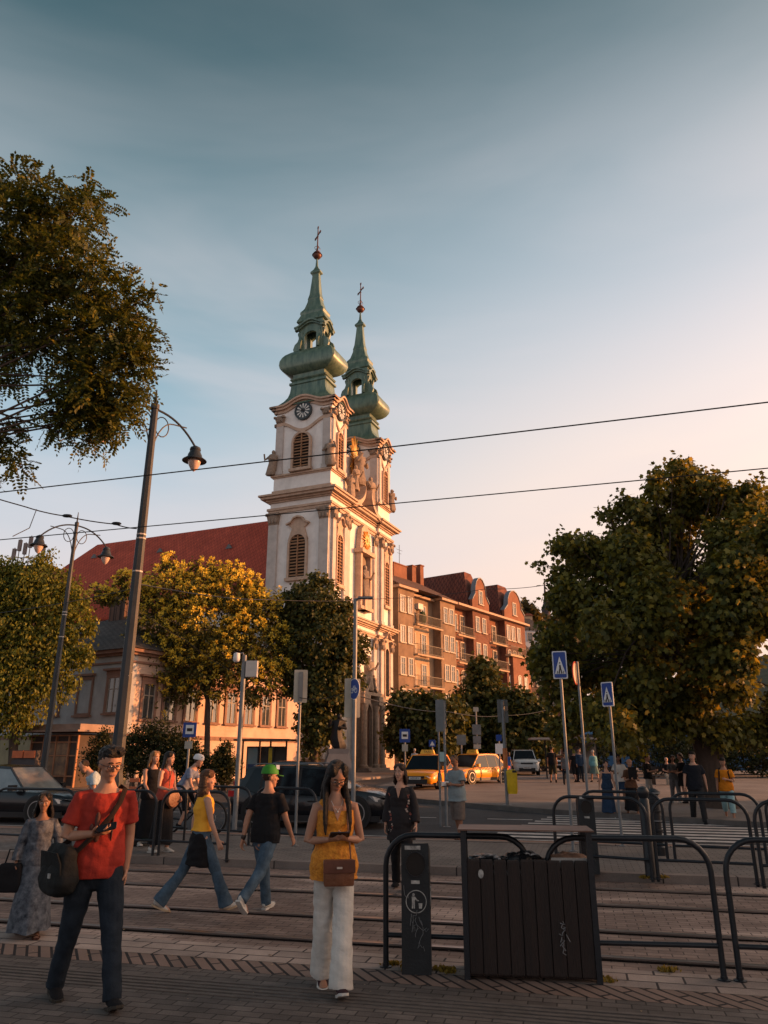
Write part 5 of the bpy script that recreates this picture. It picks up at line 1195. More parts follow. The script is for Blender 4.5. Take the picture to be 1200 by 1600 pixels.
zc = zrel(1052, b); T = Matrix.Translation((-.06, 0, zc)) @ Matrix.Rotation(R(62), 4, 'Z'); m = MB(T); m.prism(disc(.28), -.01, .01); o = m.build('round_sign', mat('sign_pale', (.45, .42, .38), .5, .15, 4), t)
m = MB(T); band(m, disc(.25), disc(.285), -.014, .006); m.build('red_rim', mat('sign_red', (.4, .05, .03), .5, .2, 4), o)
# parcel of small far signs
def far_sign(name, label, px, pb, ptop, zb_, w_, mt, Y, pict=None, extra=None):
    b = P(px, pb, Y); b.z = gz(Y) + .13; t = thing(name, label, 'traffic sign', b, 0, 'small signs on the square'); zz = lambda py: P(600, py, Y).z - b.z
    m = MB(); m.lathe([(.045, 0), (.045, zz(ptop))], 8); m.build('pole', galv, t); o, T = plate(t, zz(zb_), zz(ptop), w_, mt, -.06)
    if pict: 
        m = MB(T); zc = (zz(zb_) + zz(ptop)) / 2
        if pict == 'bus': m.box(-w_ * .3, w_ * .3, -.02, 0, zc - w_ * .3, zc + w_ * .35); m.build('pictogram_field', wht, o); m = MB(T); m.box(-w_ * .2, w_ * .2, -.03, -.02, zc - w_ * .1, zc + w_ * .12); m.build('pictogram', iron, o)
        else: m.prism([(-w_ * .35, zc - w_ * .3), (w_ * .35, zc - w_ * .3), (0, zc + w_ * .35)], -.02, 0); m.build('pictogram_field', wht, o)
    if extra:
        for a, c, w2, m2 in extra: plate(t, zz(c), zz(a), w2, m2, -.065, name='lower_plate')
    return t
red_ = mat('sign_red', (.4, .05, .03), .5, .2, 4)
far_sign('bus_stop_sign', 'blue bus stop sign right of the church front', 633, 1212, 1139, 1160, .55, blue, 40, 'bus', [(1163, 1174, .3, signpale)])
far_sign('crossing_sign', 'small far blue crossing sign above the first taxi', 676, 1200, 1156, 1167, .4, blue, 46, 'tri')
far_sign('sign_board', 'small far grey square sign above the second taxi', 722, 1200, 1148, 1164, .55, signback, 46)
far_sign('prohibition_sign', 'small blue and red sign plates beside the pole of the yellow bin', 782, 1212, 1148, 1158, .3, blue, 40, None, [(1162, 1178, .42, wht)])
far_sign('camera_pole', 'far pole with a camera, round sign backs and a small yellow plate', 747, 1205, 1105, 1112, .3, signpale, 44, None, [(1132, 1148, .5, signback), (1150, 1162, .45, signback), (1163, 1170, .42, signpale)])
far_sign('bus_stop_sign', 'white and blue stop sign standing in the shrubs left of the cyclist', 290, 1230, 1129, 1152, .52, blue, 30, 'bus', [(1158, 1170, .3, signpale)])
# camera pole on the left
t, b, H, p = pole_thing('camera_pole', 'pole with white dome camera and pale cabinet between shrub and bus shelter', 'camera pole', 366, 1300, 1024, .055)
m = MB(); m.tube([(0, 0, H - .05), (-.04, -.02, H + .05), (-.16, -.04, H + .02)], .022, 8); m.build('bracket', galv, t)
m = MB(Matrix.Translation((-.17, -.05, H - .06))); m.lathe([(.01, .12), (.07, .1), (.08, .02), (.08, -.06), (.06, -.09), (.01, -.11)], 14); m.build('dome_camera', wht, t, smooth=True)
m = MB(); m.box(.06, .32, -.1, .08, zrel(1058, b), zrel(1033, b)); m.build('cabinet', mat('cabinet_pale', (.5, .48, .46), .5, .15, 5), t)
# shelters
sh = thing('bus_shelter', 'bus shelter with a blue and a yellow advert panel in front of the pink wing', 'bus shelter', G(412, 1222, .13), R(-8))
s_ = mpp(1215, G(412, 1222, .13).y); hz = lambda py: P(600, py, G(412, 1222, .13).y).z - gz(35) - .13
m = MB(); m.box(-44 * s_, 44 * s_, -.9, .8, hz(1160), hz(1157)); m.build('roof', dkm, sh)
for x in (-42, -14, 4, 30):
    m = MB(); m.box(x * s_ - .04, x * s_ + .04, .5, .58, 0, hz(1160)); m.build('post', dkm, sh)
def advert(par, x0, x1, z0, z1, c1, c2, y, nm):
    m = MB(); m.box(x0, x1, y, y + .12, z0, z1); o = m.build('advert_case', dkm, par); zz = z0 + (z1 - z0) * .42
    m = MB(); m.box(x0 + .07, x1 - .07, y - .012, y, z0 + .08, z1 - .08); m.build('poster', c1, o)
    m = MB(); m.box(x0 + .1, x1 - .1, y - .018, y - .012, z0 + .12, zz); m.build('poster_block', c2, o); return o
advert(sh, -32 * s_, -12 * s_, .25, hz(1168), mat('poster_sky', (.10, .22, .27), .4, .3, 1.5, col2=(.2, .2, .2)), mat('poster_navy', (.02, .04, .12), .4, .3, 3), .2, '')
o = advert(sh, 2 * s_, 12 * s_, .25, hz(1168), mat('poster_yellow', (.5, .36, .02), .4, .25, 3, col2=(.22, .2, .02)), mat('poster_lime', (.3, .3, .02), .4, .5, 9), .2, '')
m = MB(); m.box(-12 * s_, 30 * s_, .5, .52, .3, hz(1168)); m.build('glass_wall', glass('shelter_glass', (.06, .06, .06)), sh)
q = P(898, 1222, 46); q.z = gz(46) + .13
s2 = thing('bus_shelter', 'dark bus shelter with thin pale roof edge behind the crossing sign poles', 'bus shelter', q, R(-6)); k_ = mpp(1200, 46); hz = lambda py: P(600, py, 46).z - q.z
m = MB(); m.box(-66 * k_, 60 * k_, -1.2, 1.0, hz(1156), hz(1153)); m.build('roof', mat('roof_edge', (.3, .27, .25), .5, .2, 3), s2)
for x in (-40, -12, 12, 40):
    m = MB(); m.box(x * k_ - .04, x * k_ + .04, .6, .68, 0, hz(1156)); m.build('post', dkm, s2)
m = MB(); m.box(-12 * k_, 40 * k_, .62, .64, .3, hz(1160)); m.build('glass_wall', glass('shelter_glass', (.06, .06, .06)), s2)
m = MB(); m.box(-11 * k_, -2 * k_, -.5, -.3, .3, hz(1164)); m.build('advert_case', dkm, s2)
# statue on a flared plinth
q = P(527, 1225, 41); q.z = gz(41) + .13; sta = thing('monument', 'dark slender statue on a pale flared stone plinth before the church', 'statue', q, R(10)); hz = lambda py: P(600, py, 41).z - q.z; k_ = mpp(1190, 41)
m = MB(); pf = [(.72, 0), (.78, .7), (.66, hz(1190)), (.52, hz(1178)), (.56, hz(1170))]
m.stack([(w_, w_ * .8, z, 0) for w_, z in pf]); m.build('plinth', mat('plinth_stone', (.17, .17, .18), .85, .15, 3, bump=.3), sta)
m = MB(); figure(m, Matrix.Translation((0, 0, 0)), 0, 0, hz(1170), hz(1114) - hz(1170), 2); m.build('figure', mat('bronze_dark', (.012, .012, .014), .6, .4, 4), sta, smooth=True)
# orange and white road boards by the lamp foot
q = G(203, 1300, .1); t = thing('road_board', 'two short orange boards on a dark stand behind the near lamp post', 'road barrier', q, R(-10)); k_ = mpp(1230, q.y); hz = lambda py: P(600, py, q.y).z - q.z
for a, c in ((1216, 1222), (1229, 1236)):
    m = MB(); m.box(-8 * k_, 8 * k_, -.03, 0, hz(c), hz(a)); m.build('board', mat('board_orange', (.5, .14, .06), .6, .3, 5), t)
m = MB(); m.box(-9 * k_, -7 * k_, 0, .04, 0, hz(1216)); m.box(7 * k_, 9 * k_, 0, .04, 0, hz(1216)); m.box(-9 * k_, 9 * k_, 0, .04, hz(1238), hz(1236)); m.build('stand', dkm, t)
# wires
wm = mat('wire_black', (.02, .018, .018), .5, .2, 5)
def wire(label, pts, r, sag=0, n=16, name='overhead_wire'):
    m = MB(); a, b = pts[0], pts[-1]; L_ = []
    for i in range(len(pts) - 1):
        for k in range(n): f = k / n; q = pts[i].lerp(pts[i + 1], f); q.z -= sag * 4 * f * (1 - f); L_.append(q)
    L_.append(pts[-1]); m.tube(L_, r, 6); o = m.build(name, wm); tag(o, label, 'overhead wire'); return o
def twoends(a, b, ext): d = (b - a); return [a - d * ext, b + d * ext]
wire('upper tram contact wire crossing the picture above the clock storey', twoends(P(0, 765, 10.28), P(1200, 623, 7.65), .9), .0085, .05)
wire('lower tram contact wire crossing the tower under its main cornice', twoends(P(0, 840, 12.9), P(1200, 727, 9.65), .8), .0085, .05)
pt = P(214, 826, 15.2); w3 = [P(-160, 730, 13.0), P(40, 792, 14.2), P(100, 806, 14.6), P(180, 819, 15.0), pt]
o = wire('span cable with insulators running left from the tall near lamp', w3, .012, .02, 6, 'span_cable')
for px, py, Y in ((105, 806, 14.6), (182, 818, 15.0)):
    c = P(px, py, Y); m = MB(Matrix.Translation(c) @ Matrix.Rotation(R(90), 4, 'Y') @ Matrix.Rotation(R(-8), 4, 'X')); m.lathe([(.012, -.1), (.035, -.06), (.04, 0), (.035, .06), (.012, .1)], 10); m.build('insulator', dkm, o)
wire('short hanger between span cable and lower contact wire, far left', [P(57, 796, 14.2), P(46, 825, 13.4), P(20, 838, 13.0)], .008, 0, 3, 'wire_hanger')
wire('thin cable from the tall lamp past the blossoming tree to the cabinet pole', [P(207, 945, 15.2), P(290, 1000, 17), P(366, 1050, G(366, 1300, .1).y)], .005, .05, 8)
wire('thin cable sagging from the sign pole to the cycle sign pole', [P(468, 1090, 14.6), P(549, 1077, 14.4)], .008, .09, 10)
wire('thin cable from the cycle sign pole to the right across the square', [P(553, 1085, 14.4), P(700, 1112, 26), P(783, 1118, 40), P(860, 1108, 46)], .012, .1, 8)
wire('thin dark cable across the chestnut tree and church base at mid height', [P(-20, 960, 20), P(207, 920, 15.3)], .007, .05, 8)
wire('thin cable from tall lamp across the church to the plane tree', [P(214, 912, 15.2), P(420, 937, 30), P(600, 935, 40), P(760, 920, 34), P(875, 910, 30)], .014, .1, 8)
# ---------------------------------------------------------------- vehicles
tyre = mat('tyre', (.018, .018, .018), .85, .3, 8); rimm = mat('rim', (.3, .3, .31), .3, .2, 4, metal=.8)
hl = mat('headlight_glass', (.5, .5, .5), .12, .2, 6, spec=1.0); tl_ = mat('tail_light', (.4, .02, .02), .2, .2, 6)
cglass = glass('car_glass', (.006, .007, .010), .06, .3); cgl2 = glass('windscreen_bright', (.14, .16, .17), .04, 1.0)
blk = mat('black_trim', (.014, .014, .016), .5, .3, 5)
def car(name, label, cat, loc, rz, paint_c, Lc, Wc, Hc, kind='sedan', group=None, taxi=False, plate_t=None, ws=cglass, rail=False):
    t = thing(name, label, cat, loc, rz, group); pm = paint_c; h = Lc / 2; w_ = Wc / 2; g = .2
    zb = .56 * Hc if kind != 'suv' else .54 * Hc          # belt
    if kind == 'suv': hood, cowl, tail, xw0, xw1, xr1, xr0 = .60, .64, .66, .42, .22, -.78, -.92
    elif kind == 'wagon': hood, cowl, tail, xw0, xw1, xr1, xr0 = .52, .60, .62, .42, .14, -.70, -.93
    elif kind == 'hatch': hood, cowl, tail, xw0, xw1, xr1, xr0 = .50, .60, .64, .52, .18, -.58, -.90
    else: hood, cowl, tail, xw0, xw1, xr1, xr0 = .52, .60, .62, .40, .12, -.42, -.74
    if kind == 'sedan': tl0 = .60
    ST = [(-1, .30, .42, .80, .80), (-.985, .20, tail * .96, .86, .78), (-.9, g / Hc, tail, .97, .82), (-.6, g / Hc * .8, zb / Hc + .02, 1, .88), (-.2, .13, zb / Hc + .01, 1, .88), (.2, .13, zb / Hc, 1, .88), (.42, .13, cowl - .03, 1, .86), (.62, .14, hood + .035, .99, .80), (.85, .15, hood - .01, .95, .76), (.95, .16, hood - .07, .86, .70), (.995, .2, hood - .16, .74, .62), (1, .26, .34, .7, .6)]
    rs = []
    for fx, zb_, zt_, wf, wt in ST:
        x = fx * h; z0, z1 = zb_ * Hc, zt_ * Hc; zm = z0 + (z1 - z0) * .72; zl = z0 + (z1 - z0) * .3
        q = [(w_ * wf * .9, z0), (w_ * wf, zl), (w_ * wf * .985, zm), (w_ * (wf * .5 + wt * .5), z1 - (z1 - z0) * .06), (w_ * wt * .8, z1), (0, z1 + .012)]
        rs.append([(x, y, z) for y, z in q] + [(x, -y, z) for y, z in reversed(q[:-1])] )
    m = MB(); m.rings(rs); body = m.build('body', pm, t, smooth=True)
    zt_ = Hc; bw = w_ * .90; tw = w_ * .70; z0 = zb * .985
    GH = [(xr0, z0 + (.02 if kind != 'sedan' else .03), .80, 0), (xr1, Hc - .055, .80, 1), (-.15, Hc - .02, 1, 1), (xw1, Hc - .05, 1, 1), (xw0, z0 + .02, .95, 0)]
    side = [(xr0 * h, z0), (xr1 * h, Hc - .07), (xr1 * h + .12, Hc - .04), (-.15 * h, Hc - .02), (xw1 * h, Hc - .06), (xw0 * h, z0)]
    m = MB(); n = len(side); vs = []
    for sg in (-1, 1):
        for x, z in side:
            f = (z - z0) / (Hc - z0); vs.append((x, sg * (bw + (tw - bw) * f), z))
    m.add(vs, [tuple(range(n)), tuple(range(2 * n - 1, n - 1, -1))] + [(i, i + n, (i + 1) % n + n, (i + 1) % n) for i in range(n)]); m.build('windows', ws, t)
    # roof skin and pillars, proud of the glass
    m = MB()
    def pt(x, z, e=.012, sg=1): f = (z - z0) / (Hc - z0); return (x, sg * (bw + (tw - bw) * f + e), z)
    top = [(xr1 * h - .06, Hc - .075), (xr1 * h + .1, Hc - .015), (-.15 * h, Hc + .0), (xw1 * h - .02, Hc - .035)]
    rr = []
    for x, z in top: rr.append([pt(x, z - .06), pt(x, z), (x, 0, z + .02), pt(x, z, .012, -1), pt(x, z - .06, .012, -1)])
    m.rings(rr); m.build('roof', pm, t, smooth=True)
    for nm, x0, x1, wd in (('a', xw0 * h, xw1 * h, .05), ('c', xr0 * h, xr1 * h, .16 if kind != 'wagon' else .1)):
        for sg in (-1, 1):
            m = MB(); a, b = pt(x0, z0, .006, sg), pt(x1, Hc - .05, .006, sg); s = -1 if nm == 'a' else 1
            m.add([a, (a[0] + s * wd, a[1], a[2]), (b[0] + s * wd, b[1], b[2]), b, (a[0], a[1] - sg * .05, a[2]), (a[0] + s * wd, a[1] - sg * .03, a[2]), (b[0] + s * wd, b[1] - sg * .03, b[2]), (b[0], b[1] - sg * .05, b[2])], [(0, 1, 2, 3), (0, 3, 7, 4), (1, 2, 6, 5), (0, 1, 5, 4)])
            m.build('pillar', pm, t)
    for sg in (-1, 1):
        for x in (-.13 * h, -.62 * h if kind in ('wagon', 'suv') else -.5 * h):
            m = MB(); a, b = pt(x, z0, .004, sg), pt(x + .03, Hc - .06, .004, sg); m.add([a, (a[0] + .07, a[1], a[2]), (b[0] + .05, b[1], b[2]), b, (a[0], a[1] - sg * .02, a[2]), (b[0], b[1] - sg * .02, b[2])], [(0, 1, 2, 3), (0, 3, 5, 4)])
            m.build('door_post', blk, t)
    # wheels
    wr = .335 if kind != 'suv' else .36
    for fx in (-.62, .60):
        for sg in (-1, 1):
            T = Matrix.Translation((fx * h, sg * (w_ - .10), wr)) @ Matrix.Rotation(R(90 * -sg), 4, 'X')
            m = MB(T); m.lathe([(wr * 1.1, .03), (wr * 1.1, .1015), (wr * .5, .1015)], 24); m.build('wheel_arch', blk, t)
            m = MB(T); m.lathe([(wr * .66, -.1), (wr * .97, -.1), (wr, -.06), (wr, .075), (wr * .96, .108), (wr * .70, .112)], 24); wl = m.build('wheel', tyre, t, smooth=True)
            m = MB(T); m.lathe([(wr * .68, .09), (wr * .7, .114), (wr * .64, .114), (wr * .62, .06)], 24); m.lathe([(.0, .1), (.06, .118), (.07, .09)], 12)
            for k in range(10):
                a = 2 * math.pi * k / 10; c_, s_n = math.cos(a), math.sin(a); q = .022
                m.add([(c_ * .05 - s_n * q, s_n * .05 + c_ * q, .1), (c_ * .05 + s_n * q, s_n * .05 - c_ * q, .1), (c_ * wr * .65 + s_n * q, s_n * wr * .65 - c_ * q, .112), (c_ * wr * .65 - s_n * q, s_n * wr * .65 + c_ * q, .112), (c_ * .05, s_n * .05, .06), (c_ * wr * .65, s_n * wr * .65, .06)], [(0, 1, 2, 3), (0, 3, 5, 4), (1, 2, 5, 4)])
            m.build('rim', rimm, wl)
    zh = hood * Hc
    for sg in (-1, 1):
        m = MB(); m.add([(.965 * h, sg * w_ * .86, zh - .15), (.80 * h, sg * w_ * .985, zh - .11), (.84 * h, sg * w_ * .94, zh - .235), (1.0 * h, sg * w_ * .70, zh - .25), (1.0 * h, sg * w_ * .55, zh - .19), (.99 * h, sg * w_ * .5, zh - .16)], [(0, 1, 2, 3, 4, 5)])
        bm_pts = [Vector(p) for p in m.v]; m2 = MB(); off = Vector((.02, sg * .012, 0)); bk = Vector((-.08, -sg * .05, 0))
        m2.add([p + off for p in bm_pts] + [p + bk for p in bm_pts], [tuple(range(6)), tuple(range(11, 5, -1))] + [(i, i + 6, (i + 1) % 6 + 6, (i + 1) % 6) for i in range(6)]); m2.build('headlight', hl, t)
        m = MB(); zz = tail * Hc; m.box(-1.005 * h, -.93 * h, sg * w_ * .60 if sg > 0 else sg * w_ * .93, sg * w_ * .93 if sg > 0 else sg * w_ * .60, zz - .24, zz - .10); m.build('tail_light', tl_, t)
        m = MB(); xm = xw0 * h - .22; m.box(xm - .08, xm + .06, sg * (w_ + .02) if sg > 0 else -(w_ + .2), w_ + .2 if sg > 0 else -(w_ + .02), z0 + .02, z0 + .16); m.build('mirror', pm, t)
        for xh in (.02, -.42):
            m = MB(); m.box(xh * h, xh * h + .18, sg * w_ * .99 - .012, sg * w_ * .99 + .012, z0 - .16, z0 - .13); m.build('door_handle', pm if not taxi else pm, t)
    m = MB(); m.box(.985 * h, 1.012 * h, -w_ * .45, w_ * .45, zh - .27, zh - .17); m.box(.97 * h, 1.02 * h, -w_ * .6, w_ * .6, .24, .24 + .2 * Hc / 1.5); m.build('grille', blk, t)
    m = MB(); m.box(1.02 * h, 1.028 * h, -.26, .26, .42, .53); pb_ = m.build('number_plate', mat('plate_white', (.55, .55, .54), .5, .1, 4), t)
    if plate_t:
        put('plate_text', text_mesh(plate_t, .11, 'plate_text', blk), pb_, Matrix.Translation((1.031 * h, 0, .475)) @ Matrix.Rotation(R(90), 4, 'Z') @ Matrix.Rotation(R(90), 4, 'X'))
    m = MB()
    for sg in (-1, 1):
        m.box(-.9 * h, .9 * h, sg * w_ * .93 - .03, sg * w_ * .93 + .03, .17, .3)
    m.build('sill', blk, t)
    if rail:
        for sg in (-1, 1):
            m = MB(); m.tube([(xw1 * h - .1, sg * tw * .98, Hc + .0), (xw1 * h - .2, sg * tw * .98, Hc + .05), (xr1 * h + .2, sg * tw * .98, Hc + .04), (xr1 * h + .1, sg * tw * .98, Hc - .02)], .017, 6); m.build('roof_rail', rimm, t)
    if taxi:
        m = MB(); m.stack([(.09, .33, Hc + .01, .1), (.09, .33, Hc + .06, .1), (.06, .28, Hc + .2, .1)]); sgn_ = m.build('taxi_sign', mat('taxi_sign', (.75, .42, .04), .4, .1, 4), t)
        put('sign_text', text_mesh('TAXI', .15, 'sign_text', blk), sgn_, Matrix.Translation((.085, 0, Hc + .11)) @ Matrix.Rotation(R(90), 4, 'Z') @ Matrix.Rotation(R(78), 4, 'X'))
        m = MB()
        for sg in (-1, 1):
            for k in range(26):
                x = -.93 * h + k * .13
                if k % 2 == 0: m.box(x, x + .065, sg * w_ * 1.0 - .006, sg * w_ * 1.0 + .006, z0 - .12, z0 - .07)
                else: m.box(x, x + .065, sg * w_ * 1.0 - .006, sg * w_ * 1.0 + .006, z0 - .07, z0 - .02)
        m.build('checker_stripe', blk, t)
        for sg in (-1, 1): put('door_text', text_mesh('TAXI', .2, 'door_text', blk), t, Matrix.Translation((-.1 * h, sg * (w_ + .008), .62)) @ Matrix.Rotation(R(0 if sg < 0 else 180), 4, 'Z') @ Matrix.Rotation(R(90), 4, 'X'))
    return t
bp = mat('paint_black', (.006, .007, .010), .25, .3, 2, coat=.35); yp = mat('paint_taxi', (.80, .27, .006), .35, .12, 2, coat=.25); wp = mat('paint_silver', (.42, .45, .46), .3, .15, 2, coat=.6)
dk2 = mat('paint_dark_red', (.05, .018, .018), .3, .2, 2, coat=.5)
# the dark estate car in the middle
q = G(487, 1296, .0); car('parked_car', 'large black estate car standing behind the woman in the orange blouse', 'car', q + Vector((.0, 1.0, 0)), R(-11), bp, 4.0, 1.8, 1.42, 'suv', 'cars in the road', rail=True)
q = G(18, 1302, .0); car('parked_car', 'black saloon car at the left edge with its bright windscreen facing right', 'car', q + Vector((-1.6, 3.3, 0)), R(-12), bp, 4.6, 1.85, 1.42, 'sedan', 'cars in the road', ws=cgl2)
q = G(552, 1262, 0); car('parked_car', 'dark car with a pale windscreen mostly hidden behind the black estate car', 'car', q + Vector((-1.8, 1.5, 0)), R(-8), bp, 4.4, 1.8, 1.42, 'sedan', 'cars in the road', ws=cgl2)
q = G(664, 1234, .13); car('taxi', 'front yellow taxi, the nearer one left of the man in the pale grey t-shirt', 'taxi', q + Vector((.25, 1.9, 0)), R(-68 - 40), yp, 4.37, 1.79, 1.46, 'hatch', 'yellow taxis', True, 'AEX-814')
q = G(730, 1226, .13); car('taxi', 'rear yellow taxi with chequered side right of the man in the pale grey t-shirt', 'taxi', q + Vector((.55, 2.0, 0)), R(-133), yp, 4.37, 1.79, 1.46, 'hatch', 'yellow taxis', True, 'AFK-207')
q = P(819, 1210, 54); q.z = gz(54) + .13; car('parked_car', 'pale silver compact off-roader facing the camera beyond the yellow bin', 'car', q, R(-84 - 10), wp, 4.1, 1.78, 1.62, 'suv', 'cars beyond the square', plate_t='NKE-553', rail=True)
q = P(737, 1195, 62); q.z = gz(62) + .13; car('parked_car', 'dark car beyond the rear taxi roof sign', 'car', q, R(-20), dk2, 4.3, 1.78, 1.45, 'hatch', 'cars beyond the square')
q = P(850, 1200, 64); q.z = gz(64) + .13; car('parked_car', 'dark car just right of and behind the silver off-roader', 'car', q, R(-70), bp, 4.5, 1.8, 1.5, 'wagon', 'cars beyond the square')
# buses behind the plane tree
def bus(label, px, py, Y, rz, col, Lb=11):
    q = P(px, py, Y); q.z = gz(Y) + .1; t = thing('bus', label, 'bus', q, rz, 'buses behind the plane tree')
    m = MB(); m.stack([(Lb / 2, 1.22, .3, .1), (Lb / 2, 1.26, .4, .1), (Lb / 2, 1.26, 2.85, .1), (Lb / 2 - .05, 1.1, 3.02, .1)]); m.build('body', col, t)
    for k in range(6):
        m = MB(); x = -Lb / 2 + .5 + k * (Lb - .8) / 6; m.box(x, x + (Lb - .8) / 6 - .12, -1.275, -1.25, 1.2, 2.4); m.build('window', cglass, t)
    for x in (-Lb * .3, Lb * .32):
        m = MB(Matrix.Translation((x, -1.15, .48)) @ Matrix.Rotation(R(90), 4, 'X')); m.lathe([(.25, .1), (.46, .1), (.48, .05), (.48, -.15)], 18); m.build('wheel', tyre, t)
    m = MB(); m.box(-Lb / 2 + .3, -Lb / 2 + 2.2, -1.28, -1.25, 2.5, 2.78); m.build('route_display', blk, t); return t
bus('blue bus standing right behind the bus shelter', 1010, 1205, 62, R(4), mat('bus_blue', (.03, .10, .22), .4, .2, 2))
bus('blue bus farther right mostly hidden by the plane tree', 1130, 1208, 54, R(4), mat('bus_blue', (.03, .10, .22), .4, .2, 2))
# ---------------------------------------------------------------- people
def fuse(m, voxel, mt, name, sm=4, wr=None):
    me = bpy.data.meshes.new('tmp'); me.from_pydata(m.v, [], m.f); me.update(); fixn(me)
    o = bpy.data.objects.new('tmp', me); C.objects.link(o)
    a = o.modifiers.new('r', 'REMESH'); a.mode = 'VOXEL'; a.voxel_size = voxel
    b = o.modifiers.new('s', 'SMOOTH'); b.iterations = sm; b.factor = .5
    r = bpy.data.meshes.new_from_object(o.evaluated_get(bpy.context.evaluated_depsgraph_get())); bpy.data.objects.remove(o); bpy.data.meshes.remove(me)
    if wr:
        amp, sc = wr; n = len(r.vertices); co = np.empty(n * 3, np.float32); r.vertices.foreach_get('co', co); no = np.empty(n * 3, np.float32); r.vertices.foreach_get('normal', no); co = co.reshape(-1, 3); no = no.reshape(-1, 3)
        k = np.array([noise.noise(Vector((p[0] * sc * .8, p[1] * sc * .8, p[2] * sc * 1.5 + p[0] * sc * .7))) + .5 * noise.noise(Vector((p[0] * sc * 2 + 5, p[1] * sc * 2, p[2] * sc * 2.6))) for p in co], np.float32)
        co += no * (k * amp)[:, None]; r.vertices.foreach_set('co', co.ravel()); r.update()
    r.name = name; r.materials.clear(); r.materials.append(mt); r.polygons.foreach_set('use_smooth', [True] * len(r.polygons)); return r
FW = Vector((0, -1, 0))
def limb(m, pts, ref=FW, n=12, caps=True, c0=True, c1=True):
    """pts: (point, rx, ry) closed round-ended solid, ry measured along ref"""
    P_ = [Vector(p[0]) for p in pts]; rs = []
    def ring(c, t, rx, ry):
        s = t.cross(ref)
        if s.length < .15: s = t.cross(Vector((1, 0, 0)))
        s.normalize(); d = s.cross(t).normalized()
        return [c + s * rx * math.cos(2 * math.pi * k / n) + d * ry * math.sin(2 * math.pi * k / n) for k in range(n)]
    N_ = len(P_)
    for i in range(N_):
        t = (P_[min(i + 1, N_ - 1)] - P_[max(i - 1, 0)]).normalized(); rx, ry = pts[i][1], pts[i][2]
        if i == 0 and caps and c0:
            r = min(rx, ry); rs.append(ring(P_[i] - t * r * .95, t, rx * .25, ry * .25)); rs.append(ring(P_[i] - t * r * .7, t, rx * .7, ry * .7))
        rs.append(ring(P_[i], t, rx, ry))
        if i == N_ - 1 and caps and c1:
            r = min(rx, ry); rs.append(ring(P_[i] + t * r * .7, t, rx * .7, ry * .7)); rs.append(ring(P_[i] + t * r * .95, t, rx * .25, ry * .25))
    m.rings(rs)
def hand(m, w, d, pn, side, curl=25, k=1.0):
    """w wrist, d direction, pn palm normal, side +1: thumb towards +lat"""
    d = d.normalized(); pn = (pn - d * pn.dot(d)).normalized(); lat = d.cross(pn) * side
    limb(m, [(w - d * .01, .024 * k, .019 * k), (w + d * .03 * k, .034 * k, .017 * k), (w + d * .075 * k, .040 * k, .014 * k), (w + d * .09 * k, .038 * k, .012 * k)], pn, 10)
    for f, (o, L_) in enumerate(((.030, .070), (.010, .080), (-.011, .075), (-.031, .058))):
        p = w + d * .085 * k + lat * o * k; c = R(curl * (1 + .12 * f)); a = 0; pts = [(p - d * .015, .0085 * k, .0085 * k), (p, .0092 * k, .0088 * k)]
        for s_, fr in enumerate((.45, .32, .27)):
            a += c * (1.0 if s_ else .7); q = (d * math.cos(a) + pn * math.sin(a) + lat * .06 * (1.5 - f)).normalized(); p = p + q * L_ * fr * k; pts.append((p, (.0085 - .001 * s_) * k, (.0082 - .001 * s_) * k))
        limb(m, pts, pn, 7)
    p = w + d * .022 * k + lat * .028 * k; q = (d * .6 + lat * .75 + pn * .35).normalized(); p2 = p + q * .042 * k; q2 = (d * .85 + lat * .3 + pn * .5).normalized()
    limb(m, [(p - q * .01, .012 * k, .012 * k), (p, .012 * k, .012 * k), (p2, .0105 * k, .0105 * k), (p2 + q2 * .032 * k, .0085 * k, .0085 * k)], pn, 7)
SKIN = {'light': mat('skin_light', (.42, .235, .165), .55, .12, 9), 'tan': mat('skin_tan', (.33, .17, .11), .55, .12, 9), 'brown': mat('skin_brown', (.19, .095, .06), .55, .12, 9)}
eyew = mat('eye_white', (.5, .47, .44), .3, .05, 9); eyed = mat('eye_dark', (.015, .01, .01), .2, .1, 9); lipm = mat('lips', (.24, .105, .08), .5, .1, 20)
HAIR = {'black': mat('hair_black', (.010, .008, .008), .5, .5, 3, bump=1, bs=40, stretch=(9, 9, .6)), 'brown': mat('hair_brown', (.045, .022, .013), .5, .5, 3, col2=(.02, .011, .008), bump=1, bs=40, stretch=(9, 9, .6)),
        'blonde': mat('hair_blonde', (.33, .19, .09), .5, .5, 3, col2=(.16, .09, .045), bump=1, bs=40, stretch=(9, 9, .6)), 'auburn': mat('hair_auburn', (.16, .065, .03), .5, .5, 3, col2=(.06, .028, .015), bump=1, bs=40, stretch=(9, 9, .6)), 'grey': mat('hair_grey', (.35, .33, .31), .6, .3, 12)}
def cloth(name, c, c2=None, vs=6, rough=.9, bump=.5, bs=18): return mat('cloth_' + name, c, rough, .3, vs, col2=c2, bump=bump, bs=bs, spec=.15)
denim = cloth('denim', (.075, .12, .17), (.03, .05, .075), 7); denim_d = cloth('denim_dark', (.02, .029, .042), (.008, .012, .018), 7); blackc = cloth('black', (.011, .011, .013)); offw = cloth('offwhite', (.52, .50, .47), None, 3)
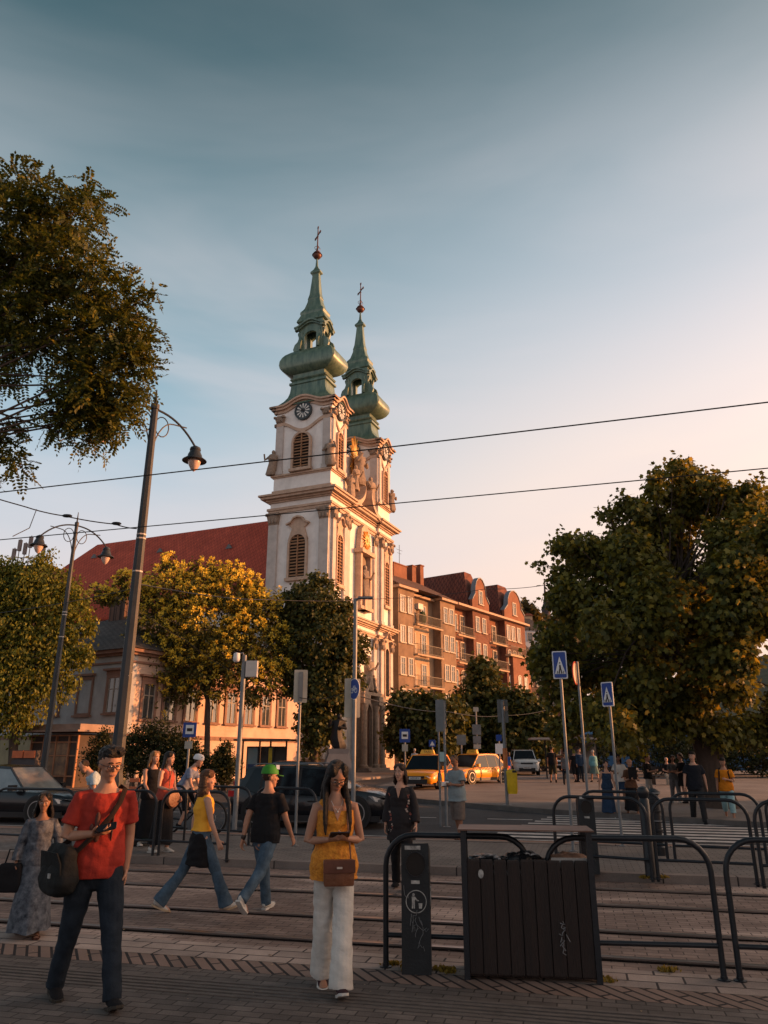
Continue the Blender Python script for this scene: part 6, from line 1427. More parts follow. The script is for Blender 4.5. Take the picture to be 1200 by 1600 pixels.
def person(label, base, rz, H, fem=False, skin='light', hair=('short', 'brown'), top=None, bot=None, pose=None, shoes=None, near=False, group=None, extras=()):
    S_ = H / 1.75; t = thing('person', label, 'person', base, R(rz), group, S_); po = dict(la=5, lk=5, ra=-5, rk=5, lf=0, rf=0, lab=2, rab=2, lean=2, roll=0, hy=0, hp=0, L=(8, 8, 12, 0), R_=(8, 8, 12, 0), tw=0, sit=0); po.update(pose or {})
    vx = .0075 if near else .014; hipw = .088; th, shn = .435, .425
    J = {}
    for s, k, a, kn, ab in ((1, 'l', po['la'], po['lk'], po['lab']), (-1, 'r', po['ra'], po['rk'], po['rab'])):
        a_, b_ = R(a), R(a - kn); sa = math.sin(R(ab)); h = Vector((s * hipw, 0, -.02))
        kne = h + Vector((s * sa, -math.sin(a_), -math.cos(a_))) * th; an = kne + Vector((s * sa, -math.sin(b_), -math.cos(b_))) * shn; J[k] = [h, kne, an, R(po[k + 'f'])]
    fd = {k: Vector((0, -math.cos(J[k][3]), -math.sin(J[k][3]))) for k in 'lr'}
    low = min(min(J[k][2].z - .085, J[k][2].z - .07 + fd[k].z * .15) for k in 'lr'); dz = -low if not po['sit'] else po['sit']
    for k in 'lr': J[k] = [p + Vector((0, 0, dz)) for p in J[k][:3]] + [J[k][3]]
    Pc = Vector((0, 0, dz)); U = Matrix.Translation(Pc) @ Matrix.Rotation(R(po['tw']), 4, 'Z') @ Matrix.Rotation(R(po['roll']), 4, 'Y') @ Matrix.Rotation(R(po['lean']), 4, 'X')
    shw = .160 if fem else .176; u = lambda x, y, z: U @ Vector((x, y, z))
    RB = [(-.10, .165, .115), (-.02, .178, .122), (.10, .145, .105), (.20, .132, .10), (.32, .15, .125), (.42, .142, .105), (.47, .105, .085), (.515, .062, .062)] if fem else [(-.10, .160, .112), (0, .168, .12), (.12, .148, .108), (.25, .152, .112), (.38, .166, .118), (.44, .150, .106), (.485, .115, .088), (.52, .075, .068)]
    arms = {}
    for s, k in ((1, 'L'), (-1, 'R_')):
        a, ab, e, i = po[k][:4]; sh = Vector((s * shw, .005, .44)); ca, sa_ = math.cos(R(ab)), math.sin(R(ab))
        d1 = Vector((s * sa_, -math.sin(R(a)) * ca, -math.cos(R(a)) * ca)); ii = R(i); d2 = Vector((s * sa_ * .5 * math.cos(ii) - s * math.sin(ii), -math.sin(R(a + e)) * math.cos(ii), -math.cos(R(a + e)) * math.cos(ii))).normalized()
        el = sh + d1 * .275; w_ = el + d2 * .245; arms[k] = [U @ sh, U @ el, U @ w_, (U.to_3x3() @ d2).normalized(), s]
    m = MB()
    limb(m, [(u(0, 0, z), rx, ry) for z, rx, ry in RB], n=20)
    for k in 'lr':
        h, kn, an, f = J[k]; q = .78 if bot and bot[0] in ('jeans', 'wide', 'flare') else 1.0
        limb(m, [(h + Vector((0, 0, .02)), .088 * q, .095 * q), (h.lerp(kn, .4), .078 * q, .08 * q), (kn, .055 * q, .058 * q), (kn.lerp(an, .3) + Vector((0, .01, 0)), .055 * q, .06 * q), (kn.lerp(an, .75), .037, .04), (an, .034, .038)], n=12)
        d = fd[k]; limb(m, [(an + Vector((0, .03, -.035)), .03, .035), (an + d * .05 + Vector((0, 0, -.045)), .036, .03), (an + d * .13 + Vector((0, 0, -.062)), .038, .02)], Vector((0, 0, 1)), n=10)
    for k, (sh, el, w_, d2, s) in arms.items():
        q = .88 if fem else 1
        limb(m, [(U @ Vector((s * .06, 0, .462)), .052 * q, .055 * q), (sh, .055 * q, .056 * q), (sh.lerp(el, .4), .049 * q, .051 * q), (el, .038 * q, .039 * q), (el.lerp(w_, .3), .038 * q, .038 * q), (w_, .024 * q, .026 * q)], n=12)
        pn = po.get('pn' + k[0]); pn = (U.to_3x3() @ Vector(pn)) if pn else U.to_3x3() @ Vector((-s, 0, 0)); tsd = po.get('th' + k[0], 1)
        cross = d2.cross((pn - d2 * pn.dot(d2)).normalized()); fwd_ = U.to_3x3() @ Vector((0, -1, .25)); side = 1 if cross.dot(fwd_) > 0 else -1
        arms[k] += [pn, side * tsd]
        hand(m, w_, d2, pn, side * tsd, po.get('curl' + k[0], 28), .95 if fem else 1.0)
    Hm = U @ Matrix.Translation((0, -.014, .686)) @ Matrix.Rotation(R(po['hy']), 4, 'Z') @ Matrix.Rotation(R(po['hp']), 4, 'X'); hh = lambda x, y, z: Hm @ Vector((x, y, z))
    limb(m, [(u(0, .012, .50), .056, .058), (u(0, .008, .56), .052, .056) if not fem else (u(0, .008, .56), .045, .049), (hh(0, .015, -.06), .05 if not fem else .045, .056)], n=14)
    mh = MB(Hm); mh.sphere((0, .005, .03), (.081, .098, .10), 22, 16)
    limb2 = [((0, -.02, .01), .068, .07), ((0, -.03, -.035), .06, .06), ((0, -.045, -.075), .044, .045), ((0, -.057, -.098), .026, .026)]
    limb(mh, limb2, Vector((0, -1, 0)), 16); mh.sphere((0, -.096, -.02), (.0125, .02, .012), 8, 6); limb(mh, [((0, -.083, .015), .009, .01), ((0, -.1, -.015), .011, .012)], n=8)
    for s in (-1, 1):
        mh.sphere((s * .074, .008, -.005), (.008, .019, .03), 8, 6); mh.sphere((s * .035, -.062, -.02), (.024, .022, .022), 10, 6); limb(mh, [((s * .048, -.07, .03), .008, .008), ((s * .015, -.086, .031), .009, .009)], n=7)
    m.v += []; b0 = len(m.v)
    for f in mh.f: m.f.append([i + b0 for i in f])
    m.v += mh.v; m.mi = [0] * len(m.f)
    body = put('body', fuse(m, vx * .82 if near else vx, SKIN[skin], 'body', 3 if near else 2), t)
    # face
    if not po.get('back'):
        e1 = MB(Hm); e2 = MB(Hm); e3 = MB(Hm)
        for s in (-1, 1):
            e1.sphere((s * .030, -.0835, .008), (.0135, .008, .0065), 10, 6); e2.sphere((s * .030, -.090, .008), (.0058, .004, .0058), 8, 6)
            limb(e3, [((s * .045, -.083, .032), .004, .004), ((s * .03, -.0935, .037), .0045, .0045), ((s * .014, -.095, .033), .004, .004)], n=6)
        e1.build('eyes', eyew, body, True); e2.build('irises', eyed, body, True); e3.build('brows', HAIR['black' if hair[1] in ('black', 'brown') else 'auburn'], body, True)
        l = MB(Hm); limb(l, [((-.022, -.088, -.056), .003, .004), ((0, -.0945, -.055), .0042, .005), ((.022, -.088, -.056), .003, .004)], n=8); limb(l, [((-.016, -.088, -.062), .003, .004), ((0, -.094, -.063), .0045, .005), ((.016, -.088, -.062), .003, .004)], n=8); l.build('mouth', lipm, body, True)
    # hair
    st, hc = hair[0], HAIR[hair[1]]
    m = MB(Hm)
    def lumpy_shell(c, r, seed, amp=.12, fr=5):
        q = MB(); q.sphere((0, 0, 0), 1, 26, 18); 
        for v in q.v:
            v = Vector(v); kk = 1 + amp * noise.noise(v * fr + Vector((seed, 0, 0))) + amp * .5 * noise.noise(v * fr * 2.7)
            m.v.append(tuple(Hm @ Vector((c[0] + v.x * r[0] * kk, c[1] + v.y * r[1] * kk, c[2] + v.z * r[2] * kk))))
        b = len(m.v) - len(q.v)
        for f in q.f: m.f.append([i + b for i in f]); m.mi.append(0)
    if st == 'short': lumpy_shell((0, .026, .052), (.087, .096, .088), 1, .14, 4); lumpy_shell((.01, -.035, .108), (.07, .064, .038), 3, .4, 5); lumpy_shell((0, -.072, .092), (.066, .026, .026), 7, .35, 6); lumpy_shell((0, -.015, .095), (.08, .07, .045), 8, .2, 5); lumpy_shell((0, .06, .0), (.07, .05, .06), 5)
    elif st == 'crop': lumpy_shell((0, .022, .036), (.085, .094, .098), 2, .04)
    elif st == 'bald': lumpy_shell((0, .035, .0), (.079, .07, .05), 2, .04)
    elif st != 'none':
        lumpy_shell((0, .02, .052), (.088, .098, .092), 2, .05); 
        for s in (-1, 1): lumpy_shell((s * .045, -.02, .075), (.048, .062, .062), 4 + s, .05)
        Ld = hair[2] if len(hair) > 2 else .4; rs = []; sp_ = R(118); NA = 17
        if st == 'pony': lumpy_shell((0, .09, .03), (.035, .035, .035), 3)
        elif st == 'bun': lumpy_shell((0, .08, .09), (.045, .045, .04), 3)
    hm = m
    if st in ('long', 'curly'):
        m = MB(); NA = 21; amp = .006 if st == 'long' else .02
        inv = Hm.inverted(); zs = [.06 - i * (.06 + Ld) / 12 for i in range(13)]; rings_ = []
        for i, z in enumerate(zs):
            f = i / 12; cen = Hm @ Vector((0, .02, z)) if z > -.1 else None
            if z <= -.1:
                dn = -(z + .1); b_ = Hm @ Vector((0, .02, -.1)); cen = b_ + (U.to_3x3() @ Vector((0, .03 * min(1, dn * 5), -dn)))
            a = .088 + (.045 if st == 'curly' else .03) * min(1, f * 2) ; bdep = .09 + .02 * f; taper = 1 if f < .75 else 1 - (f - .75) * 1.2
            X = (Hm if z > -.1 else U).to_3x3() @ Vector((1, 0, 0)); Y = (Hm if z > -.1 else U).to_3x3() @ Vector((0, 1, 0))
            sp2 = R(hair[3] if len(hair) > 3 else 112); o1, o2 = [], []
            for j in range(NA):
                an_ = math.pi / 2 - sp2 + 2 * sp2 * j / (NA - 1); w__ = 1 + amp * 8 * noise.noise(Vector((j * .9, z * (3 if st == 'long' else 14), 2)))
                o1.append(cen + X * math.cos(an_) * a * w__ * taper + Y * math.sin(an_) * bdep * w__ * taper); o2.append(cen + X * math.cos(an_) * (a - .026) * w__ * taper + Y * math.sin(an_) * (bdep - .03) * w__ * taper)
            rings_.append(o1 + list(reversed(o2)))
        m.rings(rings_); b0 = len(m.v)
        for f in hm.f: m.f.append([i + b0 for i in f])
        m.v += hm.v; m.mi = [0] * len(m.f); hm = m
    if st == 'pony':
        m = hm; m.M = Matrix(); p0_ = hh(0, .1, .02); Ld = hair[2] if len(hair) > 2 else .35; pts = [(p0_, .022, .022)]
        for i in range(1, 7): f = i / 6; pts.append((p0_ + U.to_3x3() @ Vector((.01 * math.sin(i), .04 * (1 - f) * f * 4 + .01, -Ld * f)), .032 * (1 - f * .7), .026 * (1 - f * .7)))
        limb(m, pts, n=10)
    if st != 'none': put('hair', fuse(hm, .007 if near else .013, hc, 'hair', 2, ((.005, 40) if st == 'short' else (.004, 30)) if near else None), t)
    # lower clothes
    if bot:
        kd, bm = bot[0], bot[1]; m = MB(); wl = bot[2] if len(bot) > 2 else 1.0
        if kd in ('jeans', 'wide', 'flare', 'shorts', 'cropped'):
            m_top = .10 if fem else .04
            limb(m, [(u(0, 0, -.09), .168, .122), (u(0, 0, -.01), .176, .130), (u(0, 0, .05), .168 if not fem else .165, .122), (u(0, 0, m_top), .158, .116)], n=20)
            end = {'shorts': .62, 'cropped': .78}.get(kd, 1.035)
            for k in 'lr':
                h, kn, an, f = J[k]
                prof = {'jeans': [(.0, .096), (.25, .092), (.5, .074), (.65, .068), (.85, .062), (1, .064)], 'flare': [(0, .092), (.25, .088), (.5, .070), (.65, .072), (.85, .084), (1, .098)], 'wide': [(0, .096), (.25, .100), (.5, .098), (.65, .10), (.85, .108), (1, .118)], 'shorts': [(0, .1), (.3, .105), (.62, .1)], 'cropped': [(0, .094), (.25, .09), (.5, .074), (.78, .066)]}[kd]
                pts = []
                for f_, r_ in prof:
                    q = f_ * end if kd in ('jeans', 'flare', 'wide') else f_
                    p = h.lerp(kn, q * 2) if q < .5 else kn.lerp(an, (q - .5) * 2); pts.append((p, r_ * wl, r_ * 1.04 * wl))
                limb(m, pts, n=16, c1=False)
                # blunt hem
            put('trousers' if kd != 'shorts' else 'shorts', fuse(m, vx, bm, 'trousers', 2, (.007, 8) if near else (.004, 8)), t)
        elif kd in ('skirt', 'dress'):
            L_ = bot[2]; flare = bot[3]; rs = []; nz_ = 14; NA = 40; rnk = random.Random(int(H * 100)); kneef = (J['l'][1] + J['r'][1]) / 2; zt0 = .06
            for i in range(nz_ + 1):
                f = i / nz_; z = dz + zt0 - f * L_; sh_ = Vector((0, 0, 0))
                legc = [J[k][0].lerp(J[k][1], min(1, max(0, (J[k][0].z - z) / .43))) if z > J[k][1].z else J[k][1].lerp(J[k][2], min(1, (J[k][1].z - z) / .42)) for k in 'lr']
                cen = (legc[0] + legc[1]) / 2; spn = (legc[0] - legc[1]).length / 2
                rx = .165 + (flare) * f + .0; ry = .118 + flare * f + abs(legc[0].y - legc[1].y) * .45
                rs.append([Vector((cen.x + rx * math.cos(a) * (1 + .05 * f * math.sin(9 * a + 1)), cen.y + ry * math.sin(a) * (1 + .07 * f * math.sin(7 * a)), z + .012 * f * math.sin(5 * a))) for a in [2 * math.pi * k / NA for k in range(NA)]])
            m.rings(rs); put('skirt', m.mesh('skirt', bm, True), t)
    # shoes
    if shoes:
        for k in 'lr':
            an = J[k][2]; d = fd[k]; upv = Vector((0, 0, 1)) - d * d.z; upv.normalize(); sdv = d.cross(upv); T = Matrix(((sdv.x, -d.x, upv.x, an.x), (sdv.y, -d.y, upv.y, an.y), (sdv.z, -d.z, upv.z, an.z), (0, 0, 0, 1)))
            m = MB(T)
            if shoes[0] != 'sandal':
                limb(m, [((0, .035, -.02), .037, .045), ((0, .0, -.028), .042, .045), ((0, -.05, -.045), .044, .034), ((0, -.11, -.056), .046, .026), ((0, -.155, -.062), .036, .018)], Vector((0, 0, 1)), 12)
            m.M = T; rs = []
            for z, q in ((-.088, .97), (-.083, 1), (-.066, 1.0)):
                rs.append([(x * q, y * q, z + (.012 if y < -.14 else 0)) for x, y in ((.034, .07), (.042, .03), (.038, -.03), (.05, -.10), (.044, -.155), (.02, -.185), (-.015, -.185), (-.038, -.155), (-.042, -.10), (-.034, -.03), (-.04, .03), (-.03, .07))])
            so_ = MB(T); so_.rings(rs)
            if shoes[0] == 'sandal':
                for y in (-.12, -.06): limb(m, [((-.045, y, -.06), .006, .012), ((0, y, -.03), .006, .012), ((.045, y, -.06), .006, .012)], Vector((0, 1, 0)), 6)
                s1 = m.build('shoe', shoes[1], t, True)
            else: s1 = put('shoe', fuse(m, .009, shoes[1], 'shoe', 2), t)
            so_.build('sole', shoes[2] if len(shoes) > 2 else shoes[1], s1, False)
    # upper clothes
    if top:
        sl, tm = top[0], top[1]; hem = top[2] if len(top) > 2 else -.12; ease = top[3] if len(top) > 3 else .014; neck = top[4] if len(top) > 4 else .0
        m = MB(); pts = []
        zmax = .50 - neck
        for z, rx, ry in RB:
            if z < hem: continue
            if not pts and z > hem + .01: 
                pts.append((u(0, 0, hem), max(rx, .175 if fem else .165) + ease * (1.3 if hem < 0 else .4) + (.012 if hem < .03 else 0), max(ry, .125) + ease * 1.3 + (.014 if hem < .03 else 0)))
            if z <= zmax: e_ = ease + (.016 if z < .15 and hem < .03 else 0); pts.append((u(0, 0, z), rx + e_, ry + e_))
        limb(m, pts, n=22, c0=False, c1=False)
        for k, (sh, el, w_, d2, s, pn, sd2) in arms.items():
            q = .9 if fem else 1
            if sl == 'none': limb(m, [(U @ Vector((s * .05, 0, .45)), .052, .06), (U @ Vector((s * .105, 0, .468)), .044, .056)], n=12); continue
            limb(m, [(U @ Vector((s * .06, 0, .452)), .055 * q, .062 * q), (sh, .062 * q, .064 * q), (sh.lerp(el, .35), .058 * q + ease * .4, .060 * q + ease * .4)] + ([(sh.lerp(el, .66), .056 * q + ease * .8, .060 * q + ease * .9)] if sl == 'short' else [(el, .052 * q + ease * .5, .054 * q + ease * .5), (el.lerp(w_, .85), (.036 if sl == 'long' else .075) * q, (.038 if sl == 'long' else .08) * q)]), n=14, c1=False)
        put('top' if fem else 'shirt', fuse(m, vx, tm, 'top', 2, (.008, 9) if near else (.005, 9)), t)
    t['_'] = 0; del t['_']
    return dict(t=t, J=J, U=U, Hm=Hm, arms=arms, dz=dz, S=S_)
def lbl(o, s): o['label'] = s; return o
def W_(p, q): return p['t'].matrix_basis @ Vector(q) if False else (Matrix.Translation(p['t'].location) @ p['t'].rotation_euler.to_matrix().to_4x4() @ Matrix.Scale(p['S'], 4)) @ Vector(q)
def face_glasses(p, c=iron):
    m = MB(p['Hm'])
    for s in (-1, 1):
        rr = [(s * .031 + .026 * math.cos(a), -.104, .004 + .019 * math.sin(a)) for a in [2 * math.pi * k / 14 for k in range(15)]]; m.tube(rr, .0028, 6); m.tube([(s * .056, -.104, .01), (s * .078, -.06, .01), (s * .08, .02, .006)], .0025, 6)
    m.tube([(-.006, -.105, .008), (.006, -.105, .008)], .0025, 5); m.build('glasses', c, p['t'])
    m = MB(p['Hm'])
    for s in (-1, 1): m.prism([(s * .031 + .024 * math.cos(a), .004 + .017 * math.sin(a)) for a in [2 * math.pi * k / 14 for k in range(14)]], -.1035, -.1025)
def strap(name, label, cat, pts, w_, th, mt):
    """flat band along world points"""
    m = MB(); limb_pts = [(Vector(q), w_, th) for q in pts]; limb(m, limb_pts, Vector((.2, -1, 0)), 8); o = m.build(name, mt, None, True); tag(o, label, cat); return o
def place(px, py, pyh, off=.0, HH=None):
    """ground point and stature that match foot row py and head row pyh"""
    b = G(px, py, off); u_, dy, dz_ = ray(px, pyh); top = CH + dz_ / dy * b.y; return b, top - b.z
phone_m = mat('phone', (.012, .012, .014), .2, .2, 5)
def phone_at(c, d1, d2, label, k=1.0):
    """slab centred c, long axis d1, short axis d2"""
    d1 = d1.normalized(); d2 = (d2 - d1 * d2.dot(d1)).normalized(); n_ = d1.cross(d2); M = Matrix(((d1.x, d2.x, n_.x, c.x), (d1.y, d2.y, n_.y, c.y), (d1.z, d2.z, n_.z, c.z), (0, 0, 0, 1)))
    m = MB(); m.stack([(.074 * k, .036 * k, -.004, .2), (.075 * k, .037 * k, 0, .2), (.074 * k, .036 * k, .004, .2)]); o = m.build('phone', phone_m); o.matrix_world = M; tag(o, label, 'phone'); return o
# --- man in the red t-shirt
b, h = place(128, 1568, 1160, .012)
redc = cloth('red_tee', (.34, .036, .024), (.20, .022, .017), 4)
p = person('man in a red t-shirt and glasses looking at his phone, dark jeans and black shoes', b, 34, 1.76 * h / 1.78, False, 'tan', ('short', 'black'), ('short', redc, -.11, .018), ('jeans', denim_d, 1.02), dict(la=20, lk=6, ra=-15, rk=8, lf=-12, rf=8, lab=3, rab=3, lean=5, hy=14, hp=10, L=(-4, 8, 14, 6), R_=(2, 16, 102, 48), pnR=(.3, .2, 1), curlR=24, tw=-6), ('shoe', blackc, mat('sole_dark', (.03, .025, .02), .8, .2, 5)), near=True)
face_glasses(p, mat('glasses_dark', (.03, .012, .012), .35, .2, 5)); man = p
# print on the shirt: a faded grey figure motif
m = MB(p['U']); prn = mat('shirt_print', (.085, .035, .03), .9, .5, 14)
for (x, z, sx_, sz) in ((-.055, .30, .02, .06), (-.05, .20, .025, .05), (.055, .26, .008, .11), (.055, .36, .018, .012), (-.09, .25, .015, .03)):
    yy = -.150
    m.sphere((x, -.137 + abs(x) * .15, z), (sx_, .018, sz), 10, 8)
m.build('shirt_print', prn, p['t'], True)
a = p['arms']['R_']; c = W_(p, a[2] + a[3] * .10 + (p['U'].to_3x3() @ Vector((0, -.01, .035)))); R3 = p['t'].rotation_euler.to_matrix()
phone_at(c, R3 @ (p['U'].to_3x3() @ Vector((.95, -.3, .25))), R3 @ (p['U'].to_3x3() @ Vector((.1, -.9, -.4))), 'black phone held in the right hand of the man in red')
canvas = cloth('canvas', (.018, .020, .021), (.010, .011, .012), 5)
# messenger bag at his right hip with strap to the left shoulder
U3 = p['U']; hipR = W_(p, U3 @ Vector((-.27, .02, .02)))
bg = thing('messenger_bag', 'dark grey canvas messenger bag hanging at the hip of the man in red', 'bag', hipR + Vector((.02, -.02, -.03)), R(34 - 78), None, .88); m = MB(); m.stack([(.11, .05, -.23, .5), (.17, .085, -.20, .5), (.205, .10, -.12, .5), (.20, .085, .0, .4), (.17, .06, .10, .3), (.13, .03, .15, .3)]); bm_ = fuse(m, .012, canvas, 'bag_body', 10, (.02, 6)); put('bag_body', bm_, bg)
m = MB(); m.rings([[(x, -.098 + y - .35 * max(0, z + .04) ** 1.3 + abs(x) * .12, z) for x, y in ((-w_, 0), (w_, 0), (w_, .012), (-w_, .012))] for z, w_ in ((-.11, .15), (-.06, .185), (.02, .185), (.10, .15))]); m.build('flap', canvas, bg, True); m = MB(); m.box(.04, .08, -.110, -.100, -.09, -.055); m.build('badge', stick, bg)
pts = [hipR + Vector((-.05, .02, .08)), W_(p, U3 @ Vector((-.17, -.135, .10))), W_(p, U3 @ Vector((-.07, -.165, .21))), W_(p, U3 @ Vector((.03, -.158, .33))), W_(p, U3 @ Vector((.09, -.135, .43))), W_(p, U3 @ Vector((.13, -.06, .515))), W_(p, U3 @ Vector((.125, .05, .52))), W_(p, U3 @ Vector((.05, .13, .40))), W_(p, U3 @ Vector((-.1, .16, .2))), hipR + Vector((-.03, .12, .08))]
m = MB(); limb(m, [(q, .019, .004) for q in pts], R3 @ Vector((0, -1, .2)), 8); o = m.build('strap', cloth('strap_brown', (.02, .013, .011)), None, True); o.parent = bg; o.matrix_parent_inverse = (Matrix.Translation(bg.location) @ bg.rotation_euler.to_matrix().to_4x4() @ Matrix.Scale(.88, 4)).inverted()
# --- woman in the orange lace blouse
b, h = place(518, 1552, 1201, .012)
lace = mat('cloth_lace', (.72, .30, .035), .85, .3, 26, col2=(.36, .12, .015), bump=1.0, bs=30)
p = person('woman in a sleeveless orange lace blouse and wide white trousers typing on a phone', b, 12, h * 1.02, True, 'tan', ('long', 'black', .40, 104), ('none', lace, -.12, .020, .05), ('wide', offw, .86), dict(la=12, lk=4, ra=-12, rk=8, lab=-2.5, rab=-2.5, lf=-14, rf=18, lean=2, hy=8, hp=30, L=(4, 14, 98, 44), R_=(4, 16, 96, 46), pnL=(-.4, .2, .9), pnR=(.4, .2, .9), curlL=38, curlR=38), ('shoe', cloth('shoe_plum', (.05, .025, .03)), offw), near=True)
face_glasses(p); wo = p
m = MB(p['U']); m.sphere((0, 0, 0), 1, 8, 6); m.v = []; m.f = []; m.mi = []
m.M = p['U']; m.add([(-.045, -.128, .46), (.045, -.128, .46), (0, -.150, .345), (-.045, -.105, .46), (.045, -.105, .46), (0, -.12, .345)], [(0, 1, 2), (3, 5, 4), (0, 2, 5, 3), (1, 4, 5, 2), (0, 3, 4, 1)]); m.build('neckline', SKIN['tan'], p['t'])
m = MB(p['U']); m.tube([(-.05, -.09, .50), (-.03, -.125, .455), (0, -.14, .42), (.03, -.125, .455), (.05, -.09, .50)], .0018, 5); m.sphere((0, -.143, .415), .008, 8, 6); m.build('necklace', mat('silver', (.6, .58, .55), .3, .1, 5, metal=.8), p['t'])
a, c_ = p['arms']['L'], p['arms']['R_']; mid2 = (a[2] + a[3] * .1 + c_[2] + c_[3] * .1) / 2; R3 = p['t'].rotation_euler.to_matrix(); phone_at(W_(p, mid2 + Vector((0, -.015, .03))), R3 @ Vector((1, 0, 0)), R3 @ Vector((0, -.8, .5)), 'dark phone held in both hands of the woman in the orange blouse')
m = MB(); lea = mat('leather_brown', (.16, .065, .035), .5, .3, 9, grime=.3, bump=.4)
hb = thing('shoulder_bag', 'small brown leather shoulder bag in front of the woman in the orange blouse', 'bag', W_(p, p['U'] @ Vector((.01, -.215, .0))), R(8))
m = MB(); m.stack([(.105, .030, -.125, .15), (.11, .036, -.115, .15), (.115, .04, .04, .15), (.11, .034, .05, .15)]); m.build('bag_body', lea, hb, True)
m = MB(); m.stack([(.112, .006, -.035, .1), (.118, .008, -.03, .1), (.115, .008, .053, .1)], (0, -.045)); m.build('flap', mat('leather_dark', (.11, .042, .028), .5, .3, 9), hb, True); m = MB(); m.box(-.02, .02, -.062, -.05, -.005, .008); m.build('clasp', mat('silver', (.6, .58, .55), .3, .1, 5, metal=.8), hb)
pts = [W_(p, p['U'] @ Vector(q)) for q in ((.11, -.20, .05), (.10, -.165, .2), (.085, -.155, .33), (.085, -.12, .44), (.08, -.03, .52), (.06, .06, .50))]
m = MB(); limb(m, [(q, .006, .003) for q in pts], Vector((0, -1, 0)), 6); o = m.build('strap', lea, None, True); o.parent = hb; o.matrix_parent_inverse = (Matrix.Translation(hb.location) @ hb.rotation_euler.to_matrix().to_4x4()).inverted()
# two strands of hair falling in front of the shoulders
m = MB()
for s in (-1, 1): limb(m, [(p['Hm'] @ Vector((s * .075, -.03, .03)), .022, .03), (p['Hm'] @ Vector((s * .088, -.02, -.08)), .026, .034), (p['U'] @ Vector((s * .10, -.11, .46)), .026, .022), (p['U'] @ Vector((s * .105, -.145, .33)), .022, .014), (p['U'] @ Vector((s * .10, -.15, .24)), .01, .008)], n=10)
put('hair_strands', fuse(m, .008, HAIR['black'], 'hair_strands', 2, (.003, 30)), p['t'])
# --- woman in the long patterned grey dress, left edge
b, h = place(42, 1462, 1240, .01)
pat = mat('cloth_pattern', (.12, .135, .16), .85, .3, 13, col2=(.010, .014, .024), bump=.5, bs=14)
p = person('woman in a long grey blue patterned dress with wide sleeves at the left edge', b, 22, h, True, 'brown', ('curly', 'black', .30, 120), ('bell', pat, -.1, .02), ('dress', pat, .92, .10), dict(la=14, lk=4, ra=-12, rk=6, L=(4, 18, 18, 0), R_=(0, 14, 12, 0), hy=-4), ('sandal', cloth('sandal', (.06, .025, .018)), cloth('sandal', (.06, .025, .018))), near=True)
hb = thing('handbag', 'black handbag hanging beside the woman in the patterned dress', 'bag', W_(p, (-.30, -.02, .78)), 0); m = MB(); m.stack([(.12, .05, -.18, .2), (.13, .06, -.1, .2), (.10, .04, .08, .2)]); put('bag_body', fuse(m, .014, blackc, 'bag_body', 3), hb); m = MB(); m.tube([(-.07, 0, .06), (-.04, 0, .2), (.04, 0, .2), (.07, 0, .06)], .008, 6); m.build('handle', blackc, hb)
# --- woman in the yellow tank top, from behind
b, h = place(306, 1424, 1206, .01)
yel = cloth('yellow', (.74, .36, .04), (.6, .28, .03), 4)
p = person('woman in a yellow sleeveless top seen from behind, long auburn hair and flared jeans', b, 118, h * 1.04, True, 'light', ('long', 'auburn', .22, 108), ('none', yel, .06, .012, .03), ('flare', denim, .95), dict(la=-24, lk=14, ra=26, rk=4, lf=24, rf=-16, lean=2, hy=-22, L=(-12, 8, 14, 0), R_=(14, 8, 12, 0)), ('shoe', offw, mat('sole_beige', (.4, .3, .2), .7, .2, 5)), near=True)
m = MB(p['U']); limb(m, [((0, .01, -.36), .185, .17), ((0, .0, -.26), .188, .165), ((0, .005, -.12), .188, .148), ((0, 0, .02), .172, .128), ((0, 0, .07), .15, .115)], n=20, c0=False); put('tied_jacket', fuse(m, .011, blackc, 'tied_jacket', 2, (.012, 8)), p['t'])
# --- man in the black t-shirt and green cap, from behind
b, h = place(409, 1428, 1195, .01)
p = person('man in a green cap and black t-shirt walking away in blue jeans and white trainers', b, 158, h * 1.0, False, 'tan', ('crop', 'brown'), ('short', blackc, -.10, .022), ('jeans', denim, 1.0), dict(la=24, lk=8, ra=-26, rk=28, lf=-8, rf=46, lean=4, hy=-48, L=(-20, 10, 12, 0), R_=(16, 14, 18, 0), rab=-3), ('shoe', offw, offw), near=True)
m = MB(p['Hm']); m.sphere((0, .01, .06), (.092, .108, .088), 20, 12)
gcap = MB(p['Hm']); prf = [(1.0, .0), (.98, .03), (.86, .065), (.6, .09), (.25, .1), (.02, .102)]
gcap.rings([[(.099 * r_ * math.cos(a), .012 + .116 * r_ * math.sin(a), .040 + z_ * 1.2) for a in [2 * math.pi * k / 24 for k in range(24)]] for r_, z_ in prf]); cap_ = gcap.build('cap', mat('cap_green', (.03, .20, .02), .7, .2, 9), p['t'], True)
m = MB(p['Hm']); vis = [(.075 * math.cos(a), -.08 - .085 * math.sin(a)) for a in [math.pi * k / 10 for k in range(11)]]; m.rings([[(x, y - .01, .046 - .25 * (abs(y) - .08) - x * x * 2) for x, y in vis], [(x, y - .01, .040 - .25 * (abs(y) - .08) - x * x * 2) for x, y in vis]]); m.build('visor', mat('cap_green', (.03, .20, .02), .7, .2, 9), cap_)
m = MB(p['Hm']); m.prism([(-.05, .155), (.05, .155), (.062, .10), (-.062, .10)], -.10, -.055); m.build('front_panel', wht, cap_, True)
a = p['arms']['R_']; 
for k_ in ('L',):
    a = p['arms'][k_]; m = MB(); limb(m, [(a[2] - a[3] * .03, .031, .033), (a[2] - a[3] * .005, .031, .033)], n=10); m.build('wristwatch', iron, p['t'], True)
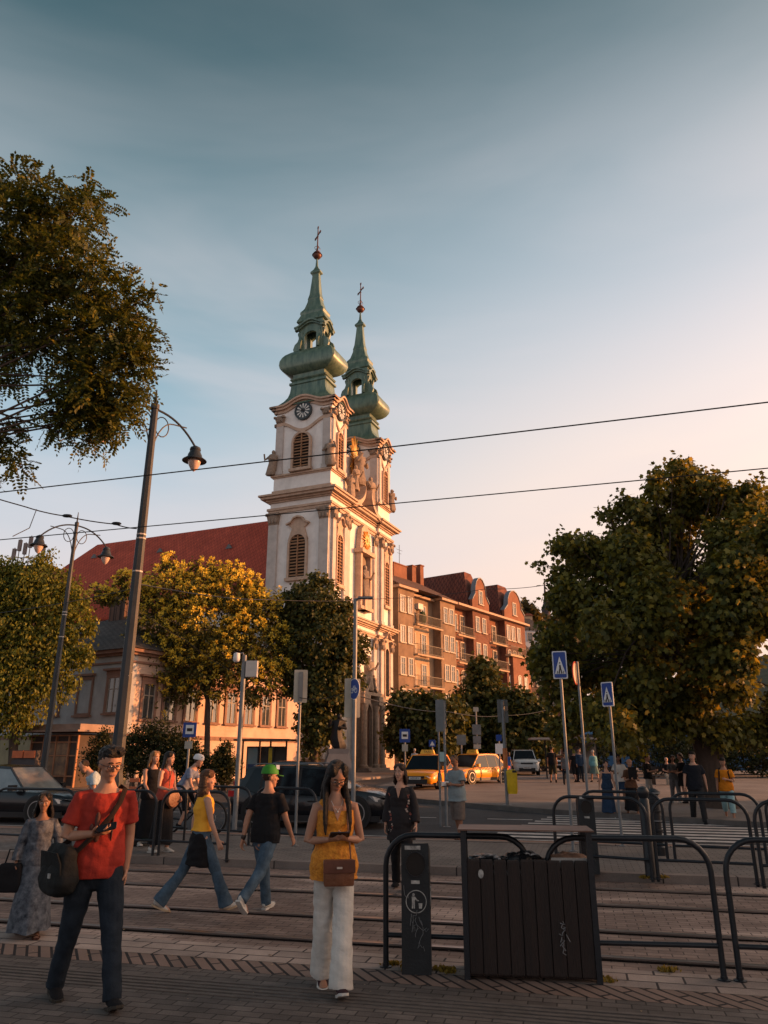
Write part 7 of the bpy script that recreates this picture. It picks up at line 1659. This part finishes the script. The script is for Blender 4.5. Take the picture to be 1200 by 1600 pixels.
# --- cyclist and the two women waiting
b, h = place(228, 1322, 1176, .1)
p = person('blonde woman in a black dress standing left of the woman in the red top', b, 40, h * 1.0, True, 'light', ('long', 'blonde', .26, 115), ('none', blackc, -.1, .014, .02), ('dress', blackc, .86, .05), dict(hy=18, L=(10, 6, 20, 0), R_=(20, 4, 30, 10)), ('shoe', offw, offw))
b, h = place(250, 1332, 1177, .1)
p = person('dark haired woman in a rust red tank top and long black skirt holding a handle', b, 62, h, True, 'light', ('long', 'black', .30, 110), ('none', cloth('rust', (.34, .07, .05)), -.05, .01, .03), ('dress', blackc, .88, .05), dict(hy=14, L=(8, 6, 40, 10), R_=(14, 18, 66, 20)), ('shoe', offw, offw))
hb = thing('shoulder_bag', 'round brown bag at the hip of the woman in the red top', 'bag', W_(p, (.0, -.20, .93)), R(60)); m = MB(Matrix.Rotation(R(90), 4, 'X')); m.lathe([(.05, -.05), (.13, -.04), (.15, 0), (.13, .04), (.05, .05)], 16); m.build('bag_body', lea, hb, True); m = MB(); m.tube([(-.1, 0, .1), (-.06, .04, .3), (0, .06, .52)], .008, 6); m.build('strap', lea, hb)
for px, pb_, lab, cl_, hh_ in ((196, 1322, 'black wheeled suitcase beside the near lamp post', mat('suitcase_black', (.015, .015, .017), .6, .3, 5), .55), (226, 1318, 'dark teal suitcase leaning by the black one', mat('suitcase_teal', (.02, .045, .05), .6, .3, 5), .5)):
    q = G(px, pb_, .1); sc_ = thing('suitcase', lab, 'suitcase', q, R(20), 'suitcases'); T = Matrix.Rotation(R(18), 4, 'Y'); m = MB(T); m.stack([(.19, .12, .06, .3), (.2, .13, .1, .3), (.2, .13, hh_ - .04, .3), (.18, .11, hh_, .3)]); m.build('case', cl_, sc_, True); m = MB(T)
    for x in (-.1, .1): m.tube([(x, 0, hh_), (x, 0, hh_ + .42)], .009, 6)
    m.tube([(-.11, 0, hh_ + .42), (.11, 0, hh_ + .42)], .013, 6); m.build('pull_handle', galv, sc_)
    for s in (-1, 1): m = MB(Matrix.Translation((s * .15, 0, .045)) @ Matrix.Rotation(R(90), 4, 'X')); m.lathe([(.02, -.12), (.045, -.12), (.045, .12), (.02, .12)], 12); m.build('wheel', tyre, sc_)
# bicycle: wheels at (272, 1290) and (340, 1285)
q = G(288, 1306, .0); q.y += .3; BZ = R(0); by = thing('bicycle', 'black bicycle with thick tyres ridden by the helmeted cyclist', 'bicycle', q, R(-8)); wr = .345; wx = .52
for s in (-1, 1):
    T = Matrix.Translation((s * wx, 0, wr)) @ Matrix.Rotation(R(90), 4, 'X'); m = MB(T); ring_ = [(wr * math.cos(a), wr * math.sin(a), 0) for a in [2 * math.pi * k / 32 for k in range(33)]]; m.tube(ring_, .026, 8); wl = m.build('wheel', tyre, by, True)
    m = MB(T); m.tube([(x * .93, y * .93, 0) for x, y, z in ring_], .01, 6)
    for k in range(14): a = 2 * math.pi * k / 14; m.tube([(0, 0, 0), (wr * .92 * math.cos(a), wr * .92 * math.sin(a), 0)], .002, 3)
    m.build('rim', rimm, wl)
    m = MB(T); m.tube([(wr * .28 * math.cos(a), wr * .28 * math.sin(a), .0) for a in [2 * math.pi * k / 16 for k in range(17)]], .006, 5); m.build('brake_disc', rimm, wl)
m = MB(); BB = (-.06, 0, .29); SE = (-.2, 0, .86); HD = (.36, 0, .88); HB = (.39, 0, .74)
for a, c in ((BB, SE), (BB, HB), ((-.17, 0, .74), HD), ((-wx, .05, wr), BB), ((-wx, -.05, wr), BB), ((-wx, .05, wr), (-.17, 0, .74)), ((-wx, -.05, wr), (-.17, 0, .74)), (HD, HB)): m.tube([a, c], .017, 8)
m.build('frame', blk, by, True); m = MB(); m.tube([HB, (wx, .06, wr)], .015, 6); m.tube([HB, (wx, -.06, wr)], .015, 6); m.tube([HD, (.40, 0, 1.0)], .014, 6); m.tube([(.36, -.28, 1.03), (.42, -.1, 1.0), (.42, .1, 1.0), (.36, .28, 1.03)], .012, 6); m.build('fork_and_handlebar', blk, by, True)
m = MB(); m.stack([(.13, .06, .9, .4), (.14, .07, .93, .4), (.1, .04, .95, .4)], (-.22, 0)); m.build('saddle', blk, by, True); m = MB(); m.tube([(-.06, -.09, .29), (-.05, -.09, .14)], .01, 6); m.box(-.11, .02, -.17, -.09, .12, .15); m.tube([(-.06, .09, .29), (-.07, .09, .44)], .01, 6); m.box(-.13, .0, .09, .17, .43, .46); m.build('pedals', blk, by)
jer = mat('cloth_jersey', (.02, .05, .19), .7, .3, 7, col2=(.22, .25, .3))
p = person('cyclist in a white helmet and blue jersey leaning over the handlebar', q + Vector((-.21, .0, .03)), 82, 1.72, False, 'light', ('crop', 'brown'), ('short', jer, -.05, .01), ('shorts', blackc, .95), dict(la=62, lk=68, ra=34, rk=62, lf=0, rf=10, lean=30, hp=-20, L=(44, 10, 14, 4), R_=(44, 10, 14, 4), sit=.95), ('shoe', blackc, blackc), group=None)
m = MB(p['Hm']); prf = [(1.0, .0), (1.04, .02), (.95, .07), (.7, .10), (.3, .115), (.02, .118)]
m.rings([[(.094 * r_ * math.cos(a), .014 + .128 * r_ * math.sin(a), .036 + z_ * 1.1) for a in [2 * math.pi * k / 24 for k in range(24)]] for r_, z_ in prf]); hl_ = m.build('helmet', wht, p['t'], True); m = MB(p['Hm'])
for x in (-.055, 0, .055): limb(m, [((x * 1.2, -.09, .10), .008, .008), ((x, -.02, .158 - abs(x)), .011, .008), ((x, .07, .15 - abs(x)), .008, .008), ((x * .8, .12, .10), .006, .006)], Vector((0, 0, 1)), 7)
m.build('helmet_vents', blk, hl_, True)
# --- woman with floral kimono, man in grey tee
b, h = place(627, 1389, 1196, .01)
flo = mat('cloth_floral', (.012, .010, .012), .8, .3, 14, col2=(.014, .011, .013)); 
p = person('woman with light brown hair in black with a flower patterned open jacket', b, -14, h, True, 'light', ('long', 'brown', .2, 112), ('bell', flo, -.28, .03, .02), ('jeans', blackc, 1.05), dict(la=10, lk=4, ra=-8, rk=8, hy=-14, L=(4, 14, 16, 0), R_=(0, 10, 14, 0)), ('shoe', blackc, blackc), near=True)
rn = random.Random(4); m1 = MB(p['U']); m2 = MB(p['U'])
for k in range(26):
    z = rn.uniform(-.3, .42); x = rn.choice((-1, 1, 1)) * rn.uniform(.10, .175); y = -.165 + max(0, abs(x) - .08) * .9; mm = (m1, m2)[k % 2]
    for j in range(4): mm.sphere((x + rn.uniform(-.014, .014), y + rn.uniform(-.004, .004), z + rn.uniform(-.02, .02)), (.009, .006, .010), 6, 4)
m1.build('flower_print', cloth('petal_white', (.42, .34, .30)), p['t'], True); m2.build('flower_print', cloth('petal_rose', (.30, .10, .08)), p['t'], True)
m = MB(p['U']); m.add([(-.04, -.140, .48), (.04, -.140, .48), (0, -.172, .33), (-.04, -.11, .48), (.04, -.11, .48), (0, -.14, .33)], [(0, 1, 2), (3, 5, 4), (0, 2, 5, 3), (1, 4, 5, 2), (0, 3, 4, 1)]); m.build('neckline', SKIN['light'], p['t'])
b, h = place(716, 1312, 1189, .0)
tee = cloth('tee_grey', (.22, .27, .29), (.15, .19, .21), 4)
p = person('man in a pale grey blue t-shirt and baggy knee shorts reading a white paper', b, -48, h * 1.06, False, 'brown', ('crop', 'black'), ('short', tee, -.16, .045), ('shorts', cloth('khaki', (.12, .10, .09)), 1.15), dict(la=6, ra=-8, lk=6, rk=8, hy=-6, hp=26, L=(10, 10, 88, 28), R_=(14, 6, 80, 24), lean=3), ('sandal', cloth('sandal', (.06, .025, .018)), cloth('sandal', (.06, .025, .018))))
c = W_(p, (p['arms']['L'][2] + p['arms']['R_'][2]) / 2 + Vector((0, -.1, .03))); o = phone_at(c, Vector((.8, .5, .1)), Vector((0, -.4, .8)), 'small white paper held by the man in the pale grey t-shirt', 1.2); o.data.materials.clear(); o.data.materials.append(wht); o.name = 'paper'; o['category'] = 'paper'
# --- person with pale blue back hidden behind the man in red
b, h = place(140, 1322, 1192, .1)
person('person in a pale blue shirt bending over behind the man in red', b + Vector((.0, .4, 0)), -60, 1.6, False, 'light', ('crop', 'brown'), ('short', cloth('pale_blue', (.34, .45, .53)), -.1, .02), ('jeans', denim_d), dict(lean=38, la=8, ra=2, L=(30, 8, 30, 0), R_=(30, 8, 30, 0)), ('shoe', blackc, blackc))
# --- people on the square
def pp(px, pf, ph, lab, off=.13, rz=0, **k):
    b, h = place(px, pf, ph, off); return person(lab, b, rz, min(1.95, h), **k)
grp = 'people on the square'
sho = ('shoe', blackc, blackc); sw = ('shoe', offw, offw)
pp(865, 1223, 1166, 'man in dark t-shirt and shorts walking away, left one of a pair by the shelter', rz=170, skin='tan', hair=('short', 'black'), top=('short', blackc, -.12, .02), bot=('shorts', cloth('olive', (.03, .03, .02))), pose=dict(la=14, ra=-14, rk=18, rf=20, back=1), shoes=sho, group=grp)
pp(900, 1222, 1172, 'grey haired person in black with a waist bag walking away by the shelter', rz=185, skin='tan', hair=('crop', 'grey'), top=('short', blackc, -.12, .02), bot=('shorts', blackc), pose=dict(la=-12, ra=12, lk=16, lf=20, back=1), shoes=sho, group=grp)
pp(648, 1214, 1170, 'far person in a pale blue shirt behind the first taxi', rz=160, fem=False, hair=('crop', 'grey'), top=('short', cloth('pale_blue', (.34, .45, .53))), bot=('jeans', denim), shoes=sho, group=grp)
pp(661, 1214, 1172, 'far person in a red shirt and white cap behind the first taxi', rz=170, hair=('crop', 'grey'), top=('short', cloth('red', (.4, .03, .03))), bot=('jeans', denim_d), shoes=sho, group=grp)
pp(796, 1213, 1176, 'child in a blue shirt beside the silver car', rz=120, fem=True, hair=('long', 'brown', .2, 110), top=('short', cloth('blue', (.05, .13, .4))), bot=('shorts', cloth('blue', (.05, .13, .4))), shoes=sw, group=grp)
pp(908, 1222, 1170, 'person in dark blue jacket and trousers half hidden by the round sign pole', rz=10, hair=('short', 'black'), top=('long', cloth('navy', (.02, .04, .08))), bot=('jeans', denim_d), shoes=sho, group=grp)
pp(930, 1222, 1172, 'white haired person in a pale turquoise coat walking by the shelter', rz=-170, fem=True, hair=('crop', 'grey'), top=('long', cloth('turquoise', (.13, .30, .34)), -.1, .05), bot=('skirt', cloth('sage', (.10, .16, .15)), .55, .1), pose=dict(la=14, ra=-14, back=1), shoes=sho, group=grp)
p = pp(953, 1278, 1189, 'woman in a long navy sleeveless dress and pale trainers on the crossing', off=0, rz=0, fem=True, hair=('bun', 'black'), top=('none', cloth('navy', (.012, .018, .04)), -.05, .01, .04), bot=('dress', cloth('navy', (.012, .018, .04)), .84, .05), pose=dict(la=12, ra=-12, L=(12, 10, 10, 0), R_=(-8, 14, 10, 0)), shoes=('shoe', cloth('mint', (.35, .5, .48)), offw), group=grp)
pp(973, 1262, 1180, 'dark skinned woman in a white open shirt and navy shorts behind the navy dress', rz=-20, fem=True, skin='brown', hair=('long', 'black', .2, 110), top=('short', offw, -.1, .05), bot=('skirt', cloth('navy', (.012, .018, .04)), .42, .04), pose=dict(hp=14, R_=(14, 8, 80, 30), L=(10, 8, 60, 20)), shoes=sho, group=grp)
pp(991, 1279, 1187, 'person in a brown top and long black dress holding a dark folder', off=0, rz=4, fem=True, skin='tan', hair=('bald', 'brown'), top=('short', cloth('brown', (.10, .05, .03)), -.05, .02), bot=('dress', blackc, .78, .07), pose=dict(la=8, ra=-10, R_=(12, 10, 90, 24), L=(12, 10, 80, 16)), shoes=sho, group=grp)
o = MB().box(-.11, .11, -.015, .015, -.16, .16).build('folder', blackc); b, h = place(991, 1279, 1187, 0); o.location = b + Vector((-.02, -.30, 1.17)); tag(o, 'dark folder held by the person in the brown top', 'folder')
pp(1017, 1255, 1180, 'woman in black top and loose pale grey trousers left of the seated person', rz=60, fem=True, hair=('bun', 'black'), top=('short', blackc, -.08, .03), bot=('wide', cloth('palegrey', (.30, .29, .28)), .82), pose=dict(R_=(14, 8, 90, 20), L=(10, 8, 90, 20)), shoes=sw, group=grp)
pp(1058, 1254, 1181, 'woman with curly dark hair, grey t-shirt and grey jeans standing with folded arms', rz=-10, fem=True, skin='tan', hair=('curly', 'black', .12, 115), top=('short', cloth('grey', (.11, .115, .12)), -.08, .02), bot=('jeans', cloth('greyjean', (.14, .14, .15)), 1.2), pose=dict(R_=(14, 10, 85, 50), L=(14, 10, 80, 50), la=8, ra=-8), shoes=sw, group=grp)
pp(1072, 1255, 1178, 'woman in short black dress facing the curly haired woman', rz=-75, fem=True, hair=('curly', 'brown', .06, 110), top=('short', blackc, -.05, .02), bot=('skirt', blackc, .42, .05), pose=dict(L=(10, 6, 70, 10), R_=(10, 6, 80, 10)), shoes=sho, group=grp)
b, h = place(1045, 1226, 1186, .13); person('grey haired person in pale trousers seated on a bench beyond the group', b, -10, 1.7, False, 'light', ('crop', 'grey'), ('short', blackc), ('jeans', cloth('sand', (.33, .27, .22)), 1.1), dict(la=78, lk=80, ra=76, rk=78, sit=.5, R_=(20, 6, 60, 30), L=(20, 6, 60, 30)), sho, group=grp)
bn = thing('bench', 'dark bench under the seated person', 'bench', b + Vector((0, .12, 0)), 0); m = MB(); m.box(-.8, .8, -.2, .25, .38, .43); m.build('seat', blk, bn); m = MB(); m.box(-.8, .8, .22, .26, .6, .85); m.build('backrest', blk, bn)
for x in (-.7, .66): m = MB(); m.box(x, x + .05, -.18, .26, 0, .38); m.build('leg', blk, bn)
pp(1094, 1287, 1175, 'tall man in a plain black t-shirt and dark trousers crossing behind the barriers', off=0, rz=-18, hair=('short', 'black'), top=('short', cloth('blackblue', (.012, .014, .02)), -.12, .035), bot=('jeans', cloth('charcoal', (.022, .022, .024)), 1.15), pose=dict(la=16, ra=-14, lk=6, rk=14, hy=-22, L=(-8, 14, 12, 0), R_=(10, 14, 12, 0)), shoes=sho, group=grp)
p = pp(1142, 1286, 1185, 'person in an orange t-shirt and pale blue cropped trousers with a black backpack', off=0, rz=-28, hair=('short', 'black'), skin='tan', top=('short', cloth('orange', (.58, .19, .015)), -.1, .03), bot=('cropped', cloth('paleblue', (.25, .40, .43)), 1.15), pose=dict(la=10, ra=-16, rk=20, rf=20, lean=4, hp=14, L=(14, 10, 96, 44), R_=(4, 8, 20, 0)), shoes=('sandal', blackc, blackc), group=grp)
bk_ = thing('backpack', 'black backpack on the back of the person in the orange t-shirt', 'backpack', W_(p, (0, .2, 1.22)), R(-28)); m = MB(); m.stack([(.13, .07, -.2, .3), (.15, .09, -.12, .3), (.15, .08, .12, .3), (.1, .05, .2, .3)]); m.build('pack', blackc, bk_, True)
m = MB()
for s in (-1, 1): limb(m, [(Vector((s * .1, -.06, .18)), .018, .006), (Vector((s * .1, -.2, .24)), .018, .006), (Vector((s * .11, -.345, .12)), .018, .006), (Vector((s * .13, -.32, -.08)), .016, .006), (Vector((s * .16, -.15, -.16)), .012, .006)], n=6)
m.build('straps', blackc, bk_, True)
pp(1118, 1232, 1182, 'person in black with a white shoulder patch behind the tall man', rz=30, hair=('short', 'black'), top=('short', blackc), bot=('jeans', blackc), shoes=sho, group=grp)
pp(885, 1226, 1176, 'person in a grey top walking between shelter posts', rz=160, fem=True, hair=('pony', 'brown'), top=('short', cloth('grey', (.11, .115, .12))), bot=('jeans', denim_d), shoes=sho, group=grp)

# bits on the ground
rg = np.random.default_rng(5); n = 700
X = rg.uniform(-5, 5, n); Yq = rg.uniform(4.2, 16, n); c = np.stack([X, Yq, np.zeros(n)], 1)
for i in range(n):
    q_ = -c[i, 0] * math.sin(TR) + c[i, 1] * math.cos(TR); c[i, 2] = (.016 if q_ < 7.12 else .011 if q_ < 11.8 else .106 if 11.96 < q_ < 15.28 else .124)
    if q_ > 15.3: c[i] = (0, 5, .016)
dv = unit(np.stack([rg.normal(size=n), rg.normal(size=n), np.zeros(n)], 1)); v_ = np.stack([-dv[:, 1], dv[:, 0], np.zeros(n)], 1); nn_ = np.tile([0, 0, 1.0], (n, 1)); nn_[:, 2] = 1
o = foliage('fallen_leaves', c, dv, v_, nn_, .015 + .03 * rg.random(n) ** 2, 'leaf', leafmat('dry_leaf', (.10, .06, .03), (.38, .26, .14), .1), None)
tag(o, 'small dry leaves and crumbs scattered over the paving', 'litter', kind='stuff')
